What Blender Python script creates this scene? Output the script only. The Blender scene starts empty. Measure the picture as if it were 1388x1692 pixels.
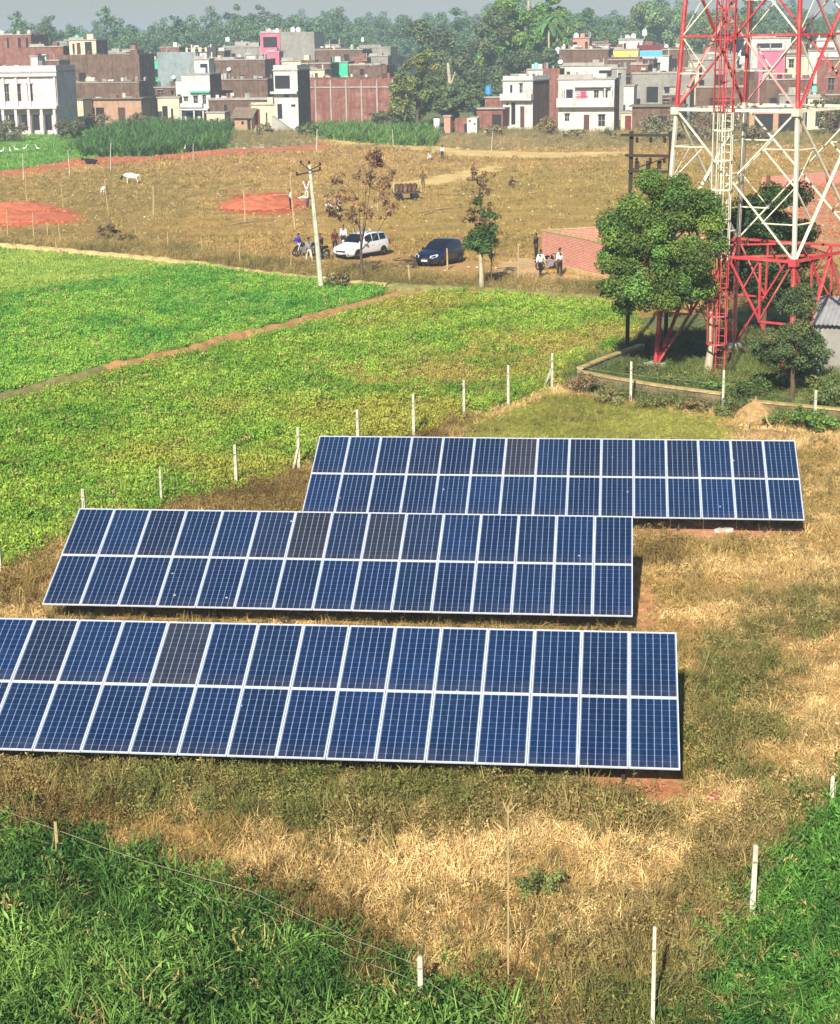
import bpy, bmesh, math, random
import numpy as np
from mathutils import Vector, Matrix

random.seed(7)
RNG = np.random.default_rng(11)
scene = bpy.context.scene
COL = scene.collection
R = math.radians
PI = math.pi

# ------------------------------------------------------------------ camera
F_PX, PITCH, ROLL, CAM_H = 2915.5, 0.26086, -0.014341, 14.348      # calibrated on the solar tables
PW, PH = 1388.0, 1692.0
cd = bpy.data.cameras.new('camera')
cam = bpy.data.objects.new('camera', cd)
COL.objects.link(cam)
cd.sensor_fit = 'HORIZONTAL'
cd.sensor_width = 36.0
cd.lens = F_PX / PW * 36.0
cd.clip_start = 0.5
cd.clip_end = 8000
fw = Vector((0, math.cos(PITCH), -math.sin(PITCH)))
up0 = Vector((0, math.sin(PITCH), math.cos(PITCH)))
rt0 = Vector((1, 0, 0))
rt = rt0 * math.cos(ROLL) + up0 * math.sin(ROLL)
up = -rt0 * math.sin(ROLL) + up0 * math.cos(ROLL)
mw = Matrix((rt, up, -fw)).transposed().to_4x4()
mw.translation = Vector((0, 0, CAM_H))
cam.matrix_world = mw
scene.camera = cam
scene.render.resolution_x, scene.render.resolution_y = 840, 1024

# ------------------------------------------------------------------ light
SUN_EL, SUN_AZ = R(33), R(13)            # the sun stands behind the camera, a little to the left
w = bpy.data.worlds.new('World')
scene.world = w
w.use_nodes = True
nt = w.node_tree
nt.nodes.clear()
sky = nt.nodes.new('ShaderNodeTexSky')
sky.sky_type = 'NISHITA'
sky.sun_disc = False
sky.sun_elevation = SUN_EL
sky.sun_rotation = PI + SUN_AZ
sky.air_density = 1.2
sky.dust_density = 0.6
sky.ozone_density = 6.0
bg = nt.nodes.new('ShaderNodeBackground')
bg.inputs['Strength'].default_value = 0.06
wo = nt.nodes.new('ShaderNodeOutputWorld')
nt.links.new(sky.outputs[0], bg.inputs[0])
nt.links.new(bg.outputs[0], wo.inputs[0])
sd = bpy.data.lights.new('sun', 'SUN')
sd.energy = 5.0
sd.angle = R(0.55)
sd.color = (1.0, 0.96, 0.88)
sun = bpy.data.objects.new('sun', sd)
COL.objects.link(sun)
to_sun = Vector((-math.sin(SUN_AZ) * math.cos(SUN_EL), -math.cos(SUN_AZ) * math.cos(SUN_EL), math.sin(SUN_EL)))
sun.rotation_euler = to_sun.to_track_quat('Z', 'Y').to_euler()
sun.location = (-20, -60, 60)
vs = scene.view_settings
scene.display_settings.display_device = 'sRGB'
vs.view_transform = 'Standard'
vs.look = 'None'
vs.gamma = 1.0
vs.use_curve_mapping = False
vs.exposure = 0.5
scene.cycles.use_denoising = True
scene.cycles.max_bounces = 6
scene.cycles.diffuse_bounces = 2
scene.cycles.glossy_bounces = 2
scene.cycles.volume_bounces = 0
scene.cycles.transparent_max_bounces = 8

# ------------------------------------------------------------------ helpers
def at(px, py, z=0.0):
    """ground point seen at a pixel of the photograph (world units, metres)"""
    a, b = px - PW / 2, py - PH / 2
    u = a * math.cos(ROLL) + b * math.sin(ROLL)
    v = -a * math.sin(ROLL) + b * math.cos(ROLL)
    d = Vector((u, F_PX * math.cos(PITCH) - v * math.sin(PITCH), -F_PX * math.sin(PITCH) - v * math.cos(PITCH)))
    t = (z - CAM_H) / d.z
    return Vector((d.x * t, d.y * t, z))

def ppm(p):
    return F_PX / math.hypot(p.y, CAM_H - p.z)

def S(r, g, b, k=1.0):
    def f(c):
        c /= 255.0
        return (c / 12.92 if c <= 0.04045 else ((c + 0.055) / 1.055) ** 2.4) * k
    return (f(r), f(g), f(b))

def vnoise(x, y, seed=0):
    xi, yi = np.floor(x).astype(np.int64), np.floor(y).astype(np.int64)
    fx, fy = x - xi, y - yi
    fx, fy = fx * fx * (3 - 2 * fx), fy * fy * (3 - 2 * fy)
    def h(a, b):
        n = (a * 374761393 + b * 668265263 + seed * 1442695041) & 0xffffffff
        n = ((n ^ (n >> 13)) * 1274126177) & 0xffffffff
        return ((n ^ (n >> 16)) & 0xffff) / 65535.0
    return (h(xi, yi) * (1 - fx) + h(xi + 1, yi) * fx) * (1 - fy) + (h(xi, yi + 1) * (1 - fx) + h(xi + 1, yi + 1) * fx) * fy

def fbm(x, y, seed=0, o=4):
    s, a, t = 0, 1.0, 0
    for k in range(o):
        s = s + a * vnoise(x * 2 ** k, y * 2 ** k, seed + k)
        t += a
        a *= 0.5
    return s / t

def tag(o, label=None, cat=None, group=None, kind=None):
    if label: o['label'] = label
    if cat: o['category'] = cat
    if group: o['group'] = group
    if kind: o['kind'] = kind
    return o

def empty(name, loc=(0, 0, 0), rz=0.0, parent=None):
    o = bpy.data.objects.new(name, None)
    COL.objects.link(o)
    o.empty_display_size = 0.2
    o.location = loc
    o.rotation_euler = (0, 0, rz)
    if parent: o.parent = parent
    return o

def thing(name, label, cat, loc=(0, 0, 0), rz=0.0, group=None):
    return tag(empty(name, loc, rz), label, cat, group)

def link(name, me, parent=None, loc=None, rot=None):
    o = bpy.data.objects.new(name, me)
    COL.objects.link(o)
    if parent: o.parent = parent
    if loc is not None: o.location = loc
    if rot is not None: o.rotation_euler = rot
    return o

class MB:
    def __init__(s):
        s.v, s.f = [], []
    def add(s, vs, fs):
        n = len(s.v)
        s.v += [tuple(p) for p in vs]
        s.f += [tuple(i + n for i in f) for f in fs]
        return s
    def box(s, c, d, rz=0.0, bev=0.0):
        x, y, z = d[0] / 2, d[1] / 2, d[2] / 2
        cs, sn = math.cos(rz), math.sin(rz)
        pts = []
        for (a, b, e) in ((-x, -y, -z), (x, -y, -z), (x, y, -z), (-x, y, -z), (-x, -y, z), (x, -y, z), (x, y, z), (-x, y, z)):
            pts.append((c[0] + a * cs - b * sn, c[1] + a * sn + b * cs, c[2] + e))
        return s.add(pts, ((0, 3, 2, 1), (4, 5, 6, 7), (0, 1, 5, 4), (1, 2, 6, 5), (2, 3, 7, 6), (3, 0, 4, 7)))
    def bx(s, x0, x1, y0, y1, z0, z1):
        return s.box(((x0 + x1) / 2, (y0 + y1) / 2, (z0 + z1) / 2), (x1 - x0, y1 - y0, z1 - z0))
    def tube(s, pts, rad, n=8, cap=True):
        pts = [Vector(p) for p in pts]
        if not hasattr(rad, '__len__'): rad = [rad] * len(pts)
        rings = []
        ref = None
        for i, p in enumerate(pts):
            d = (pts[min(i + 1, len(pts) - 1)] - pts[max(i - 1, 0)]).normalized()
            if ref is None:
                ref = Vector((1, 0, 0)) if abs(d.x) < 0.8 else Vector((0, 1, 0))
            a = d.cross(ref).normalized()
            b = d.cross(a).normalized()
            ref = -b if False else ref
            rings.append([p + (a * math.cos(2 * PI * k / n) + b * math.sin(2 * PI * k / n)) * rad[i] for k in range(n)])
        vs = [q for r in rings for q in r]
        fs = []
        for i in range(len(pts) - 1):
            for k in range(n):
                fs.append((i * n + k, i * n + (k + 1) % n, (i + 1) * n + (k + 1) % n, (i + 1) * n + k))
        if cap:
            fs.append(tuple(range(n - 1, -1, -1)))
            fs.append(tuple((len(pts) - 1) * n + k for k in range(n)))
        return s.add(vs, fs)
    def bar(s, p0, p1, w, h=None):
        p0, p1 = Vector(p0), Vector(p1)
        h = h or w
        d = (p1 - p0).normalized()
        ref = Vector((0, 0, 1)) if abs(d.z) < 0.95 else Vector((0, 1, 0))
        a = d.cross(ref).normalized() * w / 2
        b = a.cross(d).normalized() * h / 2
        vs = [p0 - a - b, p0 + a - b, p0 + a + b, p0 - a + b, p1 - a - b, p1 + a - b, p1 + a + b, p1 - a + b]
        return s.add(vs, ((0, 3, 2, 1), (4, 5, 6, 7), (0, 1, 5, 4), (1, 2, 6, 5), (2, 3, 7, 6), (3, 0, 4, 7)))
    def angle(s, p0, p1, w, t=0.012):
        """an L section"""
        p0, p1 = Vector(p0), Vector(p1)
        d = (p1 - p0).normalized()
        ref = Vector((0, 0, 1)) if abs(d.z) < 0.9 else Vector((0.7, 0.7, 0))
        a = d.cross(ref).normalized()
        b = a.cross(d).normalized()
        s.bar(p0 + a * w / 2, p1 + a * w / 2, w, t)
        return s.bar(p0 + b * w / 2, p1 + b * w / 2, t, w)
    def lathe(s, prof, n=12, c=(0, 0, 0), axis='z'):
        vs, fs = [], []
        for (r, z) in prof:
            for k in range(n):
                a = 2 * PI * k / n
                x, y = r * math.cos(a), r * math.sin(a)
                p = (x, y, z) if axis == 'z' else ((x, z, y) if axis == 'y' else (z, x, y))
                vs.append((p[0] + c[0], p[1] + c[1], p[2] + c[2]))
        for i in range(len(prof) - 1):
            for k in range(n):
                fs.append((i * n + k, i * n + (k + 1) % n, (i + 1) * n + (k + 1) % n, (i + 1) * n + k))
        fs.append(tuple(range(n - 1, -1, -1)))
        fs.append(tuple((len(prof) - 1) * n + k for k in range(n)))
        return s.add(vs, fs)
    def mesh(s, name, mat, smooth=False):
        me = bpy.data.meshes.new(name)
        me.from_pydata(s.v, [], s.f)
        me.materials.append(mat)
        bm = bmesh.new(); bm.from_mesh(me)
        bmesh.ops.recalc_face_normals(bm, faces=bm.faces)
        bm.to_mesh(me); bm.free()
        if smooth:
            me.polygons.foreach_set('use_smooth', [True] * len(me.polygons))
        me.update()
        return me
    def build(s, name, mat, parent=None, loc=None, rot=None, smooth=False):
        return link(name, s.mesh(name, mat, smooth), parent, loc, rot)

def np_mesh(name, verts, faces, mat, smooth=False, colors=None):
    """verts (N,3), faces (M,k) numpy -> mesh"""
    me = bpy.data.meshes.new(name)
    n, m, k = len(verts), len(faces), faces.shape[1]
    me.vertices.add(n)
    me.vertices.foreach_set('co', np.asarray(verts, np.float32).ravel())
    me.loops.add(m * k)
    me.loops.foreach_set('vertex_index', np.asarray(faces, np.int32).ravel())
    me.polygons.add(m)
    me.polygons.foreach_set('loop_start', np.arange(0, m * k, k, dtype=np.int32))
    if smooth:
        me.polygons.foreach_set('use_smooth', np.ones(m, bool))
    if colors is not None:
        a = me.color_attributes.new('col', 'FLOAT_COLOR', 'POINT')
        c = np.ones((n, 4), np.float32)
        c[:, :3] = colors
        a.data.foreach_set('color', c.ravel())
    me.update(calc_edges=True)
    me.validate()
    me.materials.append(mat)
    return me

# ------------------------------------------------------------------ materials
def new_mat(name):
    m = bpy.data.materials.new(name)
    m.use_nodes = True
    t = m.node_tree
    b = t.nodes['Principled BSDF']
    return m, t, b

def mix(t, a, b, fac, mode='MIX'):
    n = t.nodes.new('ShaderNodeMix')
    n.data_type = 'RGBA'
    n.blend_type = mode
    for sock, val in ((n.inputs[0], fac), (n.inputs[6], a), (n.inputs[7], b)):
        if isinstance(val, bpy.types.NodeSocket): t.links.new(val, sock)
        elif isinstance(val, (tuple, list)): sock.default_value = (*val[:3], 1)
        else: sock.default_value = val
    return n.outputs[2]

def noise(t, scale, detail=4, rough=0.6, coord='Object', dim=None):
    tc = t.nodes.new('ShaderNodeTexCoord')
    n = t.nodes.new('ShaderNodeTexNoise')
    n.inputs['Scale'].default_value = scale
    n.inputs['Detail'].default_value = detail
    n.inputs['Roughness'].default_value = rough
    t.links.new(tc.outputs[coord], n.inputs['Vector'])
    return n.outputs['Fac']

def ramp(t, fac, p0, p1, c0=(0, 0, 0), c1=(1, 1, 1)):
    n = t.nodes.new('ShaderNodeValToRGB')
    e = n.color_ramp.elements
    e[0].position, e[1].position = p0, p1
    e[0].color, e[1].color = (*c0, 1), (*c1, 1)
    t.links.new(fac, n.inputs[0])
    return n.outputs[0]

def bump(t, b, h, strength=0.3, dist=0.02):
    n = t.nodes.new('ShaderNodeBump')
    n.inputs['Strength'].default_value = strength
    n.inputs['Distance'].default_value = dist
    t.links.new(h, n.inputs['Height'])
    t.links.new(n.outputs[0], b.inputs['Normal'])

def mat(name, c, rough=0.8, var=0.25, scale=3.0, stain=None, bmp=0.0, metal=0.0, spec=0.3):
    m, t, b = new_mat(name)
    n1 = noise(t, scale, 5)
    dark = tuple(x * (1 - var) for x in c)
    lite = tuple(min(1, x * (1 + var * 0.6)) for x in c)
    col = mix(t, dark, lite, ramp(t, n1, 0.3, 0.7))
    if stain:
        n2 = noise(t, scale * 0.35, 6, 0.7)
        col = mix(t, col, stain, ramp(t, n2, 0.5, 0.72))
    t.links.new(col, b.inputs['Base Color'])
    b.inputs['Roughness'].default_value = rough
    b.inputs['Metallic'].default_value = metal
    b.inputs['Specular IOR Level'].default_value = spec
    if bmp: bump(t, b, noise(t, scale * 6, 4), bmp)
    return m

def mat_brick(name, c1, c2, mortar, scale=1.0, stain=None, bw=0.24, bh=0.078, ms=0.014, wear=0.0):
    m, t, b = new_mat(name)
    tc = t.nodes.new('ShaderNodeTexCoord')
    sp = t.nodes.new('ShaderNodeSeparateXYZ')
    t.links.new(tc.outputs['Object'], sp.inputs[0])
    ad = t.nodes.new('ShaderNodeMath'); ad.operation = 'ADD'
    t.links.new(sp.outputs[0], ad.inputs[0]); t.links.new(sp.outputs[1], ad.inputs[1])
    cb = t.nodes.new('ShaderNodeCombineXYZ')
    t.links.new(ad.outputs[0], cb.inputs[0]); t.links.new(sp.outputs[2], cb.inputs[1])
    br = t.nodes.new('ShaderNodeTexBrick')
    br.inputs['Color1'].default_value = (*c1, 1)
    br.inputs['Color2'].default_value = (*c2, 1)
    br.inputs['Mortar'].default_value = (*mortar, 1)
    br.inputs['Scale'].default_value = scale
    br.inputs['Mortar Size'].default_value = ms
    br.inputs['Brick Width'].default_value = bw
    br.inputs['Row Height'].default_value = bh
    t.links.new(cb.outputs[0], br.inputs['Vector'])
    n1 = noise(t, 0.9, 6, 0.7)
    col = mix(t, br.outputs[0], tuple(x * 0.45 for x in c1), ramp(t, n1, 0.42 + wear, 0.75 + wear), 'MIX')
    n2 = noise(t, 0.5, 5, 0.65)
    mp = t.nodes.new('ShaderNodeMapping'); mp.inputs['Scale'].default_value = (2.2, 2.2, 0.12)
    t.links.new(tc.outputs['Object'], mp.inputs['Vector'])
    n3 = t.nodes.new('ShaderNodeTexNoise'); n3.inputs['Scale'].default_value = 1.0; n3.inputs['Detail'].default_value = 5
    t.links.new(mp.outputs[0], n3.inputs['Vector'])
    col = mix(t, col, tuple(x * 0.6 for x in c2), ramp(t, n3.outputs['Fac'], 0.48 + wear, 0.7 + wear))
    col = mix(t, col, stain or tuple(min(1, x * 1.5 + 0.03) for x in mortar), ramp(t, n2, 0.56 + wear * 0.5, 0.85))
    t.links.new(col, b.inputs['Base Color'])
    b.inputs['Roughness'].default_value = 0.9
    b.inputs['Specular IOR Level'].default_value = 0.2
    bump(t, b, br.outputs['Fac'], -0.4, 0.01)
    return m

def mat_attr(name, attr='col', kind='GEOMETRY', rough=0.7, var=0.3, nscale=2.0, spec=0.25, coord='Object', transl=0.0):
    m, t, b = new_mat(name)
    a = t.nodes.new('ShaderNodeAttribute')
    a.attribute_type = kind
    a.attribute_name = attr
    col = a.outputs['Color']
    n1 = noise(t, nscale, 3, 0.6, coord)
    g = ramp(t, n1, 0.25, 0.75, (1 - var,) * 3, (1 + var,) * 3)
    col = mix(t, col, g, 1.0, 'MULTIPLY')
    t.links.new(col, b.inputs['Base Color'])
    b.inputs['Roughness'].default_value = rough
    b.inputs['Specular IOR Level'].default_value = spec
    if transl:
        tr = t.nodes.new('ShaderNodeBsdfTranslucent')
        t.links.new(col, tr.inputs['Color'])
        mx = t.nodes.new('ShaderNodeMixShader')
        mx.inputs[0].default_value = transl
        out = t.nodes['Material Output']
        t.links.new(b.outputs[0], mx.inputs[1]); t.links.new(tr.outputs[0], mx.inputs[2])
        t.links.new(mx.outputs[0], out.inputs['Surface'])
    return m

M = {}
M['alu'] = mat('aluminium_frame', S(225, 228, 232), 0.45, 0.06, 6, metal=0.15, spec=0.5)
M['steel'] = mat('galvanised_steel', S(150, 152, 155), 0.5, 0.2, 8, metal=0.5)
M['conc'] = mat('pale_concrete', S(205, 200, 175), 0.85, 0.2, 5, S(160, 150, 120), 0.2)
M['bamboo'] = mat('dry_bamboo', S(190, 165, 115), 0.75, 0.25, 7)
M['wire'] = mat('fence_wire', S(170, 160, 125), 0.6, 0.15, 9, metal=0.3)
M['red'] = mat('tower_red_paint', S(198, 72, 72), 0.6, 0.25, 1.6, S(206, 128, 118))
M['faded'] = mat('faded_pinkish_paint', S(206, 150, 138), 0.6, 0.25, 1.6, S(214, 196, 172))
M['twhite'] = mat('tower_white_paint', S(232, 224, 198), 0.55, 0.15, 1.6, S(200, 185, 150))
M['dark_steel'] = mat('weathered_dark_steel', S(62, 54, 46), 0.7, 0.3, 5)
M['bark'] = mat('brown_bark', S(108, 88, 66), 0.9, 0.35, 6, S(70, 58, 45), 0.5)
M['pale_bark'] = mat('pale_bark', S(196, 182, 150), 0.85, 0.25, 4, S(130, 118, 92), 0.4)
M['white'] = mat('white_plaster', S(212, 208, 198), 0.85, 0.14, 1.2, S(164, 154, 140))
M['cream'] = mat('cream_plaster', S(224, 206, 172), 0.85, 0.15, 1.2, S(180, 160, 130))
M['grey'] = mat('grey_cement', S(156, 150, 138), 0.9, 0.2, 1.0, S(116, 110, 100))
M['bluegrey'] = mat('blue_grey_cement', S(150, 160, 158), 0.9, 0.2, 1.0, S(112, 118, 112))
M['pinkwhite'] = mat('pinkish_white_plaster', S(222, 204, 200), 0.85, 0.14, 1.2, S(180, 160, 152))
M['pink'] = mat('pink_paint', S(240, 110, 135), 0.75, 0.12, 1.5, S(225, 140, 150))
M['green'] = mat('turquoise_green_paint', S(70, 200, 150), 0.7, 0.12, 1.5)
M['yellow'] = mat('yellow_paint', S(240, 200, 110), 0.75, 0.12, 1.5)
M['blue'] = mat('sky_blue_sheet', S(90, 180, 215), 0.6, 0.15, 2)
M['maroon'] = mat('maroon_sheet', S(120, 48, 62), 0.7, 0.2, 2)
M['thatch'] = mat('grey_thatch', S(140, 122, 100), 0.95, 0.35, 4, S(96, 84, 70), 0.5)
M['mud'] = mat('mud_wall', S(190, 150, 118), 0.95, 0.2, 1.5, S(150, 112, 86), 0.3)
M['slab'] = mat('roof_slab', S(176, 168, 154), 0.9, 0.2, 1.0, S(130, 120, 108))
M['pane'] = mat('dark_opening', S(40, 36, 36), 0.5, 0.3, 2)
M['wood'] = mat('brown_door', S(96, 62, 48), 0.7, 0.25, 3)
M['reddoor'] = mat('dark_red_door', S(128, 44, 44), 0.7, 0.2, 3)
M['tin'] = mat('corrugated_tin', S(196, 196, 190), 0.5, 0.2, 1.3, S(150, 140, 126), metal=0.3)
M['brick_dark'] = mat_brick('dark_brown_brick', S(98, 68, 52), S(124, 86, 66), S(136, 114, 94), ms=0.02)
M['brick_red'] = mat_brick('red_brick', S(138, 76, 60), S(160, 92, 74), S(160, 130, 112))
M['brick_wall'] = mat_brick('pink_red_brick', S(184, 84, 64), S(216, 122, 96), S(216, 182, 158), stain=S(220, 160, 134), bw=0.27, bh=0.10, ms=0.02, wear=0.16)
M['tank_white'] = mat('white_tank', S(236, 236, 232), 0.5, 0.06, 2)
M['tank_black'] = mat('black_tank', S(38, 38, 40), 0.5, 0.1, 2)
M['tank_green'] = mat('green_tank', S(120, 205, 175), 0.5, 0.1, 2)
M['tank_blue'] = mat('blue_tank', S(60, 140, 200), 0.5, 0.1, 2)
M['rubber'] = mat('tyre_rubber', S(34, 33, 33), 0.85, 0.2, 9)
M['rim'] = mat('alloy_rim', S(190, 190, 190), 0.35, 0.1, 9, metal=0.7)
M['straw'] = mat('straw', S(190, 150, 100), 0.95, 0.3, 9, S(130, 95, 62), 0.6)
M['soil'] = mat('red_soil', S(214, 122, 84), 0.95, 0.22, 2.2, S(180, 92, 62), 0.6)
M['stone'] = mat('rubble_stone', S(196, 180, 150), 0.95, 0.3, 3)

# ------------------------------------------------------------------ zones of the ground
# name, outline in photograph pixels (projected on the ground), soil colour, plant colour pairs, edge wobble in metres
Z = [
    ('brown', [(-900, 330), (-900, 235), (2300, 215), (2300, 520), (-900, 520)], S(188, 150, 86), 1.5),
    ('olive', [(640, 300), (1100, 262), (1300, 280), (1250, 330), (1010, 370), (760, 420), (600, 420)], S(178, 148, 80), 9.0),
    ('olive', [(0, 300), (250, 275), (350, 300), (360, 380), (250, 420), (0, 395)], S(164, 136, 78), 6.0),
    ('lawn', [(-500, 300), (0, 286), (130, 264), (260, 254), (390, 244), (390, 205), (-500, 205)], S(108, 150, 60), 0.7),
    ('redsoil', [(-300, 305), (0, 292), (150, 272), (300, 262), (420, 253), (520, 249), (560, 238), (520, 236), (400, 243), (260, 253), (130, 263), (0, 284), (-300, 296)], S(206, 128, 90), 1.2),
    ('redsoil', [(-300, 345), (0, 336), (60, 335), (95, 345), (135, 356), (128, 367), (60, 372), (0, 376), (-300, 380)], S(206, 112, 76), 0.9),
    ('redsoil', [(362, 345), (395, 322), (470, 316), (500, 335), (490, 352), (430, 354), (380, 352)], S(196, 104, 66), 0.9),
    ('pinksoil', [(1260, 300), (1600, 280), (1600, 420), (1330, 430), (1290, 360)], S(206, 150, 112), 1.2),
    ('track', [(540, 240), (620, 238), (760, 258), (900, 262), (1040, 256), (1040, 250), (900, 252), (760, 246), (620, 229), (540, 231)], S(240, 196, 124), 1.0),
    ('track', [(640, 312), (700, 308), (770, 297), (830, 281), (826, 271), (760, 284), (690, 298), (640, 304)], S(240, 198, 124), 0.8),
    ('track', [(815, 445), (850, 425), (888, 428), (905, 450), (1000, 462), (1000, 475), (900, 468), (830, 458)], S(216, 178, 128), 0.4),
    ('track', [(560, 420), (650, 420), (780, 432), (840, 452), (700, 452), (560, 440)], S(186, 146, 92), 0.6),
    ('rubble', [(360, 222), (520, 216), (520, 238), (440, 245), (380, 246)], S(178, 152, 100), 1.0),
    ('rubble', [(720, 235), (840, 215), (1100, 218), (1300, 222), (1500, 222), (1500, 240), (1000, 245), (760, 248)], S(196, 160, 104), 1.6),
    ('cane', [(500, 210), (720, 206), (722, 242), (640, 240), (560, 232), (505, 226)], S(96, 120, 52), 0.8),
    ('cane', [(128, 248), (160, 222), (210, 208), (375, 210), (372, 245), (250, 258), (150, 260)], S(80, 110, 44), 0.6),
    ('weedstrip', [(-400, 380), (0, 386), (300, 408), (420, 428), (560, 440), (700, 455), (830, 462), (1040, 470), (1040, 506), (640, 474), (540, 468), (300, 432), (0, 404), (-400, 400)], S(172, 136, 80), 0.5),
    # fields
    ('yellowcrop', [(-900, 470), (-900, 400), (0, 408), (300, 434), (360, 445), (240, 470), (0, 498)], S(140, 150, 64), 0.8),
    ('cropup', [(-900, 700), (-900, 560), (0, 492), (150, 468), (320, 440), (540, 468), (600, 470), (640, 488), (480, 540), (300, 588), (160, 618), (0, 660)], S(92, 118, 44), 0.3),
    ('crop', [(-900, 1300), (-900, 830), (0, 672), (170, 624), (320, 588), (490, 545), (660, 494), (760, 482), (900, 494), (1032, 506), (1060, 560), (960, 604), (915, 640), (840, 668), (766, 690), (683, 722), (591, 750), (490, 782), (390, 812), (265, 840), (139, 874), (0, 950)], S(112, 116, 46), 0.25),
    ('cropdry', [(540, 620), (600, 590), (690, 585), (800, 565), (960, 560), (900, 600), (830, 640), (740, 655), (600, 660)], S(150, 122, 54), 2.0),
    ('cropdry', [(880, 575), (1000, 530), (1060, 545), (1000, 590), (930, 600)], S(150, 130, 60), 1.0),
    # the plot
    ('tan', [(-900, 2400), (-900, 1300), (0, 950), (139, 874), (265, 842), (390, 812), (490, 782), (591, 752), (683, 724), (766, 692), (840, 670), (915, 640), (1042, 664), (1194, 680), (1345, 700), (2600, 760), (2600, 2400)], S(196, 154, 98), 0.2),
    ('brownweed', [(-60, 1010), (0, 950), (139, 880), (265, 842), (390, 812), (490, 780), (500, 850), (330, 850), (130, 860), (60, 1000)], S(142, 118, 66), 0.35),
    ('brownweed', [(560, 760), (591, 752), (683, 722), (766, 688), (790, 690), (740, 715), (730, 726), (560, 735)], S(142, 120, 66), 0.35),
    ('plotgrass', [(735, 735), (760, 705), (860, 672), (915, 650), (1042, 668), (1194, 690), (1215, 730), (1330, 760), (1200, 790), (735, 780)], S(150, 142, 70), 0.5),
    ('shrubland', [(930, 612), (1040, 580), (1200, 570), (1388, 560), (1700, 600), (1700, 730), (1388, 712), (1300, 700), (1194, 676), (1042, 658), (940, 640)], S(112, 104, 60), 0.5),
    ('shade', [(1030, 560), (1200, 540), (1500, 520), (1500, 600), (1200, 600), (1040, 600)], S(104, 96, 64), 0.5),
    ('baresoil', [(1050, 862), (1330, 868), (1330, 884), (1180, 892), (1050, 886)], S(206, 146, 108), 0.25),
    ('baresoil', [(1046, 955), (1085, 985), (1080, 1045), (1046, 1050)], S(206, 150, 104), 0.2),
    ('baresoil', [(940, 1275), (1125, 1278), (1130, 1318), (1040, 1330), (960, 1310)], S(206, 138, 96), 0.2),
    ('weed', [(1125, 1110), (1180, 1065), (1260, 1030), (1310, 985), (1388, 975), (1388, 1030), (1300, 1075), (1270, 1150), (1235, 1240), (1180, 1320), (1128, 1300)], S(158, 126, 78), 0.8),
    ('brownweed', [(1040, 890), (1110, 890), (1120, 930), (1060, 940)], S(150, 112, 70), 0.4),
    ('weed', [(-400, 1262), (0, 1258), (300, 1262), (700, 1272), (960, 1290), (1020, 1330), (1120, 1335), (1120, 1380), (860, 1365), (700, 1385), (480, 1380), (330, 1340), (150, 1350), (0, 1345), (-400, 1345)], S(156, 124, 76), 0.5),
    ('brownweed', [(-400, 1300), (0, 1300), (200, 1345), (90, 1400), (-400, 1380)], S(136, 112, 64), 0.4),
    ('weed', [(300, 1300), (500, 1290), (470, 1345), (330, 1340)], S(120, 126, 60), 0.3),
    ('brownweed', [(330, 1440), (560, 1495), (660, 1570), (640, 1625), (560, 1590), (400, 1500)], S(134, 104, 64), 0.4),
    ('brownweed', [(790, 1610), (850, 1600), (880, 1692), (820, 1760), (740, 1640)], S(134, 106, 64), 0.4),
    ('weed', [(1260, 1330), (1130, 1440), (1040, 1520), (940, 1600), (860, 1692), (830, 1800), (1300, 1800), (1388, 1300)], S(134, 112, 62), 0.5),
    ('tall', [(-600, 1800), (-600, 1330), (0, 1345), (95, 1392), (250, 1432), (420, 1500), (560, 1590), (640, 1622), (700, 1590), (790, 1640), (870, 1700), (900, 1800)], S(56, 66, 30), 0.55),
    ('tallright', [(1600, 1230), (1388, 1300), (1300, 1370), (1240, 1460), (1200, 1540), (1160, 1620), (1150, 1692), (1110, 1800), (1800, 1800)], S(44, 66, 28), 0.4),
]
ZN = [z[0] for z in Z]
ZP = []
for z in Z:
    pts = []
    for (px, py) in z[1]:
        p = at(px, py)
        pts.append((p.x, p.y))
    ZP.append(np.array(pts))

def inside(x, y, poly):
    r = np.zeros(x.shape, bool)
    n = len(poly)
    for i in range(n):
        x0, y0 = poly[i]
        x1, y1 = poly[(i + 1) % n]
        if y0 == y1: continue
        c = ((y0 > y) != (y1 > y)) & (x < (x1 - x0) * (y - y0) / (y1 - y0) + x0)
        r ^= c
    return r

def zone(x, y, jit=None):
    """index of the last zone that holds each point, -1 outside all; edges wobble"""
    idx = np.full(x.shape, -1)
    d = np.maximum(y, 20) / 40.0
    for k, z in enumerate(Z):
        wob = z[3]
        sc = 1.2 / max(0.25, min(wob, 2.5))
        wx = x + (fbm(x * sc, y * sc, 31 + k, 3) - 0.5) * 4 * wob
        wy = y + (fbm(x * sc + 57, y * sc + 13, 77 + k, 3) - 0.5) * 4 * wob
        if jit is not None:
            wx = wx + jit[0] * wob * 1.2
            wy = wy + jit[1] * wob * 1.2
        p = ZP[k]
        m = (x > p[:, 0].min() - 8 * wob) & (x < p[:, 0].max() + 8 * wob) & (y > p[:, 1].min() - 8 * wob) & (y < p[:, 1].max() + 8 * wob)
        if m.any():
            ii = np.zeros(x.shape, bool)
            ii[m] = inside(wx[m], wy[m], p)
            idx[ii] = k
    return idx

# ------------------------------------------------------------------ ground sheet
def gz(x, y):
    """height of the ground (small relief)"""
    x, y = np.asarray(x, float), np.asarray(y, float)
    return (fbm(x * 0.5, y * 0.5, 5, 3) - 0.5) * 0.10 + (fbm(x * 2.2, y * 2.2, 9, 2) - 0.5) * 0.05

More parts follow.
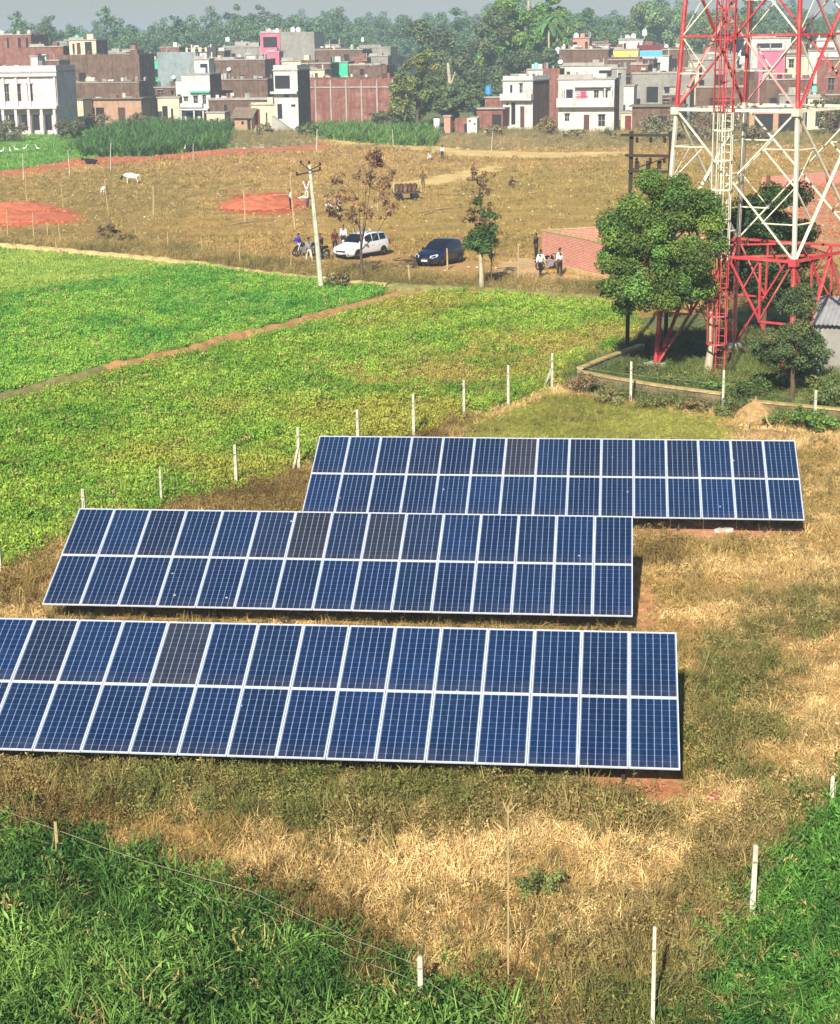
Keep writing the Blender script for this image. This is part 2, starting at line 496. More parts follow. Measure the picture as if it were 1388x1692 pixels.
def build_ground():
    ys = [-60.0, -30, -10, 5, 14]
    y = 20.0
    while y < 430:
        ys.append(y)
        y *= 1.0052
    while y < 2900:
        ys.append(y)
        y *= 1.05
    ys.append(2900.0)
    ys = np.array(ys)
    us = np.concatenate([[-1.6, -1.1, -0.75, -0.5, -0.4], np.linspace(-0.32, 0.32, 300), [0.4, 0.5, 0.75, 1.1, 1.6]])
    w_ = np.maximum(ys, 0) + 8
    X = us[None, :] * np.where(ys < 14, 40, w_)[:, None]
    Y = np.repeat(ys[:, None], len(us), 1)
    X = X.clip(-1900, 1900)
    xf, yf = X.ravel(), Y.ravel()
    zf = gz(xf, yf)
    zf[yf > 600] = 0
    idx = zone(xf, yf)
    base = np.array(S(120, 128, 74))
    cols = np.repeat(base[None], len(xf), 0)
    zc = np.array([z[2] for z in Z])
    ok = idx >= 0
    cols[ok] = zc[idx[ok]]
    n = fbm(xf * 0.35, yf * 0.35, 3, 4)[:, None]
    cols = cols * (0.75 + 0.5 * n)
    cols = np.clip(cols, 0, 0.8)
    nr, nc = len(ys), len(us)
    i = np.arange(nr * nc).reshape(nr, nc)
    F = np.stack([i[:-1, :-1], i[:-1, 1:], i[1:, 1:], i[1:, :-1]], -1).reshape(-1, 4)
    m, t, b = new_mat('ground')
    a = t.nodes.new('ShaderNodeAttribute'); a.attribute_name = 'col'
    g1 = ramp(t, noise(t, 5.0, 6, 0.7), 0.25, 0.75, (0.6,) * 3, (1.35,) * 3)
    g2 = ramp(t, noise(t, 0.28, 6, 0.65), 0.25, 0.75, (0.72,) * 3, (1.25,) * 3)
    c = mix(t, a.outputs['Color'], g1, 1.0, 'MULTIPLY')
    c = mix(t, c, g2, 1.0, 'MULTIPLY')
    t.links.new(c, b.inputs['Base Color'])
    b.inputs['Roughness'].default_value = 0.95
    b.inputs['Specular IOR Level'].default_value = 0.1
    bump(t, b, noise(t, 7.0, 6, 0.7), 0.9, 0.05)
    o = link('ground', np_mesh('ground', np.stack([xf, yf, zf], 1), F, m, True, cols))
    tag(o, 'open ground of dry grass, bare soil and fields reaching to the woods', None, None, 'structure')
build_ground()


# ------------------------------------------------------------------ solar tables
YAW, TILT = -0.11146, 0.41319
PX, PY = 1.0, 1.97

def cell_mat():
    m, t, b = new_mat('silicon_cells')
    oi = t.nodes.new('ShaderNodeObjectInfo')
    n1 = ramp(t, noise(t, 1.6, 4, 0.6), 0.3, 0.75, (0.8,) * 3, (1.25,) * 3)
    c = mix(t, oi.outputs['Color'], n1, 1.0, 'MULTIPLY')
    n2 = ramp(t, noise(t, 9.0, 5, 0.7), 0.45, 0.9)
    c2 = mix(t, c, S(110, 110, 120), 0.0)
    mx = t.nodes.new('ShaderNodeMix'); mx.data_type = 'RGBA'
    md = t.nodes.new('ShaderNodeMath'); md.operation = 'MULTIPLY'; md.inputs[1].default_value = 0.10
    t.links.new(n2, md.inputs[0]); t.links.new(md.outputs[0], mx.inputs[0])
    t.links.new(c, mx.inputs[6]); mx.inputs[7].default_value = (*S(150, 140, 130), 1)
    # dust that gathers along the lower edge of every module, broken up by noise
    tc = t.nodes.new('ShaderNodeTexCoord'); sp = t.nodes.new('ShaderNodeSeparateXYZ'); t.links.new(tc.outputs['Object'], sp.inputs[0])
    mr = t.nodes.new('ShaderNodeMapRange'); mr.inputs[1].default_value = -0.55; mr.inputs[2].default_value = -0.98; mr.inputs[3].default_value = 0.0; mr.inputs[4].default_value = 0.16
    t.links.new(sp.outputs[1], mr.inputs[0])
    mm = t.nodes.new('ShaderNodeMath'); mm.operation = 'MULTIPLY'; t.links.new(mr.outputs[0], mm.inputs[0]); t.links.new(ramp(t, noise(t, 3.2, 4), 0.3, 0.7), mm.inputs[1])
    mx2 = mix(t, mx.outputs[2], S(160, 140, 116), mm.outputs[0])
    gp = t.nodes.new('ShaderNodeNewGeometry')
    vo = t.nodes.new('ShaderNodeTexVoronoi'); vo.inputs['Scale'].default_value = 1.1
    t.links.new(gp.outputs['Position'], vo.inputs['Vector'])
    mx2 = mix(t, mx2, S(210, 210, 205), ramp(t, vo.outputs['Distance'], 0.028, 0.045, (0.8,) * 3, (0, 0, 0)))
    lf = t.nodes.new('ShaderNodeTexNoise'); lf.inputs['Scale'].default_value = 0.35; lf.inputs['Detail'].default_value = 3
    t.links.new(gp.outputs['Position'], lf.inputs['Vector'])
    mx2 = mix(t, mx2, ramp(t, lf.outputs['Fac'], 0.3, 0.7, (0.8,) * 3, (1.25,) * 3), 1.0, 'MULTIPLY')
    t.links.new(mx2, b.inputs['Base Color'])
    b.inputs['Roughness'].default_value = 0.35
    b.inputs['Coat Weight'].default_value = 1.0
    b.inputs['Coat Roughness'].default_value = 0.08
    return m
M['cell'] = cell_mat()
M['backsheet'] = mat('laminate_backsheet', S(130, 146, 176), 0.3, 0.1, 6, spec=0.5)

def panel_meshes():
    hw, hl, fr, th = 0.494, 0.979, 0.022, 0.038
    b = MB(); b.bx(-hw + fr, hw - fr, -hl + fr, hl - fr, 0.006, 0.022)
    lam = b.mesh('laminate', M['backsheet'])
    f = MB()
    f.bx(-hw, hw, -hl, -hl + fr, 0, th); f.bx(-hw, hw, hl - fr, hl, 0, th)
    f.bx(-hw, -hw + fr, -hl + fr, hl - fr, 0, th - 0.001); f.bx(hw - fr, hw, -hl + fr, hl - fr, 0, th - 0.001)
    frame = f.mesh('frame', M['alu'])
    c = MB()
    iw, il = 2 * (hw - fr) - 0.02, 2 * (hl - fr) - 0.03
    pw, pl = iw / 6, il / 12
    for i in range(6):
        for j in range(12):
            x, y = -iw / 2 + (i + 0.5) * pw, -il / 2 + (j + 0.5) * pl
            a, e = pw / 2 - 0.0085, pl / 2 - 0.0026
            k = 0.009
            # cells have small clipped corners; two silver busbars stay open between three strips
            c.add([(x - a + k, y - e, 0.026), (x + a - k, y - e, 0.026), (x + a, y - e + k, 0.026), (x + a, y + e - k, 0.026),
                   (x + a - k, y + e, 0.026), (x - a + k, y + e, 0.026), (x - a, y + e - k, 0.026), (x - a, y - e + k, 0.026)],
                  [(0, 1, 2, 3, 4, 5, 6, 7)])
    me = bpy.data.meshes.new('cell_grid'); me.from_pydata(c.v, [], c.f); me.materials.append(M['cell']); me.update()
    j = MB(); j.bx(-0.07, 0.07, 0.72, 0.84, -0.03, 0.004)
    return lam, frame, me, j.mesh('junction_box', M['tank_black'])
P_LAM, P_FRAME, P_CELL, P_JB = panel_meshes()
CB = S(14, 66, 122, 0.36); CD = S(36, 62, 104, 0.36); CG = S(70, 72, 84, 0.38)
def solar_table(px, py, label, dark):
    """px, py: lower right corner of the array in world metres"""
    ncol = 15
    cx, cy = px - 7.5 * math.cos(YAW), py - 7.5 * math.sin(YAW)
    t = thing('solar_table', label, 'solar array', (cx, cy, 0), YAW, 'three ground mounted solar arrays')
    z0 = 0.55
    ct, st = math.cos(TILT), math.sin(TILT)
    for j in range(2):
        for i in range(ncol):
            x = (i - 7) * PX
            s_ = (j + 0.5) * PY
            rz_ = random.uniform(-0.0025, 0.0025)
            p = link('solar_panel', P_LAM, t, (x, s_ * ct, z0 + s_ * st), (TILT + random.uniform(-0.003, 0.003), 0, rz_))
            link('frame', P_FRAME, p)
            c = link('cell_grid', P_CELL, p)
            c['kind'] = 'stuff'
            k = dark.get((i, j), 0)
            base = [CB, CD, CG][k]
            v = random.uniform(0.82, 1.15)
            hue = random.uniform(-0.06, 0.10)
            c.color = (base[0] * v * (1 + hue * 2), base[1] * v, base[2] * v * (1 - hue), 1)
            link('junction_box', P_JB, p)
    # steel underneath: purlins along x, rafters along the slope, posts
    for s_ in (0.42, 1.52, 2.42, 3.52):
        b = MB(); b.box((0, 0, 0), (15.0, 0.05, 0.06))
        b.build('purlin', M['steel'], t, (0, s_ * ct + 0.034 * st, z0 + s_ * st - 0.034 * ct), (TILT, 0, 0))
    rb = MB(); rb.box((0, 0, 0), (0.05, 3.5, 0.07))
    rm = rb.mesh('rafter', M['steel'])
    for k in range(6):
        x = -6.4 + k * 2.56
        link('rafter', rm, t, (x, 1.97 * ct + 0.10 * st, z0 + 1.97 * st - 0.10 * ct), (TILT, 0, 0))
        for s_ in (0.62, 3.25):
            zz = z0 + s_ * st - 0.13
            b = MB(); b.bx(x - 0.035, x + 0.035, s_ * ct - 0.03, s_ * ct + 0.03, -0.2, zz)
            b.build('post', M['dark_steel'], t)
        b = MB(); b.bar((x + 0.045, 3.25 * ct, 0.5), (x + 0.045, 1.9 * ct, z0 + 1.9 * st - 0.13), 0.035)
        b.build('brace', M['steel'], t)
    return t
solar_table(11.320, 50.063, 'farthest of the three blue solar arrays, just below the grass and tower', {(6, 1): 2, (8, 1): 1, (9, 1): 1, (11, 1): 1, (13, 1): 1, (3, 1): 1, (2, 1): 0, (7, 1): 0})
solar_table(5.212, 41.333, 'middle of the three blue solar arrays with four greyish panels in its top row', {(5, 1): 1, (6, 1): 2, (7, 1): 1, (8, 1): 2, (9, 1): 1, (2, 1): 1})
solar_table(5.003, 31.882, 'nearest of the three blue solar arrays, its left end cut by the picture edge', {(4, 1): 2, (1, 1): 1, (13, 1): 0})

# ------------------------------------------------------------------ fence posts and wires
def jag_post(h, r, mat_, round_=False, lean=0.0, bow=0.0):
    b = MB()
    if round_:
        n = 5
        b.tube([(lean * h * k / n + bow * math.sin(PI * k / n), 0, -0.3 + (h + 0.3) * k / n) for k in range(n + 1)],
               [r * (1.15 - 0.3 * k / n) for k in range(n + 1)], 6)
    else:
        a, c = r, r * 0.78
        b.add([(-a, -a, -0.4), (a, -a, -0.4), (a, a, -0.4), (-a, a, -0.4),
               (-c + lean * h, -c, h - 0.02), (c + lean * h, -c, h - 0.02), (c + lean * h, c, h - 0.02), (-c + lean * h, c, h - 0.02),
               (-c * .7 + lean * h, -c * .7, h), (c * .7 + lean * h, -c * .7, h), (c * .7 + lean * h, c * .7, h), (-c * .7 + lean * h, c * .7, h)],
              [(0, 3, 2, 1), (0, 1, 5, 4), (1, 2, 6, 5), (2, 3, 7, 6), (3, 0, 4, 7), (4, 5, 9, 8), (5, 6, 10, 9), (6, 7, 11, 10), (7, 4, 8, 11), (8, 9, 10, 11)])
    return b

def fence_post(px, ytop, ybase, label, group, r=0.055, m='conc', name='fence_post', lean=0.0, brace=None, rnd=False, bow=0.0, fork=False):
    p = at(px, ybase)
    h = (ybase - ytop) / ppm(p) * (1 + CAM_H ** 2 / p.y ** 2 * 0.5)
    t = thing(name, label, 'post', (p.x, p.y, 0), random.uniform(-0.3, 0.3) if not brace else 0, group)
    o = jag_post(h, r, m, rnd, lean, bow).build('shaft', M[m], t)
    if brace:
        b = MB(); b.bar((brace, -0.25, -0.1), (0.02 if brace < 0 else -0.02, -0.03, h * 0.62), r * 1.3)
        b.build('brace', M[m], t)
    if fork:
        b = MB(); b.tube([(lean * h, 0, h * 0.955), (lean * h + 0.14, 0, h + 0.04)], [r, r * 0.7], 6)
        b.tube([(lean * h, 0, h * 0.955), (lean * h - 0.08, 0, h + 0.05)], [r * .9, r * 0.6], 6)
        b.build('fork', M[m], t)
    # tying wire near the top
    b = MB(); b.tube([(lean * h * .8, 0, h * 0.78), (lean * h * .8, 0, h * 0.80)], [r * 1.25, r * 1.25], 6)
    b.build('wire_tie', M['wire'], t)
    return Vector((p.x, p.y, h))

G1 = 'pale posts of the fence between the crop field and the arrays'
LF = []
LF.append(fence_post(2, 893, 958, 'pale concrete post cut by the left picture edge beside the brown weeds', G1))
LF.append(fence_post(141, 808, 872, 'white concrete post rising behind the top left corner of the middle array', G1))
LF.append(fence_post(267, 772, 832, 'thin grey post in the crop edge, left of the brown weed patch', G1, 0.035))
LF.append(fence_post(391, 735, 808, 'tall white concrete post in front of the brown weed patch behind the middle array', G1))
LF.append(fence_post(494, 706, 778, 'white braced post just left of the farthest array', G1, brace=-0.24))
LF.append(fence_post(592, 677, 745, 'white post behind the second panel column of the farthest array', G1))
LF.append(fence_post(684, 652, 722, 'white post behind the fourth panel column of the farthest array', G1))
LF.append(fence_post(767, 628, 686, 'white post at the near end of the dry crop patch', G1))
LF.append(fence_post(840, 604, 670, 'white post beside the left corner of the plot grass', G1))
LF.append(fence_post(912, 584, 641, 'white braced corner post at the end of the low compound wall', G1, brace=-0.45))
G2 = 'pale posts along the low compound wall'
LB = [LF[-1]]
LB.append(fence_post(1042, 598, 664, 'white post standing before the low compound wall, left of the tower', G2))
LB.append(fence_post(1194, 612, 680, 'thin cream post directly below the tower ladder', G2, 0.05))
LB.append(fence_post(1345, 645, 712, 'white post right of the straw heap', G2))
G3 = 'posts of the near fence in the foreground'
LN = [fence_post(-60, 1330, 1392, 'weathered post just outside the left edge', G3, 0.04)] if False else []
LN.append(fence_post(97, 1362, 1432, 'short weathered post at the upper edge of the tall green grass, lower left', G3, 0.035, rnd=True, m='bamboo'))
LN.append(fence_post(695, 1588, 1668, 'short white post top poking from the grass at the bottom centre', G3, 0.045))
LN.append(fence_post(1078, 1551, 1712, 'thin pale post at the bottom edge, right of centre', G3, 0.032))
LN.append(fence_post(1241, 1405, 1524, 'leaning white concrete post in the weeds, lower right', G3, 0.05, lean=0.02))
LN.append(fence_post(1374, 1284, 1330, 'short pale stub at the right edge above the dark green grass', G3, 0.045))
fence_post(840, 1362, 1634, 'tall thin forked wooden stick standing in the tan grass, foreground centre', None, 0.014, 'bamboo', 'wooden_stick', rnd=True, fork=True)

def wire(pts, heights, label, r, sag=0.04):
    b = MB()
    line = []
    for a, c in zip(pts[:-1], pts[1:]):
        n = 8
        for k in range(n):
            s_ = k / n
            line.append((a.x + (c.x - a.x) * s_ + 0.06 * 0, a.y + (c.y - a.y) * s_ - 0.07, heights - sag * 4 * s_ * (1 - s_) + random.uniform(-0.015, 0.015)))
    line.append((pts[-1].x, pts[-1].y - 0.07, heights))
    b.tube(line, r, 4)
    tag(b.build('fence_wire', M['wire'], None), label, 'wire', 'fence wires')
for h, nm in ((0.5, 'lowest'), (0.85, 'middle'), (1.2, 'top')):
    wire(LF, h, nm + ' wire strand between the white posts along the crop field', 0.006)
for h, nm in ((0.55, 'lower'), (1.15, 'upper')):
    wire(LB, h, nm + ' wire strand between posts before the compound wall', 0.006)
pA = at(-120, 1330); pB = at(97, 1424); pC = at(420, 1530); pD = at(695, 1655)
wire([pA, pB, pC, pD], 0.66, 'upper twisted wire along the edge of the tall grass, lower left', 0.006, 0.05)
wire([pA, pB, pC, pD], 0.36, 'lower twisted wire along the edge of the tall grass, lower left', 0.006, 0.06)
wire([pD, at(880, 1760)], 0.5, 'slack wire from the bottom centre post towards the bottom edge', 0.006, 0.1)
wire([LN[2], LN[3], at(1375, 1345)], 0.62, 'wire between the pale posts in the lower right weeds', 0.006, 0.08)

# posts of the far brown field
GF = 'thin poles standing in the brown field'
far = [
    (39, 256, 297, 'pale pole in the brown field right of the left edge, below the lawn', 0.06),
    (45, 296, 336, 'crooked pole just above the left red soil heap', 0.06),
    (115, 250, 290, 'pole at the lawn edge left of the black buffalo', 0.06),
    (105, 303, 341, 'crooked thin pole right of the end of the left red soil heap', 0.045),
    (183, 238, 283, 'pole on the red soil band right of the black buffalo', 0.055),
    (179, 298, 350, 'tall pole in front of the small white calf', 0.055),
    (253, 310, 356, 'thick pole below and right of the white cow', 0.085),
    (319, 238, 270, 'thin pole in front of the tall dark green crop', 0.045),
    (12, 347, 392, 'leaning pole left over the left red soil heap', 0.06),
    (56, 352, 394, 'pole at the near rim of the left red soil heap', 0.06),
    (80, 370, 388, 'short stub below the left red soil heap', 0.06),
    (100, 370, 402, 'leaning pole below the tip of the left red soil heap', 0.055),
    (168, 375, 395, 'short thick stub left of the dark weeds at the field boundary', 0.09),
    (225, 376, 398, 'thin leaning stick right of the dark boundary weeds', 0.04),
    (279, 384, 412, 'leaning pale pole near the pale ridge below the white cow', 0.06),
    (334, 392, 424, 'straight pole at the field boundary, left of the person in blue', 0.055),
    (93, 400, 416, 'short stick on the pale ridge near the left edge', 0.05),
    (405, 320, 368, 'thick pole in front of the middle red soil heap', 0.085),
    (488, 290, 379, 'tall pole beside the person at the middle red soil heap', 0.08),
    (523, 215, 251, 'pale pole at the edge of the dirt track, before the warehouse', 0.09),
    (396, 395, 436, 'dark iron pole left of the motorcycles', 0.05),
    (480, 410, 448, 'thin pole below the motorcycles', 0.045),
    (624, 318, 348, 'pole beside the low brown tree', 0.07),
    (677, 438, 468, 'leaning short post in front of the dark car', 0.09),
    (738, 411, 446, 'grey post in front of the dark car door', 0.07),
    (650, 215, 243, 'pale pole at the strip of green cane', 0.06),
    (812, 218, 250, 'pale pole on the rubble bank left of the white houses', 0.06),
    (857, 405, 463, 'crooked forked post left of the brick enclosure', 0.075),
    (1290, 300, 340, 'pole behind the right tower leg', 0.06),
]
for (px, yt, yb, lb, r) in far:
    fence_post(px, yt, yb, lb, GF, r * 0.8, 'bamboo' if yb > 300 else 'conc', 'field_pole', lean=random.uniform(-0.07, 0.07), rnd=True, bow=random.uniform(-0.05, 0.05), fork=(px == 857))

# ------------------------------------------------------------------ earth bund between the two crop fields, ridges and soil heaps
def ridge(name, label, pts, wdt, hgt, m, kind='structure', cat=None):
    P = [at(*p) for p in pts]
    line = []
    for a, c in zip(P[:-1], P[1:]):
        n = max(2, int((c - a).length / 0.5))
        line += [a.lerp(c, k / n) for k in range(n)]
    line.append(P[-1])
    V, F = [], []
    prof = [(-1.0, -0.12), (-0.7, 0.45), (-0.3, 0.95), (0.1, 1.0), (0.5, 0.75), (0.8, 0.35), (1.0, -0.12)]
    for i, p in enumerate(line):
        d = (line[min(i + 1, len(line) - 1)] - line[max(i - 1, 0)]).normalized()
        nrm = Vector((-d.y, d.x, 0))
        ww = wdt * (0.75 + 0.5 * float(vnoise(np.array([i * 0.35]), np.array([3.0]), 5)[0]))
        off = (float(vnoise(np.array([i * 0.22]), np.array([9.0]), 15)[0]) - 0.5) * wdt
        for (a, z) in prof:
            q = p + nrm * (a * ww + off)
            V.append((q.x, q.y, z * hgt * random.uniform(0.7, 1.25)))
    k = len(prof)
    for i in range(len(line) - 1):
        for j in range(k - 1):
            F.append((i * k + j, i * k + j + 1, (i + 1) * k + j + 1, (i + 1) * k + j))
    b = MB(); b.add(V, F)
    o = b.build(name, m, None, smooth=True)
    tag(o, label, cat, None, kind)
    return o
M['bund'] = mat('dry_earth_bund', S(196, 146, 92), 0.95, 0.35, 2.5, S(140, 110, 60), 0.8)
M['bund_grassy'] = mat('grassy_earth_bund', S(150, 140, 82), 0.95, 0.35, 2.5, S(96, 110, 50), 0.8)
M['pale_earth'] = mat('pale_earth_ridge', S(206, 180, 120), 0.95, 0.3, 2.5, S(150, 130, 76), 0.8)
ridge('field_bund', 'narrow brown earth bund running diagonally between the two green crop fields', [(168, 616), (260, 594), (340, 574), (440, 550), (520, 528), (600, 506), (665, 490)], 0.5, 0.34, M['bund'])
ridge('field_bund', 'dark grassy left part of the earth bund between the crop fields', [(-200, 706), (-60, 678), (0, 662), (90, 638), (168, 616)], 0.45, 0.32, M['bund_grassy'])
ridge('earth_ridge', 'pale ridge between the brown field and the upper crop field', [(-250, 396), (0, 408), (120, 418), (300, 436), (430, 455), (540, 466), (640, 476)], 0.45, 0.3, M['pale_earth'])
ridge('earth_ridge', 'lumpy ridge behind the lower crop field below the young tree', [(640, 478), (760, 482), (860, 488), (960, 496), (1030, 500)], 0.7, 0.35, M['bund_grassy'])

def heap(px, py, rx, ry, h, label, m='soil', name='soil_heap', seed=1, lumps=1.0, cat='soil heap'):
    p = at(px, py)
    n, k = 40, 14
    V, F = [(0, 0, h)], []
    for i in range(1, k + 1):
        r = i / k
        for j in range(n):
            a = 2 * PI * j / n
            rr = r * (1 + 0.25 * (float(vnoise(np.array([j * 0.35 + 8 * math.cos(a)]), np.array([seed * 3.1]), seed)[0]) - 0.5))
            x, y = rx * rr * math.cos(a), ry * rr * math.sin(a)
            nz = float(fbm(np.array([x * 1.4 + seed * 9]), np.array([y * 1.4]), seed, 3)[0])
            z = h * (1 - r) ** 0.8 * (0.55 + 0.9 * nz) + (0.12 * lumps * (nz - 0.5) if i < k else -0.1)
            V.append((x, y, z if i < k else -0.12))
    for j in range(n): F.append((0, 1 + j, 1 + (j + 1) % n))
    for i in range(k - 1):
        for j in range(n):
            F.append((1 + i * n + j, 1 + (i + 1) * n + j, 1 + (i + 1) * n + (j + 1) % n, 1 + i * n + (j + 1) % n))
    b = MB(); b.add(V, F)
    o = b.build(name, M[m], None, (p.x, p.y, 0), smooth=True)
    tag(o, label, cat, 'heaps of red soil' if m == 'soil' else None)
    return o
heap(435, 338, 4.2, 5.5, 0.9, 'mound of freshly dug red soil beside the working people', seed=3)
heap(10, 360, 6.5, 4.5, 0.55, 'near long heap of red soil at the left edge', seed=5)
heap(20, 343, 4.6, 3.5, 0.5, 'far low heap of red soil at the left edge', seed=8)
heap(780, 486, 1.6, 0.8, 0.28, 'patch of pinkish broken soil at the foot of the young tree', seed=9)
heap(1258, 722, 1.5, 0.9, 0.18, 'flat spread of pale straw right behind the farthest array', 'straw', 'straw_spread', 12, cat='straw')
heap(1248, 692, 0.85, 0.7, 0.95, 'round brown straw heap beside the low compound wall', 'straw', 'straw_heap', 14, cat='straw heap')
b = MB()
q = at(1248, 708)
b.tube([(-0.42, -0.2, -0.05), (-0.40, -0.2, 0.75), (-0.3, -0.2, 0.92), (0.1, -0.2, 0.92), (0.2, -0.2, 0.8), (0.28, -0.25, 0.45), (0.62, -0.3, -0.05)], 0.035, 6)
tag(b.build('bent_rod', M['bamboo'], None, (q.x, q.y - 0.55, 0)), 'bent pale rod looped over the straw heap', 'rod')
# poles lying on the ground
for (a, c, lb) in (((690, 352), (748, 344), 'long bamboo pole lying on the brown field, upper one'), ((700, 356), (735, 345), 'short bamboo pole crossing the long one on the brown field'),
                   ((584, 362), (642, 361), 'pale bamboo pole lying behind the white car'), ((383, 372), (424, 366), 'thin stick lying below the middle red soil heap'),
                   ((445, 338), (478, 335), 'pale pole lying on the middle red soil heap')):
    A, C_ = at(*a), at(*c)
    b = MB(); zz = 0.75 if 'heap' in lb and 'on the' in lb else 0.07
    b.tube([(A.x, A.y, zz), ((A.x + C_.x) / 2, (A.y + C_.y) / 2, zz + 0.04), (C_.x, C_.y, zz + 0.02)], 0.06, 6)
    tag(b.build('bamboo_pole', M['bamboo'], None), lb, 'pole')

# ------------------------------------------------------------------ poles and tower
M['insul'] = mat('brown_insulator', S(70, 44, 36), 0.35, 0.1, 5)
p = at(532, 480)
t = thing('electric_pole', 'leaning pale concrete electricity pole at the crop field edge, left of the white car', 'utility pole', (p.x, p.y, 0))
H = 7.4
top = Vector((-0.52, 0, H))
b = MB(); b.tube([(0, 0, -0.5), (top.x * 0.5, 0, H * 0.5), top], [0.17, 0.14, 0.10], 8)
b.build('shaft', M['conc'], t)
b = MB(); b.angle((top.x - 0.78, 0.02, H - 0.62), (top.x + 0.62, -0.1, H - 0.34), 0.09, 0.015)
b.build('cross_arm', M['dark_steel'], t)
b = MB(); b.bar((top.x + 0.02, -0.12, H - 0.3), (top.x - 0.5, -0.12, H + 0.12), 0.06); b.bar((top.x, -0.12, H - 0.3), (top.x + 0.62, -0.12, H - 0.02), 0.06)
b.build('v_bracket', M['dark_steel'], t)
for (dx, dz) in ((-0.76, -0.5), (0.6, -0.22), (-0.5, 0.16), (0.62, 0.04), (-0.02, 0.14)):
    b = MB(); b.lathe([(0.03, -0.10), (0.07, -0.04), (0.05, 0.0), (0.075, 0.05), (0.03, 0.11)], 8, (top.x + dx, -0.06, H + dz))
    b.build('insulator', M['insul'], t)

# H-frame with two dark poles
p0, p1 = at(1036, 592), at(1099, 594)
t = thing('pole_structure', 'dark twin-pole steel electricity frame rising behind the big tree', 'utility pole', (p0.x, p0.y, 0))
d = p1 - p0
for q in (Vector((0, 0, 0)), d):
    b = MB(); b.bar((q.x, q.y, -0.4), (q.x + 0.04, q.y, 10.3), 0.17, 0.15)
    b.build('pole', M['dark_steel'], t)
for (z, e) in ((10.15, 0.45), (9.25, 0.25), (8.55, 0.1)):
    b = MB(); b.bar((-e, -0.12, z), (d.x + e, d.y - 0.12, z - 0.03), 0.1, 0.12)
    b.build('cross_beam', M['dark_steel'], t)
b = MB(); b.bar((0, -0.1, 8.6), (d.x, d.y - 0.1, 9.2), 0.06); b.build('diagonal_brace', M['dark_steel'], t)
for k in range(3):
    for z in (9.95, 9.05):
        b = MB(); b.lathe([(0.03, -0.14), (0.08, -0.08), (0.05, -0.03), (0.08, 0.03), (0.05, 0.08), (0.03, 0.12)], 8, (d.x * (0.15 + 0.35 * k), d.y * (0.15 + .35 * k) - 0.2, z))
        b.build('insulator', M['insul'], t)
b = MB()
for k in range(3):
    b.bx(0.2 + k * 0.5, 0.38 + k * 0.5, -0.28, -0.1, 8.62, 9.0)
b.build('switch_unit', M['dark_steel'], t)

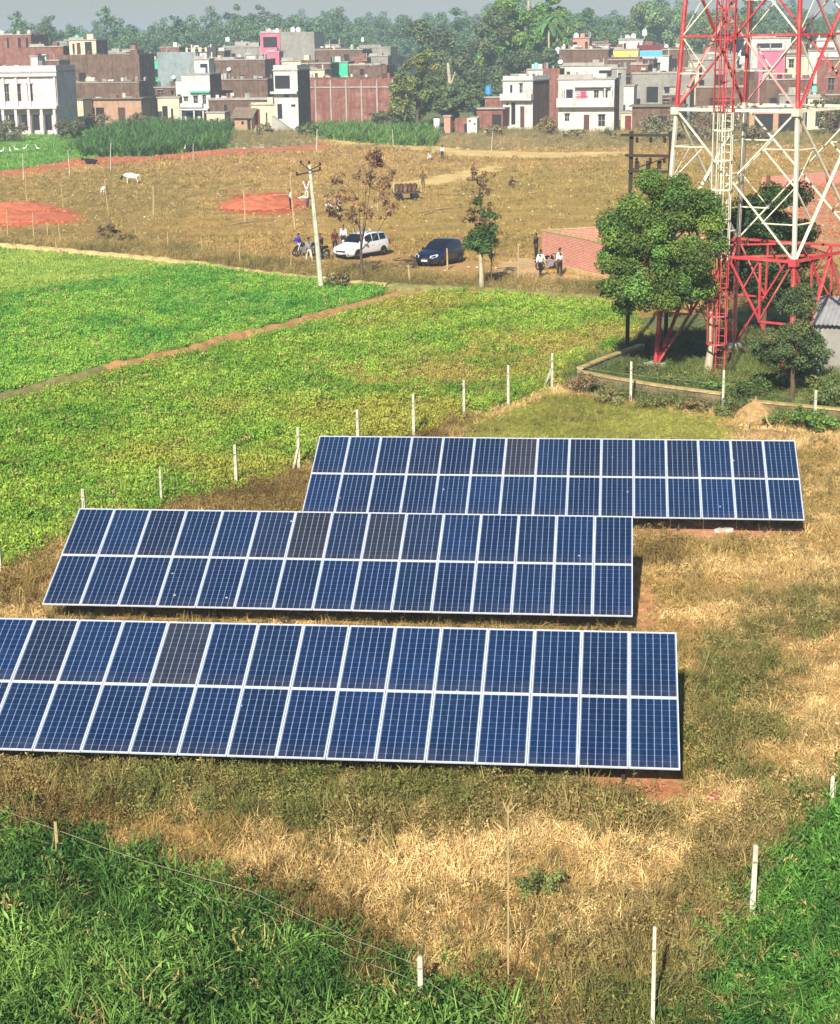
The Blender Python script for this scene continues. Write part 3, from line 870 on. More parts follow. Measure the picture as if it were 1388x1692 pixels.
# lattice tower
A = at(1082, 612); Cc = at(1307, 640)
A.z = Cc.z = 0
ex = (Cc - A); Wd = ex.length; ex = ex / Wd
ey = Vector((-ex.y, ex.x, 0))
cen = A + ex * Wd / 2 + ey * Wd / 2
t = thing('lattice_tower', 'red and white steel lattice telecom tower at the right edge', 'tower', (cen.x, cen.y, 0), math.atan2(ex.y, ex.x))
def half(z): return Wd / 2 * (1 - 0.0128 * z)
def corner(k, z):
    h = half(z)
    return Vector(((-1, 1, 1, -1)[k] * h, (-1, -1, 1, 1)[k] * h, z))
LV = [0.0, 5.2, 11.3, 17.4, 23.5]
BAND = ['red', 'twhite', 'red', 'twhite']
def mid(a, c, s_=0.5): return a.lerp(c, s_)
for s_ in range(4):
    z0, z1, m = LV[s_], LV[s_ + 1], M[BAND[s_]]
    for k in range(4):
        b = MB(); b.angle(corner(k, z0 - (0.5 if s_ == 0 else 0)), corner(k, z1), 0.14 if s_ else 0.16, 0.025)
        b.tube([corner(k, z0 - (0.5 if s_ == 0 else 0)), corner(k, z1)], 0.075, 6)
        b.build('leg', m, t)
    for k in range(4):
        k2 = (k + 1) % 4
        a0, a1, c0, c1 = corner(k, z0), corner(k, z1), corner(k2, z0), corner(k2, z1)
        b = MB(); b.angle(a1, c1, 0.11, 0.018); b.build('horizontal_beam', m, t)
        if s_ == 0:
            top_ = mid(a1, c1)
            for (foot, head, sg) in ((a0, a1, 1), (c0, c1, -1)):
                b = MB(); b.angle(foot, top_, 0.11, 0.018); b.build('diagonal_brace', m, t)
                q = mid(foot, top_, 0.5)
                b = MB(); b.angle(q, mid(foot, head, 0.5), 0.08, 0.015); b.angle(q, mid(head, top_, 0.5), 0.08, 0.015)
                b.angle(mid(foot, top_, 0.75), mid(head, top_, 0.5), 0.07, 0.015)
                b.angle(q, head, 0.08, 0.015)
                b.build('redundant_brace', m, t)
        else:
            zm = (z0 + z1) / 2
            x_ = mid(mid(a0, c1), mid(c0, a1))
            b = MB(); b.angle(a0, c1, 0.09, 0.015); b.build('diagonal_brace', m, t)
            b = MB(); b.angle(c0, a1, 0.09, 0.015); b.build('diagonal_brace', m if BAND[s_] != 'red' else M['faded'], t)
            am, cm = corner(k, zm), corner(k2, zm)
            if s_ >= 2:
                b = MB(); b.angle(am, cm, 0.08, 0.015); b.build('horizontal_beam', m, t)
            b = MB()
            for (f0, f1, fm, o0, o1) in ((a0, a1, am, c1, c0), (c0, c1, cm, a1, a0)):
                q1, q2 = mid(f0, x_, 0.5), mid(f1, x_, 0.5)
                b.angle(mid(f0, fm, 0.5), q1, 0.05, 0.01)
                b.angle(q1, fm, 0.05, 0.01)
                b.angle(mid(f1, fm, 0.5), q2, 0.05, 0.01)
                b.angle(q2, fm, 0.05, 0.01)
            b.build('redundant_brace', m if BAND[s_] != 'red' else M['twhite'], t)
    # plan bracing
    b = MB()
    b.angle(mid(corner(0, z1), corner(1, z1)), mid(corner(1, z1), corner(2, z1)), 0.08, 0.015)
    b.angle(mid(corner(1, z1), corner(2, z1)), mid(corner(2, z1), corner(3, z1)), 0.08, 0.015)
    b.angle(mid(corner(2, z1), corner(3, z1)), mid(corner(3, z1), corner(0, z1)), 0.08, 0.015)
    b.angle(mid(corner(3, z1), corner(0, z1)), mid(corner(0, z1), corner(1, z1)), 0.08, 0.015)
    b.build('plan_brace', m, t)
    for k in range(4):
        b = MB(); q = corner(k, z1); b.box((q.x, q.y, q.z), (0.34, 0.34, 0.3)); b.build('gusset_plate', m, t)
# concrete feet
for k in range(4):
    q = corner(k, 0); b = MB(); b.box((q.x, q.y, 0.1), (0.8, 0.8, 0.5)); b.build('footing', M['conc'], t)
# caged ladder on the front face, cables behind it
ly = -half(0) - 0.12
lad = None
for s_ in range(4):
    z0, z1, m = LV[s_], LV[s_ + 1], M[BAND[s_]]
    yo = ly + 0.0128 * Wd / 2 * 0
    b = MB()
    for sx in (-0.22, 0.22): b.bar((sx, yo, z0 + (0.15 if s_ == 0 else 0)), (sx, yo, z1), 0.055, 0.06)
    r = b.build('ladder', m, t)
    b = MB(); z = z0 + 0.3
    while z < z1:
        b.bar((-0.22, yo, z), (0.22, yo, z), 0.03); z += 0.32
    b.build('rungs', m, r)
    z = z0 + (1.6 if s_ == 0 else 0.5)
    c = MB()
    while z < z1:
        ring = [(0.42 * math.cos(a), yo - 0.3 + 0.42 * math.sin(a) * -1 - 0.05, z) for a in [PI * (-0.22 + 1.44 * i / 10) for i in range(11)]]
        for a_, c_ in zip(ring[:-1], ring[1:]): c.bar(a_, c_, 0.05, 0.06)
        z += 1.22
    for i in range(7):
        a = PI * (-0.22 + 1.44 * i / 6)
        c.bar((0.42 * math.cos(a), yo - 0.35 - 0.42 * math.sin(a), z0 + (1.6 if s_ == 0 else 0)), (0.42 * math.cos(a), yo - 0.35 - 0.42 * math.sin(a), z1), 0.035, 0.02)
    c.build('safety_cage', m, r)
    for z in (z0 + 1.2, z0 + 3.6):
        b = MB(); b.bar((-0.3, yo + 0.03, z), (-0.3, yo + 0.4, z), 0.05); b.bar((0.3, yo + 0.03, z), (0.3, yo + 0.4, z), 0.05); b.build('ladder_bracket', m, t)
b = MB()
for k in range(3):
    b.tube([(0.40 + 0.06 * k, -half(0) + 0.12, 0.2), (0.40 + 0.06 * k, -half(11) + 0.1, 11), (0.38 + 0.06 * k, -half(23) + 0.1, 23.4)], 0.016, 5)
b.build('cable_run', M['dark_steel'], t)

M['oldwall'] = mat('weathered_wall', S(150, 128, 98), 0.95, 0.4, 1.6, S(92, 86, 58), 0.6)
# compound wall: two low weathered runs with a coping
def low_wall(pts, h, th, label, m='grey'):
    P = [at(*q) for q in pts]
    c = P[0]
    t = thing('compound_wall', label, 'wall', (c.x, c.y, 0))
    wallb, cop = MB(), MB()
    for a, d in zip(P[:-1], P[1:]):
        a, d = a - c, d - c
        wallb.bar((a.x, a.y, h / 2 - 0.15), (d.x, d.y, h / 2 - 0.15), th, h + 0.3)
        cop.bar((a.x, a.y, h + 0.035), (d.x, d.y, h + 0.035), th + 0.1, 0.07)
    wallb.build('wall', M[m], t)
    cop.build('coping', M['pale_earth'], t)
low_wall([(958, 634), (1020, 646), (1090, 658), (1192, 672)], 0.5, 0.22, 'low weathered compound wall running right from the corner post', 'oldwall')
low_wall([(958, 628), (1000, 610), (1060, 588)], 0.5, 0.22, 'low wall running back from the corner post under the big tree')
low_wall([(1236, 684), (1320, 692), (1460, 706)], 0.5, 0.22, 'short low wall right of the straw heap', 'oldwall')

# equipment shed at the right edge
p = at(1420, 612)
t = thing('equipment_shed', 'pale corrugated metal shed behind the bushes at the right edge', 'shed', (p.x, p.y, 0), R(-20))
def corrugated(w_, l_, n=26, amp=0.03):
    V, F = [], []
    for i in range(n * 2 + 1):
        x = -w_ / 2 + w_ * i / (2 * n)
        z = amp if i % 2 else -amp
        V += [(x, -l_ / 2, z), (x, l_ / 2, z)]
    for i in range(n * 2): F.append((2 * i, 2 * i + 2, 2 * i + 3, 2 * i + 1))
    b = MB(); b.add(V, F)
    return b
b = MB(); b.bx(-2.2, 2.2, -1.4, 1.4, 0.3, 2.3); b.build('wall', M['tin'], t)
b = MB(); b.bx(-2.3, 2.3, -1.5, 1.5, -0.2, 0.3); b.build('plinth', M['grey'], t)
o = corrugated(5.0, 3.6).build('roof', M['tin'], t, (0, 0, 2.62), (R(12), 0, 0))
sm = o.modifiers.new('thickness', 'SOLIDIFY'); sm.thickness = 0.01
b = MB(); b.bx(-1.5, -0.6, -1.44, -1.41, 0.3, 2.15); b.build('door', M['grey'], t)
b = MB()
for x in (-2.15, 2.15): b.bx(x - 0.06, x + 0.06, -1.75, -1.65, -0.2, 2.25)
b.build('porch_posts', M['conc'], t)

# brick enclosure
P0, P1 = at(895, 438), at(1010, 466)
u = (P1 - P0); L1 = u.length; u /= L1
v = Vector((-u.y, u.x, 0))
t = thing('brick_enclosure', 'roofless pink brick enclosure beside the walking people', 'brick wall', (P0.x, P0.y, 0), math.atan2(u.y, u.x))
L2, Hh = 6.0, 2.25
def wallseg(n, x0, x1, y0, y1):
    b = MB(); b.bx(x0, x1, y0, y1, -0.3, Hh); o = b.build(n, M['brick_wall'], t)
    b = MB(); b.bx(x0 - 0.04, x1 + 0.04, y0 - 0.04, y1 + 0.04, Hh, Hh + 0.08); b.build('coping', M['pale_earth'], o)
wallseg('brick_wall', 0.24, L1, 0, 0.23)
wallseg('brick_wall', 0, 0.23, -0.002, L2)
wallseg('brick_wall', 0.24, L1, L2 - 0.23, L2 - 0.002)
b = MB(); b.bx(0.0, L1, -0.09, -0.003, -0.3, 0.28); b.build('plinth', M['pale_earth'], t)
# low brick wall behind the tower on the right
P0, P1 = at(1262, 312), at(1500, 290)
u = (P1 - P0); L1 = u.length
t = thing('brick_ruin', 'low red brick wall on the pink soil behind the tower', 'brick wall', (P0.x, P0.y, 0), math.atan2(u.y, u.x))
b = MB(); b.bx(0, L1, 0, 0.3, -0.3, 1.1); b.build('brick_wall', M['brick_wall'], t)
for k in range(5):
    b = MB(); b.bx(L1 * k / 5 + 0.3, L1 * k / 5 + 0.75, -0.15, -0.004, -0.3, 1.25); b.build('pier', M['brick_red'], t)

# ------------------------------------------------------------------ trees
M['leaf'] = mat_attr('tree_leaves', 'col', 'GEOMETRY', 0.6, 0.25, 1.2, 0.3)

def leaf_cloud(clumps, n, size, col, aspect=0.5, up=0.35, seed=1, tone=0.35, droop=0.0):
    """clumps: array (k,4) centre+radius -> leaf rhombi"""
    g = np.random.default_rng(seed)
    k = len(clumps)
    wgt = clumps[:, 3] ** 2
    which = g.choice(k, n, p=wgt / wgt.sum())
    d = g.normal(size=(n, 3)); d /= np.linalg.norm(d, axis=1)[:, None]
    rad = g.random(n) ** 0.4
    P = clumps[which, :3] + d * (clumps[which, 3] * rad)[:, None] * np.array([1, 1, 0.8])
    nrm = d * 0.7 + g.normal(size=(n, 3)) * 0.55 + np.array([0, 0, up])
    nrm /= np.linalg.norm(nrm, axis=1)[:, None]
    tn = g.normal(size=(n, 3)); tn[:, 2] -= droop
    tn -= nrm * (tn * nrm).sum(1)[:, None]
    tn /= np.linalg.norm(tn, axis=1)[:, None]
    bt = np.cross(nrm, tn)
    s = size * g.uniform(0.6, 1.35, n)
    a, c = tn * s[:, None] * 0.5, bt * (s * aspect)[:, None] * 0.5
    lift = nrm * (s * 0.10)[:, None]
    V = np.stack([P - a, P + c + lift, P + a, P - c + lift], 1).reshape(-1, 3)
    F = np.arange(4 * n).reshape(n, 4)
    ct = g.uniform(1 - tone, 1 + tone, k)[which] * g.uniform(0.75, 1.25, n)
    hue = g.uniform(-0.12, 0.12, k)[which]
    C = np.array(col)[None, :] * ct[:, None]
    C[:, 0] *= 1 + hue * 1.4
    C[:, 2] *= 1 - hue
    return V, F, np.repeat(C, 4, 0)

def clumps_in(ells, per, rmin, rmax, seed):
    g = np.random.default_rng(seed)
    out = []
    for (cx, cy, cz, rx, ry, rz) in ells:
        for _ in range(per):
            d = g.normal(size=3); d /= np.linalg.norm(d)
            r = g.random() ** 0.45
            out.append((cx + d[0] * rx * r, cy + d[1] * ry * r, cz + d[2] * rz * r, g.uniform(rmin, rmax)))
    return np.array(out)

def limb_mesh(h, tr, targets, bark, bend=(0, 0), rings=6, fork=0.45):
    b = MB()
    path = []
    for i in range(rings + 1):
        s_ = i / rings
        path.append((bend[0] * math.sin(s_ * PI * 0.9) + 0.02 * random.uniform(-1, 1) * tr * 10, bend[1] * s_, -0.3 + (h + 0.3) * s_))
    b.tube(path, [tr * (1.25 - 0.75 * i / rings) for i in range(rings + 1)], 8)
    targets = [Vector(q) for q in targets]
    if len(targets) > 12:                   # a few main limbs carry the finer branches
        prim = targets[::max(1, len(targets) // 6)]
        tops = []
        for q in prim:
            a = Vector(path[random.choice((rings - 2, rings - 1, rings))])
            m1 = a.lerp(q, 0.5) + Vector((0, 0, -0.10 * (q - a).length))
            b.tube([a, m1, q], [tr * 0.5, tr * 0.32, tr * 0.15], 5)
            tops += [m1, m1.lerp(q, 0.5)]
        for q in targets:
            if q in prim: continue
            a = min(tops, key=lambda c_: (c_ - q).length)
            b.tube([a, a.lerp(q, 0.5) + Vector((0, 0, 0.06)), q], [tr * 0.2, tr * 0.15, tr * 0.07], 4)
        return b
    for q in targets:
        s_ = random.uniform(fork, 0.95)
        i = int(s_ * rings)
        a = Vector(path[min(i, rings)])
        m1 = a.lerp(q, 0.5) + Vector((random.uniform(-.1, .1), random.uniform(-.1, .1), 0.12)) * (q - a).length
        b.tube([a, m1, q], [tr * 0.45, tr * 0.28, tr * 0.1], 5)
    return b

def tree(name, label, px, py, h_trunk, tr, ells, nleaf, leaf, col, per=10, rc=(0.5, 1.0), seed=1, bark='bark', bend=(0, 0), group=None, nl=8, pos=None, aspect=0.5, tone=0.35, droop=0.0, up=0.35, scale=1.0, fork=0.45):
    p = at(px, py) if pos is None else Vector(pos)
    t = thing(name, label, 'tree', (p.x, p.y, 0), 0, group)
    random.seed(seed)
    cl = clumps_in(ells, per, rc[0], rc[1], seed)
    V, F, C = leaf_cloud(cl, nleaf, leaf, col, aspect, up, seed, tone, droop)
    o = link('crown', np_mesh('crown', V, F, M['leaf'], False, C), t)
    idx = np.linspace(0, len(cl) - 1, nl).astype(int)
    limb_mesh(h_trunk, tr, [tuple(cl[i, :3]) for i in idx], bark, bend, fork=fork).build('trunk', M[bark], t, smooth=True)
    return t

GREEN = S(84, 118, 44); DARK = S(58, 84, 44); OLIVE = S(110, 112, 62); PALE = S(120, 140, 92); YEL = S(142, 138, 66); BROWN = S(120, 86, 54)
# big tree left of the tower
tree('neem_tree', 'big dense green tree in front of the tower, its pale trunk bent', 1165, 624, 4.0, 0.17,
     [(-2.0, -1.1, 5.9, 2.4, 1.7, 2.7)] * 5 + [(-3.5, -1.1, 6.6, 1.0, 1.1, 1.0), (-0.6, -0.9, 7.4, 0.9, 1.0, 0.9), (-4.0, -1.0, 5.0, 0.8, 0.9, 1.2), (-2.0, -0.8, 8.2, 1.5, 1.1, 0.6), (-3.6, -0.9, 3.9, 1.0, 0.9, 0.9), (-1.1, -0.7, 4.0, 0.9, 0.9, 0.8)],
     95000, 0.125, S(98, 124, 52), 11, (0.4, 0.75), 21, 'pale_bark', (0.25, 0.0), nl=9, fork=0.85, tone=0.5)
tree('shade_tree', 'darker tree behind the right half of the tower', 1262, 560, 3.0, 0.16,
     [(0, 0, 6.2, 1.8, 1.8, 1.8), (1.1, 0.5, 4.6, 1.6, 1.5, 1.4), (-1.3, 0.2, 5.4, 1.5, 1.4, 1.5), (-0.6, 0, 3.4, 2.2, 1.2, 1.0), (0.9, 0, 2.6, 1.8, 1.2, 1.0), (0.2, 0, 4.6, 1.8, 1.4, 1.4)],
     40000, 0.17, S(62, 86, 40), 9, (0.5, 0.9), 22, nl=10)
tree('bare_tree', 'leafless grey branches between the big tree and the ladder', 1178, 614, 2.8, 0.05,
     [(-0.1, -0.3, 3.6, 1.0, 0.6, 1.1)], 900, 0.1, S(140, 116, 82), 22, (0.2, 0.4), 23, 'bark', nl=14, fork=0.45)
tree('small_tree', 'small dusty tree in front of the right tower leg', 1308, 668, 1.8, 0.12,
     [(0.0, 0, 3.2, 1.2, 1.1, 1.1), (-0.7, -0.1, 2.4, 0.9, 0.8, 0.9), (0.8, 0.1, 2.3, 0.8, 0.8, 0.9), (0.2, 0, 4.1, 0.7, 0.7, 0.6)],
     22000, 0.1, S(88, 104, 60), 10, (0.3, 0.55), 24, nl=7, fork=0.75)
# young tree behind the dark car
tree('young_tree', 'young tree with green core and brown upper leaves right of the dark car', 795, 478, 3.6, 0.14,
     [(0, 0, 4.0, 0.95, 0.9, 1.4), (0.05, 0, 2.9, 0.85, 0.7, 0.6)], 8000, 0.16, S(78, 106, 48), 12, (0.3, 0.5), 25, 'pale_bark', nl=6, fork=0.6)
_t = [o for o in COL.objects if o.name.startswith('young_tree')][0]
cl = clumps_in([(0.0, 0, 4.9, 1.5, 1.2, 1.5), (0.1, 0, 6.3, 0.9, 0.8, 1.0), (0, 0, 3.9, 1.4, 1.0, 1.2)], 13, 0.16, 0.26, 26)
V, F, C = leaf_cloud(cl, 620, 0.22, S(128, 100, 66), 0.5, 0.2, 26, 0.4)
link('dry_leaves', np_mesh('dry_leaves', V, F, M['leaf'], False, C), _t)
limb_mesh(6.0, 0.05, [tuple(c[:3]) for c in cl], 'bark', fork=0.45).build('branches', M['bark'], _t)
p = at(812, 476)
tree('sapling', 'thin crooked sapling right beside the young tree', 812, 476, 2.6, 0.05, [(0.1, 0, 2.5, 0.4, 0.3, 0.7)], 260, 0.2, S(110, 104, 56), 6, (0.15, 0.28), 27, nl=5)
tree('dry_tree', 'sparse tree with brown withered leaves behind the white car', 598, 462, 2.9, 0.09,
     [(0.3, 0, 6.3, 2.0, 1.3, 0.9), (-1.2, 0, 4.9, 1.1, 1.0, 1.3), (1.6, 0, 5.1, 0.9, 1.0, 1.4), (1.0, 0, 7.5, 0.6, 0.5, 0.5), (0, 0, 4.2, 2.0, 1.0, 0.8)],
     2300, 0.2, S(142, 110, 80), 20, (0.14, 0.34), 28, 'bark', nl=44, fork=0.35, up=-0.1, droop=1.5)
# village trees
VT = 'trees standing among the village houses'
def vtree(label, px, ybase, ytop, wpx, col, seed, name='broad_tree', nleaf=9000, leaf=0.6, low=0.12, tone=0.35, **k):
    p = at(px, ybase); s_ = ppm(p); h = (ybase - ytop) / s_; w_ = wpx / s_ / 2
    g = np.random.default_rng(seed)
    ells = [(0, 0, h * 0.62, w_ * 0.75, w_ * 0.7, h * 0.32)]
    for i in range(7):
        a = 2 * PI * i / 7 + g.random()
        ells.append((w_ * 0.62 * math.cos(a), w_ * 0.5 * math.sin(a), h * g.uniform(0.25 + low, 0.78), w_ * 0.45, w_ * 0.4, h * 0.2))
    return tree(name, label, px, ybase, h * 0.55, max(0.15, h * 0.022), ells, nleaf, leaf, col, 7, (w_ * 0.13, w_ * 0.27), seed, group=VT, nl=8, tone=tone, **k)
vtree('sunlit olive green tree right of the red brick warehouse', 690, 212, 88, 96, S(116, 124, 58), 31, low=0.0)
vtree('dark leafy tree between the olive tree and the cane', 745, 218, 122, 76, S(92, 108, 60), 32, low=-0.05)
vtree('low dark bush in front of the brick warehouse', 640, 212, 176, 56, S(92, 100, 56), 33, 'bush', 1800, 0.45, -0.1)
vtree('round dark tree left of the white house with the stair', 252, 185, 120, 36, S(86, 92, 62), 34, 'bush', 1700, 0.4, -0.05)
vtree('green tree behind the blue water tank', 796, 205, 130, 62, S(94, 116, 62), 35, low=-0.05)
pB = at(790, 178)
vtree('huge grey brown tree crown left of the palms', 768, 186, 30, 150, S(92, 106, 66), 36, nleaf=24000, leaf=0.75, low=-0.05)
vtree('huge dense tree right of the grey brown crown', 862, 190, 62, 140, S(86, 102, 62), 37, nleaf=24000, leaf=0.75, low=-0.05)
vtree('bright green tall tree towering behind the huge crowns', 868, 178, -40, 150, S(112, 146, 60), 38, nleaf=26000, leaf=0.85)
vtree('green tree at the top behind the pink rooftop room', 965, 155, 18, 90, S(96, 124, 66), 39, nleaf=13000, leaf=0.85)
vtree('pale green rounded tree left of the tower top', 1085, 148, -6, 116, S(116, 142, 84), 40, nleaf=15000, leaf=0.85)
vtree('dark tree under the pale rounded tree', 1050, 152, 50, 90, S(78, 104, 62), 41, nleaf=9000, leaf=0.8)
vtree('tree behind the tower between ladder and left leg', 1190, 150, 25, 100, S(104, 116, 66), 42, nleaf=11000, leaf=0.85)
vtree('olive tree behind the right tower leg', 1300, 152, 32, 110, S(106, 118, 70), 43, nleaf=11000, leaf=0.85)
vtree('tall tree far behind the grey concrete house', 395, 150, 10, 56, S(96, 124, 84), 44, nleaf=6000, leaf=0.9)
vtree('slender tall tree behind the pink house', 443, 140, 0, 40, S(100, 122, 92), 45, nleaf=5000, leaf=0.8)
vtree('dark tree beside the cream parapet house', 302, 150, 70, 40, S(70, 90, 60), 46, nleaf=1700, leaf=0.6)
vtree('dusty shrub at the right edge behind the tower', 1372, 226, 152, 56, S(104, 104, 66), 47, 'bush', 1800, 0.45, -0.1)
vtree('dry grey shrubs before the grey sheds left of the tower', 1092, 234, 186, 70, S(140, 132, 92), 48, 'bush', 2000, 0.4, -0.12)
vtree('grey shrub between the tower legs before the sheds', 1178, 236, 180, 84, S(126, 118, 84), 49, 'bush', 2300, 0.4, -0.12)
vtree('grey bush by the colonnaded white building, left edge', 8, 236, 200, 70, S(110, 112, 76), 50, 'bush', 1800, 0.4, -0.12)
vtree('leafy bush right of the colonnaded white building', 118, 232, 192, 50, S(112, 112, 70), 51, 'bush', 1500, 0.4, -0.12)
for (px, yb, yt, wp, cc, lb, sd_) in (
        (438, 224, 204, 34, S(150, 138, 90), 'dry bush before the cream house with the red door', 101),
        (508, 226, 200, 36, S(112, 118, 66), 'green bush at the right foot of the tall white house', 102),
        (812, 226, 206, 40, S(146, 132, 84), 'dry bush before the small brick shed', 103),
        (903, 224, 192, 36, S(150, 128, 84), 'dry bush leaning on the brown brick flank', 104),
        (948, 230, 214, 40, S(140, 126, 80), 'low dry bush at the left foot of the wide white house', 105),
        (1006, 230, 212, 34, S(128, 122, 76), 'low bush at the right foot of the wide white house', 106),
        (1140, 232, 200, 60, S(136, 128, 88), 'grey bush left of the ladder before the sheds', 107),
        (1246, 236, 206, 66, S(130, 120, 82), 'grey bush right of the ladder before the cattle shed', 108),
        (160, 216, 186, 44, S(128, 112, 78), 'dry bush before the mud walled shed', 109),
        (232, 212, 184, 36, S(134, 114, 80), 'dry bush right of the mud walled shed', 110),
        (280, 214, 192, 30, S(112, 112, 70), 'small bush above the tall dark crop', 111)):
    vtree(lb, px, yb, yt, wp, cc, sd_, 'bush', 1500, 0.4, -0.14)
vtree('green spreading tree between the huge crowns and the pinkish rooftop room', 902, 178, 26, 72, S(96, 124, 62), 112, nleaf=14000, leaf=0.75, low=-0.05)
vtree('dark tree right behind the brown brick flank', 905, 196, 96, 60, S(84, 100, 60), 113, nleaf=7000, leaf=0.6, low=-0.05)
# palm
def palm(px, ybase, ytop, label, seed):
    p = at(px, ybase); h = (ybase - ytop) / ppm(p)
    t = thing('palm_tree', label, 'tree', (p.x, p.y, 0), 0, VT)
    random.seed(seed)
    b = MB(); b.tube([(0, 0, -0.3), (0.3, 0, h * 0.4), (0.1, 0, h * 0.8)], [0.3, 0.22, 0.2], 7); b.build('trunk', M['pale_bark'], t)
    for k in range(13):
        a = 2 * PI * k / 13 + random.uniform(-.2, .2); L = random.uniform(3.4, 5.0); rise = random.uniform(0.3, 1.0)
        V, F = [], []
        n = 9
        for i in range(n + 1):
            s_ = i / n
            r = L * s_ * (1 - 0.25 * s_); z = h * 0.8 + L * (rise * s_ - 1.15 * s_ * s_) + 0.6
            wv = 0.55 * math.sin(PI * min(1, s_ * 0.9 + 0.1)) + 0.02
            cx, cy = 0.1 + r * math.cos(a), r * math.sin(a)
            V += [(cx - wv * math.sin(a), cy + wv * math.cos(a), z - wv * 0.5), (cx, cy, z), (cx + wv * math.sin(a), cy - wv * math.cos(a), z - wv * 0.5)]
        for i in range(n):
            F += [(3 * i, 3 * i + 1, 3 * i + 4, 3 * i + 3), (3 * i + 1, 3 * i + 2, 3 * i + 5, 3 * i + 4)]
        me = np_mesh('frond', np.array(V), np.array(F), M['leaf'], False, np.repeat(np.array([S(84, 120, 62)]) * random.uniform(.75, 1.25), len(V), 0))
        link('frond', me, t)
palm(918, 182, 8, 'palm with broad fronds left of the pink rooftop room', 3)
palm(905, 184, 24, 'shorter palm in front of the bright green tall tree', 5)
# pale dead trunks
for (px, yb, yt, lb) in ((870, 175, -12, 'pale bare trunk high in the bright green tree'), (741, 200, 108, 'pale bare trunk between the olive tree and the huge crown')):
    p = at(px, yb); h = (yb - yt) / ppm(p)
    b = MB(); b.tube([(0, 0, -0.3), (0.3, 0, h * 0.5), (-0.1, 0, h)], [0.5, 0.4, 0.25], 8)
    t = thing('dead_tree', lb, 'tree', (p.x, p.y - 6, 0)); b.build('trunk', M['pale_bark'], t)
    b = MB(); b.tube([(0.25, 0, h * 0.6), (1.2, 0, h * 0.85)], [0.2, 0.08], 6); b.build('branch', M['pale_bark'], t)

# ------------------------------------------------------------------ instancing of uncountable plants
PROTO = {}
def proto(name, me):
    o = bpy.data.objects.new(name, me)
    return o

def scatter(name, label, pts, scale, rot, tint, protos, cat_kind='stuff', pick=None, tilt=0.12):
    """one object; geometry nodes put a plant mesh on every vertex"""
    n = len(pts)
    me = bpy.data.meshes.new(name)
    me.vertices.add(n)
    me.vertices.foreach_set('co', np.asarray(pts, np.float32).ravel())
    a = me.attributes.new('sc', 'FLOAT', 'POINT'); a.data.foreach_set('value', np.asarray(scale, np.float32))
    rv = np.zeros((n, 3), np.float32); rv[:, 2] = rot
    rv[:, 0] = RNG.normal(0, tilt, n); rv[:, 1] = RNG.normal(0, tilt, n)
    a = me.attributes.new('rt', 'FLOAT_VECTOR', 'POINT'); a.data.foreach_set('vector', rv.ravel())
    a = me.attributes.new('tint', 'FLOAT_VECTOR', 'POINT'); a.data.foreach_set('vector', np.asarray(tint, np.float32).ravel())
    pk = RNG.integers(0, len(protos), n) if pick is None else pick
    a = me.attributes.new('pk', 'INT', 'POINT'); a.data.foreach_set('value', np.asarray(pk, np.int32))
    o = link(name, me)
    tag(o, label, None, None, 'stuff')
    ng = bpy.data.node_groups.new(name, 'GeometryNodeTree')
    ng.interface.new_socket('Geometry', in_out='INPUT', socket_type='NodeSocketGeometry')
    ng.interface.new_socket('Geometry', in_out='OUTPUT', socket_type='NodeSocketGeometry')
    gi = ng.nodes.new('NodeGroupInput'); go = ng.nodes.new('NodeGroupOutput')
    gj = ng.nodes.new('GeometryNodeJoinGeometry')
    def attr(nm, tp):
        q = ng.nodes.new('GeometryNodeInputNamedAttribute'); q.data_type = tp; q.inputs['Name'].default_value = nm
        return q.outputs['Attribute']
    sc_, rt_, pk_ = attr('sc', 'FLOAT'), attr('rt', 'FLOAT_VECTOR'), attr('pk', 'INT')
    for k, po in enumerate(protos):
        oi = ng.nodes.new('GeometryNodeObjectInfo'); oi.inputs['Object'].default_value = po; oi.inputs['As Instance'].default_value = True
        ip = ng.nodes.new('GeometryNodeInstanceOnPoints')
        cp = ng.nodes.new('FunctionNodeCompare'); cp.data_type = 'INT'; cp.operation = 'EQUAL'
        ia = [s_ for s_ in cp.inputs if s_.type == 'INT']
        ng.links.new(pk_, ia[0]); ia[1].default_value = k
        ng.links.new(gi.outputs[0], ip.inputs['Points'])
        ng.links.new(cp.outputs[0], ip.inputs['Selection'])
        ng.links.new(oi.outputs['Geometry'], ip.inputs['Instance'])
        ng.links.new(rt_, ip.inputs['Rotation'])
        ng.links.new(sc_, ip.inputs['Scale'])
        ng.links.new(ip.outputs[0], gj.inputs[0])
    ng.links.new(gj.outputs[0], go.inputs[0])
    md = o.modifiers.new('plants', 'NODES'); md.node_group = ng
    return o
M['plant'] = mat_attr('plant_leaves', 'tint', 'INSTANCER', 0.65, 0.25, 3.0, 0.2)

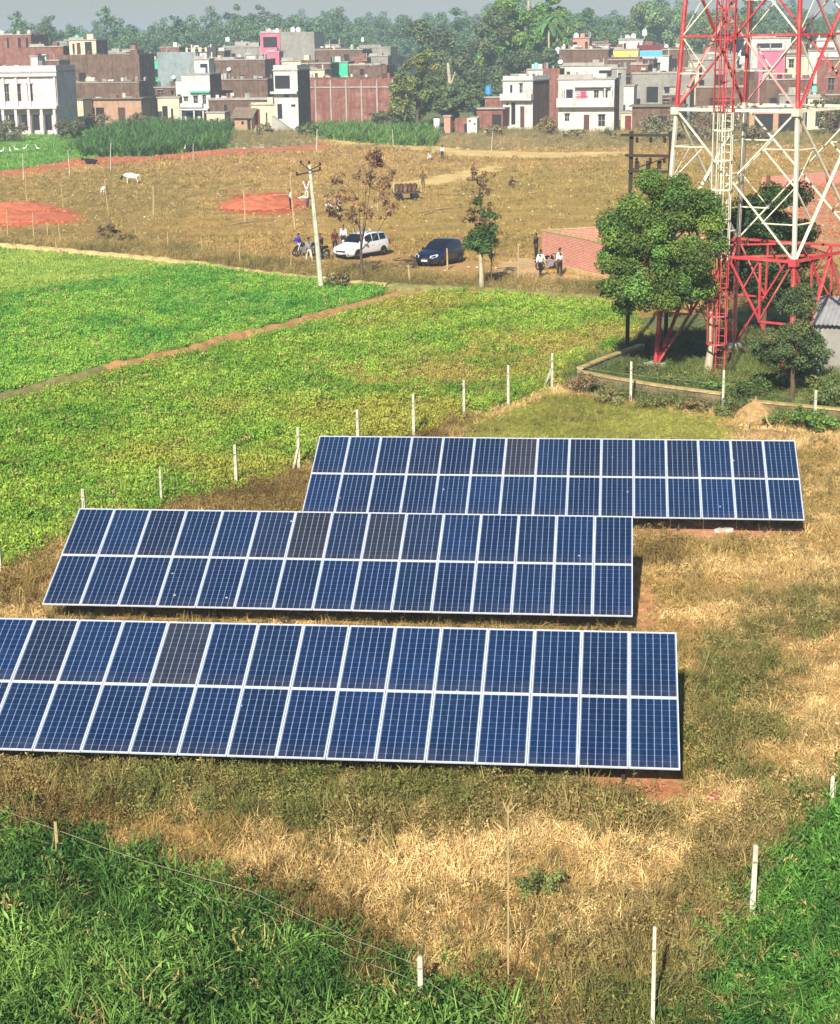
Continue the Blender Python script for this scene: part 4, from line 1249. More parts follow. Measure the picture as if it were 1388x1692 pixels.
def blade_clump(name, n, L, wdt, spread, curl, seed, m='plant', segs=3):
    g = np.random.default_rng(seed)
    V, F = [], []
    for _ in range(n):
        a = g.uniform(0, 2 * PI); r0 = spread * math.sqrt(g.random())
        bx_, by_ = r0 * math.cos(g.uniform(0, 2 * PI)), r0 * math.sin(g.uniform(0, 2 * PI))
        l = L * g.uniform(0.55, 1.15); c = curl * g.uniform(0.3, 1.5); lean = g.uniform(0.0, 0.5)
        dx, dy = math.cos(a), math.sin(a)
        tw = g.uniform(-0.8, 0.8)
        n0 = len(V)
        px_, pz_, ang = 0.0, -0.02, PI / 2 - lean * 0.8
        for i in range(segs + 1):
            s_ = i / segs
            ww = wdt * (1 - s_ * 0.85) * 0.5
            sx, sy = -math.sin(a + tw * s_) * ww, math.cos(a + tw * s_) * ww
            x, y = bx_ + dx * px_, by_ + dy * px_
            V += [(x - sx, y - sy, pz_), (x + sx, y + sy, pz_)]
            px_ += math.cos(ang) * l / segs; pz_ += math.sin(ang) * l / segs
            ang -= c / segs
        for i in range(segs):
            F.append((n0 + 2 * i, n0 + 2 * i + 1, n0 + 2 * i + 3, n0 + 2 * i + 2))
    return proto(name, np_mesh(name, np.array(V), np.array(F), M[m]))

def leaf_clump(name, n, rad, hgt, size, seed, aspect=0.55, up=0.5):
    g = np.random.default_rng(seed)
    P = np.stack([g.normal(0, rad * 0.5, n), g.normal(0, rad * 0.5, n), hgt * g.random(n) ** 0.7 + 0.02], 1)
    nrm = np.stack([P[:, 0] / rad * 0.8, P[:, 1] / rad * 0.8, np.full(n, up)], 1) + g.normal(size=(n, 3)) * 0.45
    nrm /= np.linalg.norm(nrm, axis=1)[:, None]
    tn = g.normal(size=(n, 3)); tn -= nrm * (tn * nrm).sum(1)[:, None]; tn /= np.linalg.norm(tn, axis=1)[:, None]
    bt = np.cross(nrm, tn); s = size * g.uniform(0.6, 1.3, n)
    a, c = tn * s[:, None] * .5, bt * (s * aspect)[:, None] * .5
    lift = nrm * (s * .12)[:, None]
    V = np.stack([P - a, P + c + lift, P + a, P - c + lift], 1).reshape(-1, 3)
    return proto(name, np_mesh(name, V, np.arange(4 * n).reshape(n, 4), M['plant']))

# far woodland
def far_tree(name, seed, slim):
    g = np.random.default_rng(seed)
    h = 1.0
    if slim:
        ells = [(0, 0, 0.55, 0.10, 0.10, 0.38), (0.03, 0, 0.75, 0.08, 0.08, 0.22), (-0.05, 0, 0.4, 0.13, 0.12, 0.18)]
    else:
        ells = [(0, 0, 0.62, 0.25, 0.24, 0.28), (0.18, 0.02, 0.5, 0.16, 0.16, 0.2), (-0.2, -0.03, 0.45, 0.17, 0.16, 0.2), (0.03, 0.05, 0.85, 0.12, 0.12, 0.13), (0.0, 0, 0.22, 0.28, 0.25, 0.14)]
    cl = clumps_in(ells, 9, 0.03, 0.085, seed)
    V, F, C = leaf_cloud(cl, 1500 if slim else 2600, 0.034, (1, 1, 1), 0.6, 0.35, seed, 0.2)
    b = MB(); b.tube([(0, 0, -0.02), (0, 0, 0.6)], [0.018, 0.008], 5)
    nv = len(V); V = np.concatenate([V, np.array(b.v)])
    F = np.concatenate([F, np.array([f for f in b.f if len(f) == 4]) + nv])
    return proto(name, np_mesh(name, V, F, M['plant']))
FT = [far_tree('wood_a', 61, False), far_tree('wood_b', 62, False), far_tree('wood_c', 63, True), far_tree('wood_d', 64, True), far_tree('wood_e', 65, False)]
n = 7000
yy = 520 + 2000 * RNG.random(n) ** 1.4
xx = (RNG.random(n) * 2 - 1) * (yy * 0.34 + 30)
u_ = xx / yy
hh = np.where(u_ < -0.1, 17, 19) * RNG.uniform(0.7, 1.2, n) * np.where(RNG.random(n) < 0.10, 1.22, 1.0)
hh *= 0.85 + 0.35 * fbm(xx * 0.012, yy * 0.012, 41, 3)
hh += np.clip((yy - 700) / 900, 0, 1) * 6
keep = ~((yy < 620) & (fbm(xx * 0.02, yy * 0.02, 44, 2) < 0.5))
tn_ = RNG.uniform(0.7, 1.3, n)[:, None] * np.array(S(96, 126, 82))[None] * (0.8 + 0.4 * fbm(xx * 0.01, yy * 0.01, 47, 3))[:, None]
scatter('far_woodland', 'hazy belt of far trees closing the horizon', np.stack([xx, yy, 0 * xx], 1)[keep], hh[keep], RNG.uniform(0, 6.28, n)[keep], tn_[keep], FT, tilt=0.03)

# ------------------------------------------------------------------ village houses
HY = R(-14)          # the lanes of the village run a little askew: facades look left, right flanks show
VG = 'houses of the village behind the brown field'
def front_wall(Wd, Ht, holes, th=0.2):
    """a facade in the plane y=0 with real openings, thickness th to the back"""
    xs = sorted({-Wd / 2, Wd / 2} | {h[0] for h in holes} | {h[1] for h in holes})
    zs = sorted({-0.4, Ht} | {h[2] for h in holes} | {h[3] for h in holes})
    def hole(x, z): return any(h[0] < x < h[1] and h[2] < z < h[3] for h in holes)
    b = MB()
    for i in range(len(xs) - 1):
        for j in range(len(zs) - 1):
            if not hole((xs[i] + xs[i + 1]) / 2, (zs[j] + zs[j + 1]) / 2):
                b.add([(xs[i], 0, zs[j]), (xs[i + 1], 0, zs[j]), (xs[i + 1], 0, zs[j + 1]), (xs[i], 0, zs[j + 1])], [(0, 1, 2, 3)])
    for h in holes:
        x0, x1, z0, z1 = h[:4]
        b.add([(x0, 0, z0), (x1, 0, z0), (x1, th, z0), (x0, th, z0)], [(0, 1, 2, 3)])
        b.add([(x0, 0, z1), (x1, 0, z1), (x1, th, z1), (x0, th, z1)], [(0, 3, 2, 1)])
        b.add([(x0, 0, z0), (x0, 0, z1), (x0, th, z1), (x0, th, z0)], [(0, 3, 2, 1)])
        b.add([(x1, 0, z0), (x1, 0, z1), (x1, th, z1), (x1, th, z0)], [(0, 1, 2, 3)])
    return b

def house(label, x0, x1, ytop, ybase, wall='brick_dark', side=None, holes=(), depth=6.0, slab=True, parapet=0.0, bands=(), yaw=HY, name='house', roof='slab', cat='house', group=VG, ov=0.18, extra=None, frames='slab'):
    """x0,x1,ytop,ybase: the facade in photograph pixels, standing on the ground at ybase. holes: (u0,u1,v0,v1,'w'|'d'|'o') fractions"""
    p = at((x0 + x1) / 2, ybase)
    s_ = ppm(p)
    Wd = (x1 - x0) / s_ / math.cos(yaw)
    Ht = (ybase - ytop) / s_
    t = thing(name, label, cat, (p.x, p.y, 0), yaw, group)
    side = side or wall
    hs = [(-Wd / 2 + h[0] * Wd, -Wd / 2 + h[1] * Wd, h[2] * Ht, h[3] * Ht, h[4]) for h in holes]
    me = front_wall(Wd, Ht, hs)
    me.build('front_wall', M[wall], t)
    b = MB()
    z0, z1 = -0.4, Ht
    a, c = -Wd / 2, Wd / 2
    b.add([(c, 0, z0), (c, depth, z0), (c, depth, z1), (c, 0, z1), (a, 0, z0), (a, depth, z0), (a, depth, z1), (a, 0, z1)],
          [(0, 1, 2, 3), (4, 7, 6, 5), (1, 5, 6, 2)])
    b.build('side_walls', M[side], t)
    b = MB()
    if slab:
        b.bx(a - ov, c + ov, -ov, depth + ov, Ht, Ht + 0.22)
    else:
        b.bx(a + 0.01, c - 0.01, 0.01, depth - 0.01, Ht - 0.35, Ht - 0.2)
    rf = b.build('roof', M[roof], t)
    if parapet:
        b = MB(); zz = Ht + (0.22 if slab else 0) + 0.002
        b.bx(a, c, 0, 0.15, zz, zz + parapet); b.bx(a, a + 0.15, 0.152, depth, zz, zz + parapet); b.bx(c - 0.15, c, 0.152, depth, zz, zz + parapet)
        b.build('parapet', M[wall], rf)
    for (x0_, x1_, za, zb, kd) in hs:
        b = MB(); b.bx(x0_ - 0.02, x1_ + 0.02, 0.15, 0.19, za - 0.02, zb + 0.02)
        if kd == 'd':
            o = b.build('door', M['wood'], t)
            f = MB(); f.bx(x0_ + 0.06, (x0_ + x1_) / 2 - 0.02, 0.12, 0.148, za + 0.1, zb - 0.1); f.bx((x0_ + x1_) / 2 + 0.02, x1_ - 0.06, 0.12, 0.148, za + 0.1, zb - 0.1)
            f.build('door_leaf', M['wood'], o)
        elif kd == 'r':
            o = b.build('door', M['reddoor'], t)
        elif kd == 'w':
            o = b.build('window', M['pane'], t)
            f = MB(); f.bx((x0_ + x1_) / 2 - 0.03, (x0_ + x1_) / 2 + 0.03, 0.11, 0.148, za, zb); f.bx(x0_, x1_, 0.11, 0.147, (za + zb) / 2 - 0.03, (za + zb) / 2 + 0.03)
            f.build('frame', M[frames], o)
            f = MB(); f.bx(x0_ - 0.12, x1_ + 0.12, -0.3, -0.004, zb + 0.06, zb + 0.16); f.build('sunshade', M['slab'], o)
        else:
            b.build('opening', M['pane'], t)
    for (v, out, th) in bands:           # projecting chajja / balcony slabs
        b = MB(); b.bx(a - 0.1, c + 0.1, -out, -0.003, v * Ht - th / 2, v * Ht + th / 2); b.build('ledge', M['white'] if wall in ('white', 'pinkwhite') else M['slab'], t)
    rs = random.Random(label)
    zt = Ht + (0.22 if slab else -0.2)
    if name == 'house' and Wd > 2.5:
        for k in range(rs.randint(1, 4)):      # unfinished column stubs and water pipes above the roof
            x = rs.choice((a + 0.2, c - 0.2, rs.uniform(a + 0.3, c - 0.3)))
            b = MB(); hh_ = rs.uniform(0.5, 1.3); y_ = rs.uniform(0.3, depth - 0.3); wv = rs.choice((0.05, 0.12, 0.14))
            b.bx(x - wv, x + wv, y_ - wv, y_ + wv, zt - 0.05, zt + hh_); b.build('roof_stub', M[rs.choice(('slab', 'steel', wall))], rf)
        if rs.random() < 0.75:
            x = rs.uniform(a + 0.2, c - 2.0); b = MB(); b.bx(x, x + rs.uniform(0.9, 1.9), depth * 0.4, depth * 0.4 + 1.2, zt - 0.05, zt + rs.uniform(0.5, 1.1)); b.build('roof_block', M[rs.choice(('slab', 'brick_red', 'white', wall))], rf)
        if not parapet and rs.random() < 0.6:
            b = MB(); hh_ = rs.uniform(0.25, 0.6); b.bx(a, a + Wd * rs.uniform(0.4, 0.8), 0.02, 0.14, zt - 0.02, zt + hh_); b.build('parapet', M[rs.choice((side, 'slab'))], rf)
    if extra: extra(t, Wd, Ht, depth)
    return t, Wd, Ht, s_

def tank(px, pz_px, ybase, m, label, r=0.55, h=1.1, dy=3.0, group='rooftop water tanks'):
    """a water tank whose foot shows at pixel (px,pz_px) above ground line ybase; stands dy metres behind the facade line"""
    p = at(px, ybase); s_ = ppm(p); z = (ybase - pz_px) / s_
    t = thing('water_tank', label, 'water tank', (p.x, p.y + dy, z), 0, group)
    b = MB(); b.lathe([(r, 0), (r * 1.03, h * 0.2), (r, h * 0.22), (r * 1.03, h * 0.5), (r, h * 0.52), (r, h * 0.8), (r * 0.75, h * 0.93), (r * 0.3, h)], 12); b.build('barrel', M[m], t, smooth=True)
    b = MB(); b.lathe([(r * 0.3, h), (r * 0.3, h + 0.08), (0.05, h + 0.1)], 10); b.build('lid', M[m], t)

def balcony(v0, v1, out, m='white', x0=-0.5, x1=0.5):
    def f(t, Wd, Ht, depth):
        a, c = Wd * x0, Wd * x1
        b = MB(); b.bx(a - 0.1, c + 0.1, -out, -0.003, v0 * Ht - 0.1, v0 * Ht + 0.05); o = b.build('balcony', M['white'], t)
        b = MB(); b.bx(a - 0.1, c + 0.1, -out, -out + 0.1, v0 * Ht + 0.052, v1 * Ht); b.bx(a - 0.1, a, -out + 0.102, -0.004, v0 * Ht + 0.052, v1 * Ht); b.bx(c, c + 0.1, -out + 0.102, -0.004, v0 * Ht + 0.052, v1 * Ht)
        b.build('balustrade', M[m], o)
    return f

def clutter(seed, n, dz=0.0):
    """low walls, boxes, sheets and odds and ends along the front edge of a terrace roof"""
    def f(t, Wd, Ht, depth):
        rs = random.Random(seed)
        for k in range(n):
            w_ = rs.uniform(0.3, 1.5); x = rs.uniform(-Wd / 2 + 0.2, Wd / 2 - w_ - 0.2); h_ = rs.uniform(0.2, 1.1) * (0.6 if w_ > 1 else 1); y = rs.uniform(0.2, 1.6)
            b = MB(); b.box((x + w_ / 2, y, Ht + dz + h_ / 2), (w_, rs.uniform(0.15, 0.8), h_), rs.uniform(-0.5, 0.5))
            b.build(rs.choice(('roof_block', 'low_wall', 'stacked_goods')), M[rs.choice(('white', 'pinkwhite', 'slab', 'cream', 'brick_red', 'wood', 'grey', 'tin'))], t)
    return f

def win_row(n, v0, v1, w_=0.4, kd='w', u0=0.04, u1=0.96):
    L = (u1 - u0) / n
    return [(u0 + L * (k + 0.5 - w_ / 2), u0 + L * (k + 0.5 + w_ / 2), v0, v1, kd) for k in range(n)]

# --- colonnaded white building at the left edge
def colonnade(t, Wd, Ht, depth):
    n = 9
    for k in range(n):
        x = -Wd / 2 + 0.3 + (Wd - 0.6) * k / (n - 1)
        b = MB(); b.bx(x - 0.22, x + 0.22, -1.5, -1.1, -0.3, Ht * 0.43); b.build('column', M['pinkwhite'], t)
        if k % 2 == 0 or k < 6:
            b = MB(); b.bx(x - 0.18, x + 0.18, -0.35, -0.003, Ht * 0.47, Ht * 0.93); b.build('pilaster', M['pinkwhite'], t)
    b = MB(); b.bx(-Wd / 2 - 0.2, Wd / 2 + 0.2, -1.7, -0.003, Ht * 0.43, Ht * 0.47); b.build('gallery_slab', M['pinkwhite'], t)
    b = MB(); b.bx(-Wd / 2 - 0.2, Wd / 2 + 0.2, -0.6, -0.003, Ht * 0.94, Ht * 0.99); b.build('cornice', M['pinkwhite'], t)
    clutter(15, 14, 0.9)(t, Wd, Ht, depth)
house('two-storey white building with colonnade and pilasters at the left edge', -75, 99, 126, 224, 'pinkwhite', None,
      win_row(7, 0.55, 0.82, 0.45, 'w', 0.02, 0.80) + win_row(8, 0.08, 0.33, 0.5, 'o'), 11, parapet=0.9, extra=colonnade, yaw=R(-6))
house('small pinkish stair room on the roof of the colonnaded building', 58, 70, 100, 210, 'pinkwhite', None, (), 3)
# --- left group
house('red brick house with flat roof behind the colonnaded building', 2, 60, 66, 186, 'brick_red', None, [(0.3, 0.36, 0.84, 0.97, 'o'), (0.62, 0.7, 0.84, 0.97, 'o'), (0.85, 0.92, 0.84, 0.97, 'o')], 9, extra=clutter(12, 6, 0.2))
house('low red house with sloping pale roof, left', 56, 112, 84, 190, 'brick_red', None, [(0.2, 0.4, 0.75, 0.9, 'o')], 7, roof='slab')
house('long dark brown brick house with rubble on its terrace, left', 100, 236, 96, 196, 'brick_dark', None, [(0.25, 0.34, 0.55, 0.72, 'o')], 8, slab=False, extra=clutter(2, 8, -0.2))
house('cream rooftop room with dark doors on the long brown house', 121, 166, 74, 190, 'cream', 'brick_dark', [(0.12, 0.2, 0.82, 0.96, 'o'), (0.28, 0.42, 0.80, 0.97, 'd'), (0.58, 0.84, 0.80, 0.98, 'o')], 6)
house('low brown brick terrace wall before the long brown house', 106, 234, 138, 204, 'brick_dark', None, (), 5, slab=False, bands=((0.97, 0.15, 0.15),), extra=clutter(1, 16, -0.1))
house('mud walled shed with tin porch below the brown brick terrace', 138, 236, 166, 210, 'mud', None, [(0.02, 0.2, 0.1, 0.7, 'o'), (0.22, 0.36, 0.1, 0.7, 'o'), (0.6, 0.72, 0.1, 0.7, 'd')], 4, roof='thatch', ov=0.5, name='shed', cat='shed', extra=clutter(13, 6, 0.2))
house('cream mud hut at the right of the colonnaded building', 106, 140, 168, 212, 'cream', None, [(0.3, 0.5, 0.0, 0.5, 'o')], 4, roof='thatch', name='hut', cat='hut')
house('tiny turquoise fronted house on the skyline, left', 241, 268, 104, 182, 'green', 'slab', [(0.3, 0.95, 0.66, 0.82, 'o')], 6)
house('blue grey cement house right of the turquoise one', 264, 328, 92, 186, 'bluegrey', None, [(0.55, 0.63, 0.35, 0.5, 'o')], 8, slab=False)
house('cream house with notched parapet on the skyline', 311, 346, 84, 178, 'cream', None, [(0.1, 0.25, 0.9, 1.0, 'o'), (0.45, 0.6, 0.9, 1.0, 'o'), (0.75, 0.9, 0.9, 1.0, 'o')], 6, slab=False)
house('brown brick and cream outbuilding beside the tall dark crop', 262, 298, 164, 206, 'cream', None, [(0.2, 0.45, 0.0, 0.7, 'o'), (0.6, 0.7, 0.1, 0.6, 'o')], 4, name='shed', cat='shed')
# --- white house with turquoise band
def porch(t, Wd, Ht, depth):
    for x in (-0.46, 0.0, 0.32, 0.46):
        b = MB(); b.bx(Wd * x - 0.13, Wd * x + 0.13, -1.5, -1.24, -0.3, Ht * 0.33); b.build('porch_column', M['white'], t)
    b = MB(); b.bx(-Wd / 2 - 0.2, Wd / 2, -1.7, -0.004, Ht * 0.33, Ht * 0.36); b.build('porch_roof', M['white'], t)
    b = MB(); b.bx(-Wd * 0.2, Wd / 2 + 0.05, -0.6, -0.004, Ht * 0.66, Ht * 0.69); b.build('turquoise_band', M['green'], t)
    b = MB(); b.bx(-Wd / 2 - 0.1, Wd * 0.25, -0.9, -0.004, Ht * 0.38, Ht * 0.46); b.build('balcony_wall', M['white'], t)
house('narrow white house with porch columns and turquoise band', 303, 350, 128, 210, 'white', 'brick_dark', [(0.12, 0.5, 0.0, 0.28, 'o'), (0.62, 0.8, 0.0, 0.28, 'd'), (0.4, 0.55, 0.46, 0.6, 'w'), (0.72, 0.84, 0.44, 0.62, 'w'), (0.06, 0.2, 0.5, 0.58, 'w')], 6, extra=porch)
house('white stair room on top of the narrow white house', 325, 349, 104, 196, 'white', None, [(0.4, 0.9, 0.86, 0.93, 'o')], 3)
# --- big dark blank wall
house('big dark brown blank brick house right of the narrow white house', 349, 444, 134, 205, 'brick_dark', None, (), 9, slab=False, bands=((0.985, 0.2, 0.12),), extra=clutter(3, 12, -0.1))
house('dark brick lean-to with cement ledge under the big blank wall', 346, 448, 166, 210, 'brick_dark', None, [(0.25, 0.3, 0.1, 0.8, 'o')], 4, bands=((0.98, 0.25, 0.16),), name='lean_to', cat='shed', extra=clutter(4, 9, 0.2))
house('cream low house between the lean-to and the thatched hut', 342, 372, 188, 213, 'cream', None, [(0.55, 0.65, 0.0, 0.7, 'd'), (0.2, 0.35, 0.3, 0.6, 'w')], 3, name='outhouse')
house('brown house row with white rooftop walls on the skyline', 345, 440, 104, 182, 'brick_dark', None, [(0.55, 0.65, 0.5, 0.7, 'o')], 8, extra=clutter(11, 12, 0.2))
house('small grey flat-roofed house behind the brown row', 372, 440, 84, 172, 'grey', None, [(0.2, 0.3, 0.75, 0.9, 'o')], 7)
house('white rooftop room with dark window left of the pink house', 408, 436, 96, 176, 'white', None, [(0.4, 0.6, 0.84, 0.92, 'w')], 4)
# thatched hut
def gable(t, Wd, Ht, depth):
    b = MB()
    a, c, e = -Wd / 2 - 0.5, Wd / 2 + 0.5, depth + 0.4
    for (z0, th) in ((0.0, 0.14),):
        V = [(a, -0.6, Ht - 0.1), (c, -0.6, Ht - 0.1), (c, e / 2, Ht + 1.5), (a, e / 2, Ht + 1.5), (a, e, Ht - 0.1), (c, e, Ht - 0.1)]
        V2 = [(x, y, z + th) for (x, y, z) in V]
        b.add(V + V2, [(0, 1, 2, 3), (3, 2, 5, 4), (6, 9, 8, 7), (9, 10, 11, 8), (0, 6, 7, 1), (4, 5, 11, 10), (0, 3, 9, 6), (3, 4, 10, 9), (1, 7, 8, 2), (2, 8, 11, 5)])
    b.build('thatch', M['thatch'], t)
    b = MB(); b.add([(-Wd / 2, 0.02, Ht), (-Wd / 2, depth, Ht), (-Wd / 2, depth / 2, Ht + 1.3)], [(0, 1, 2)]); b.add([(Wd / 2, 0.02, Ht), (Wd / 2, depth, Ht), (Wd / 2, depth / 2, Ht + 1.3)], [(0, 2, 1)]); b.build('gable_end', M['mud'], t)
house('thatched mud hut with a dark doorway', 388, 416, 195, 215, 'mud', None, [(0.75, 0.95, 0.0, 0.85, 'o'), (0.4, 0.55, 0.45, 0.7, 'o')], 4, slab=False, name='hut', cat='hut', extra=gable)
house('cream one-storey house with dark red door', 416, 456, 176, 214, 'cream', None, [(0.12, 0.36, 0.1, 0.85, 'r'), (0.6, 0.66, 0.2, 0.7, 'o')], 5)
# white tower house
def tower_house(t, Wd, Ht, depth):
    b = MB(); b.bx(-Wd / 2 - 0.4, Wd / 2 + 0.1, -1.0, -0.004, Ht * 0.62, Ht * 0.66); b.build('ledge', M['white'], t)
    V = [(-Wd * 0.5, -1.6, -0.2), (Wd * 0.42, -1.6, -0.2), (-Wd * 0.5, -1.6, Ht * 0.26)]
    V += [(x, -0.5, z) for (x, y, z) in V]
    b = MB(); b.add(V, [(0, 1, 2), (3, 5, 4), (0, 3, 4, 1), (1, 4, 5, 2), (2, 5, 3, 0)]); b.build('stair_ramp', M['slab'], t)
    b = MB(); b.bx(Wd * 0.3, Wd * 0.36, -0.2, -0.004, Ht * 0.66, Ht * 1.0); b.build('pillar', M['white'], t)
house('tall white two-storey house with dark loggia and outside stair', 455, 494, 122, 216, 'white', 'brick_dark', [(0.05, 0.68, 0.70, 0.92, 'o'), (0.12, 0.32, 0.2, 0.45, 'o'), (0.42, 0.62, 0.56, 0.6, 'o'), (0.7, 0.88, 0.40, 0.44, 'o')], 7, extra=tower_house, parapet=0.7)  # shade of the right flank is put into its colour, using dark brick
# pink house and grey block
house('bright pink house on the skyline', 434, 466, 62, 172, 'pink', 'pink', [(0.14, 0.86, 0.80, 0.95, 'o')], 5)
b_, _, _, _ = house('grey cement block beside the pink house', 467, 522, 60, 172, 'grey', 'grey', (), 8, slab=False)
house('pinkish stair flank under the pink house', 444, 464, 92, 180, 'pink', None, [(0.3, 0.7, 0.55, 0.9, 'o')], 3)
house('cream parapet house below the grey cement block', 468, 514, 106, 184, 'cream', 'slab', [(0.5, 0.7, 0.85, 0.93, 'o')], 6)
# warehouse
def pilasters(t, Wd, Ht, depth):
    for k in range(7):
        x = -Wd / 2 + 0.2 + (Wd - 0.4) * k / 6
        b = MB(); b.bx(x - 0.13, x + 0.13, -0.22, -0.004, -0.3, Ht * 0.97); b.build('pilaster', M['slab'], t)
    b = MB(); b.bx(-Wd / 2, Wd / 2, -0.15, -0.003, Ht * 0.80, Ht * 0.83); b.build('tie_beam', M['slab'], t)
    clutter(14, 14, -0.1)(t, Wd, Ht, depth)
house('long red brick warehouse wall with cement pilasters', 497, 650, 134, 205, 'brick_red', 'brick_dark', (), 10, slab=False, extra=pilasters)
house('dark brick house rising over the warehouse, left', 500, 548, 110, 188, 'brick_dark', None, [(0.35, 0.6, 0.72, 0.86, 'o')], 7)
house('turquoise green painted house over the warehouse', 546, 576, 108, 186, 'green', 'brick_dark', [(0.1, 0.6, 0.6, 0.75, 'o')], 5)
house('dark brown brick house over the right half of the warehouse', 578, 640, 112, 188, 'brick_dark', None, [(0.3, 0.4, 0.8, 0.92, 'o')], 7, slab=False, extra=clutter(5, 7, -0.2))
house('dark flat-roofed house on the skyline right of the grey block', 524, 600, 88, 172, 'brick_dark', None, [(0.6, 0.72, 0.8, 0.92, 'o')], 8, extra=clutter(10, 9, 0.2))
house('pale cement house on the skyline over the warehouse', 596, 646, 84, 166, 'grey', None, [(0.3, 0.42, 0.85, 0.95, 'o')], 7)
# small brick sheds in the middle
house('small brick shed with porch left of the white houses', 786, 830, 182, 216, 'brick_red', None, [(0.62, 0.95, 0.0, 0.75, 'o')], 4, name='shed', cat='shed', ov=0.4)
house('brick stump house carrying the blue water tank', 802, 830, 164, 208, 'brick_red', None, (), 4, name='shed', cat='shed')
house('tiny pink brick cabin beside the white cone tank', 734, 744, 194, 220, 'brick_wall', None, (), 1.5, name='cabin', cat='shed')
house('broken brick wall below the green trees, centre', 752, 786, 196, 219, 'brick_red', 'brick_dark', [(0.45, 0.6, 0.0, 0.6, 'o')], 2, slab=False, name='shed', cat='shed')
# white house 1
def bal1(t, Wd, Ht, depth):
    balcony(0.62, 0.74, 1.1)(t, Wd, Ht, depth)
house('white two-storey house with balcony left of the brown brick flank', 832, 879, 138, 214, 'white', 'brick_dark', [(0.28, 0.42, 0.1, 0.56, 'o'), (0.58, 0.72, 0.04, 0.48, 'd'), (0.24, 0.32, 0.76, 0.92, 'o'), (0.56, 0.66, 0.76, 0.95, 'w'), (0.12, 0.18, 0.5, 0.55, 'o')], 8, extra=bal1, parapet=0.6, yaw=R(-24))
house('white rooftop room carrying the mint green tank', 872, 898, 120, 200, 'white', 'brick_dark', [(0.3, 0.45, 0.72, 0.92, 'd'), (0.6, 0.75, 0.74, 0.9, 'o')], 4)
house('red brown brick tower room beside the mint green tank', 897, 924, 118, 204, 'brick_red', 'brick_dark', (), 5, slab=False)
# white house 2
def bal2(t, Wd, Ht, depth):
    balcony(0.50, 0.66, 1.2)(t, Wd, Ht, depth)
    b = MB(); b.bx(-Wd * 0.2, Wd * 0.45, -0.9, -0.004, Ht * 0.86, Ht * 0.9); b.build('awning', M['white'], t)
    for x in (-0.44, -0.36, 0.34, 0.46):
        b = MB(); b.bx(Wd * x - 0.12, Wd * x + 0.12, -0.7, -0.45, Ht * 0.505, Ht * 0.84); b.build('balcony_post', M['white'], t)
    b = MB()
    for i in range(5): b.bx(-Wd * 0.17, Wd * 0.03, -1.32, -1.24, Ht * (0.66 + 0.03 * i), Ht * (0.675 + 0.03 * i))
    b.build('hanging_cloth', M['pink'], t)
house('wide white two-storey house with full-length balcony', 924, 1012, 136, 219, 'white', 'brick_dark', [(0.12, 0.2, 0.22, 0.36, 'w'), (0.46, 0.56, 0.0, 0.34, 'd'), (0.72, 0.84, 0.12, 0.34, 'w'), (0.1, 0.26, 0.54, 0.82, 'o'), (0.64, 0.72, 0.66, 0.8, 'w'), (0.8, 0.88, 0.66, 0.8, 'w'), (0.4, 0.5, 0.66, 0.8, 'o')], 6, extra=bal2)
house('narrow white annexe with one window, right of the wide white house', 1030, 1046, 146, 212, 'white', None, [(0.35, 0.6, 0.28, 0.42, 'w')], 4)
house('cream gatehouse with reddish door beside the annexe', 1026, 1048, 188, 216, 'cream', None, [(0.3, 0.75, 0.0, 0.85, 'r')], 3, name='gatehouse')
# behind
house('long white walled house behind the balcony house', 927, 1014, 114, 198, 'white', 'grey', [(0.12, 0.18, 0.84, 0.9, 'o'), (0.7, 0.95, 0.80, 0.92, 'o')], 6)
house('dark brick house with white patches behind the long white wall', 925, 1002, 88, 184, 'brick_dark', None, [(0.2, 0.3, 0.6, 0.75, 'o')], 7, extra=clutter(6, 10, 0.2))
house('pinkish rooftop room with white tank, right of the palms', 945, 972, 70, 176, 'brick_wall', None, [(0.1, 0.3, 0.78, 0.95, 'o'), (0.75, 0.9, 0.78, 0.95, 'o')], 4)
house('white low rooftop wall house under the pinkish room', 938, 978, 88, 180, 'white', None, (), 4, slab=False)
house('yellow banded house front on the skyline', 1007, 1052, 88, 178, 'yellow', 'brick_dark', [(0.2, 0.5, 0.6, 0.75, 'o')], 5)
house('dark brick house with ladder below the yellow house', 1006, 1076, 104, 188, 'brick_dark', None, [(0.3, 0.5, 0.55, 0.75, 'o')], 6, bands=((0.7, 0.2, 0.1),))
house('white house with blue front and one window', 1060, 1102, 98, 186, 'white', 'grey', [(0.55, 0.68, 0.74, 0.88, 'w')], 6)
house('maroon sheet roofed house above the blue sign', 1052, 1094, 80, 174, 'maroon', None, (), 5, slab=False)
house('white house cluster with tanks on the skyline', 1022, 1060, 72, 168, 'white', 'grey', [(0.2, 0.3, 0.85, 0.95, 'o')], 5)
house('long grey cement building left of the tower', 1046, 1136, 126, 208, 'grey', None, [(0.25, 0.45, 0.45, 0.75, 'o'), (0.55, 0.75, 0.45, 0.75, 'o')], 8, extra=clutter(7, 10, 0.2))
house('low brown shed with sagging roof before the grey building', 1046, 1124, 178, 216, 'brick_dark', 'mud', [(0.25, 0.7, 0.1, 0.6, 'o')], 4, roof='thatch', ov=0.5, name='shed', cat='shed')
house('dark roofed house behind the left tower leg', 1094, 1140, 88, 180, 'brick_dark', None, [(0.3, 0.5, 0.7, 0.85, 'o')], 6)
house('white topped grey house behind the tower ladder', 1140, 1212, 104, 196, 'grey', None, [(0.55, 0.75, 0.45, 0.75, 'o')], 7, parapet=0.8, extra=clutter(9, 7, 0.2))
house('brown brick shed behind the tower ladder', 1150, 1226, 148, 214, 'brick_dark', None, [(0.3, 0.7, 0.4, 0.75, 'o')], 5, slab=True, name='shed', cat='shed')
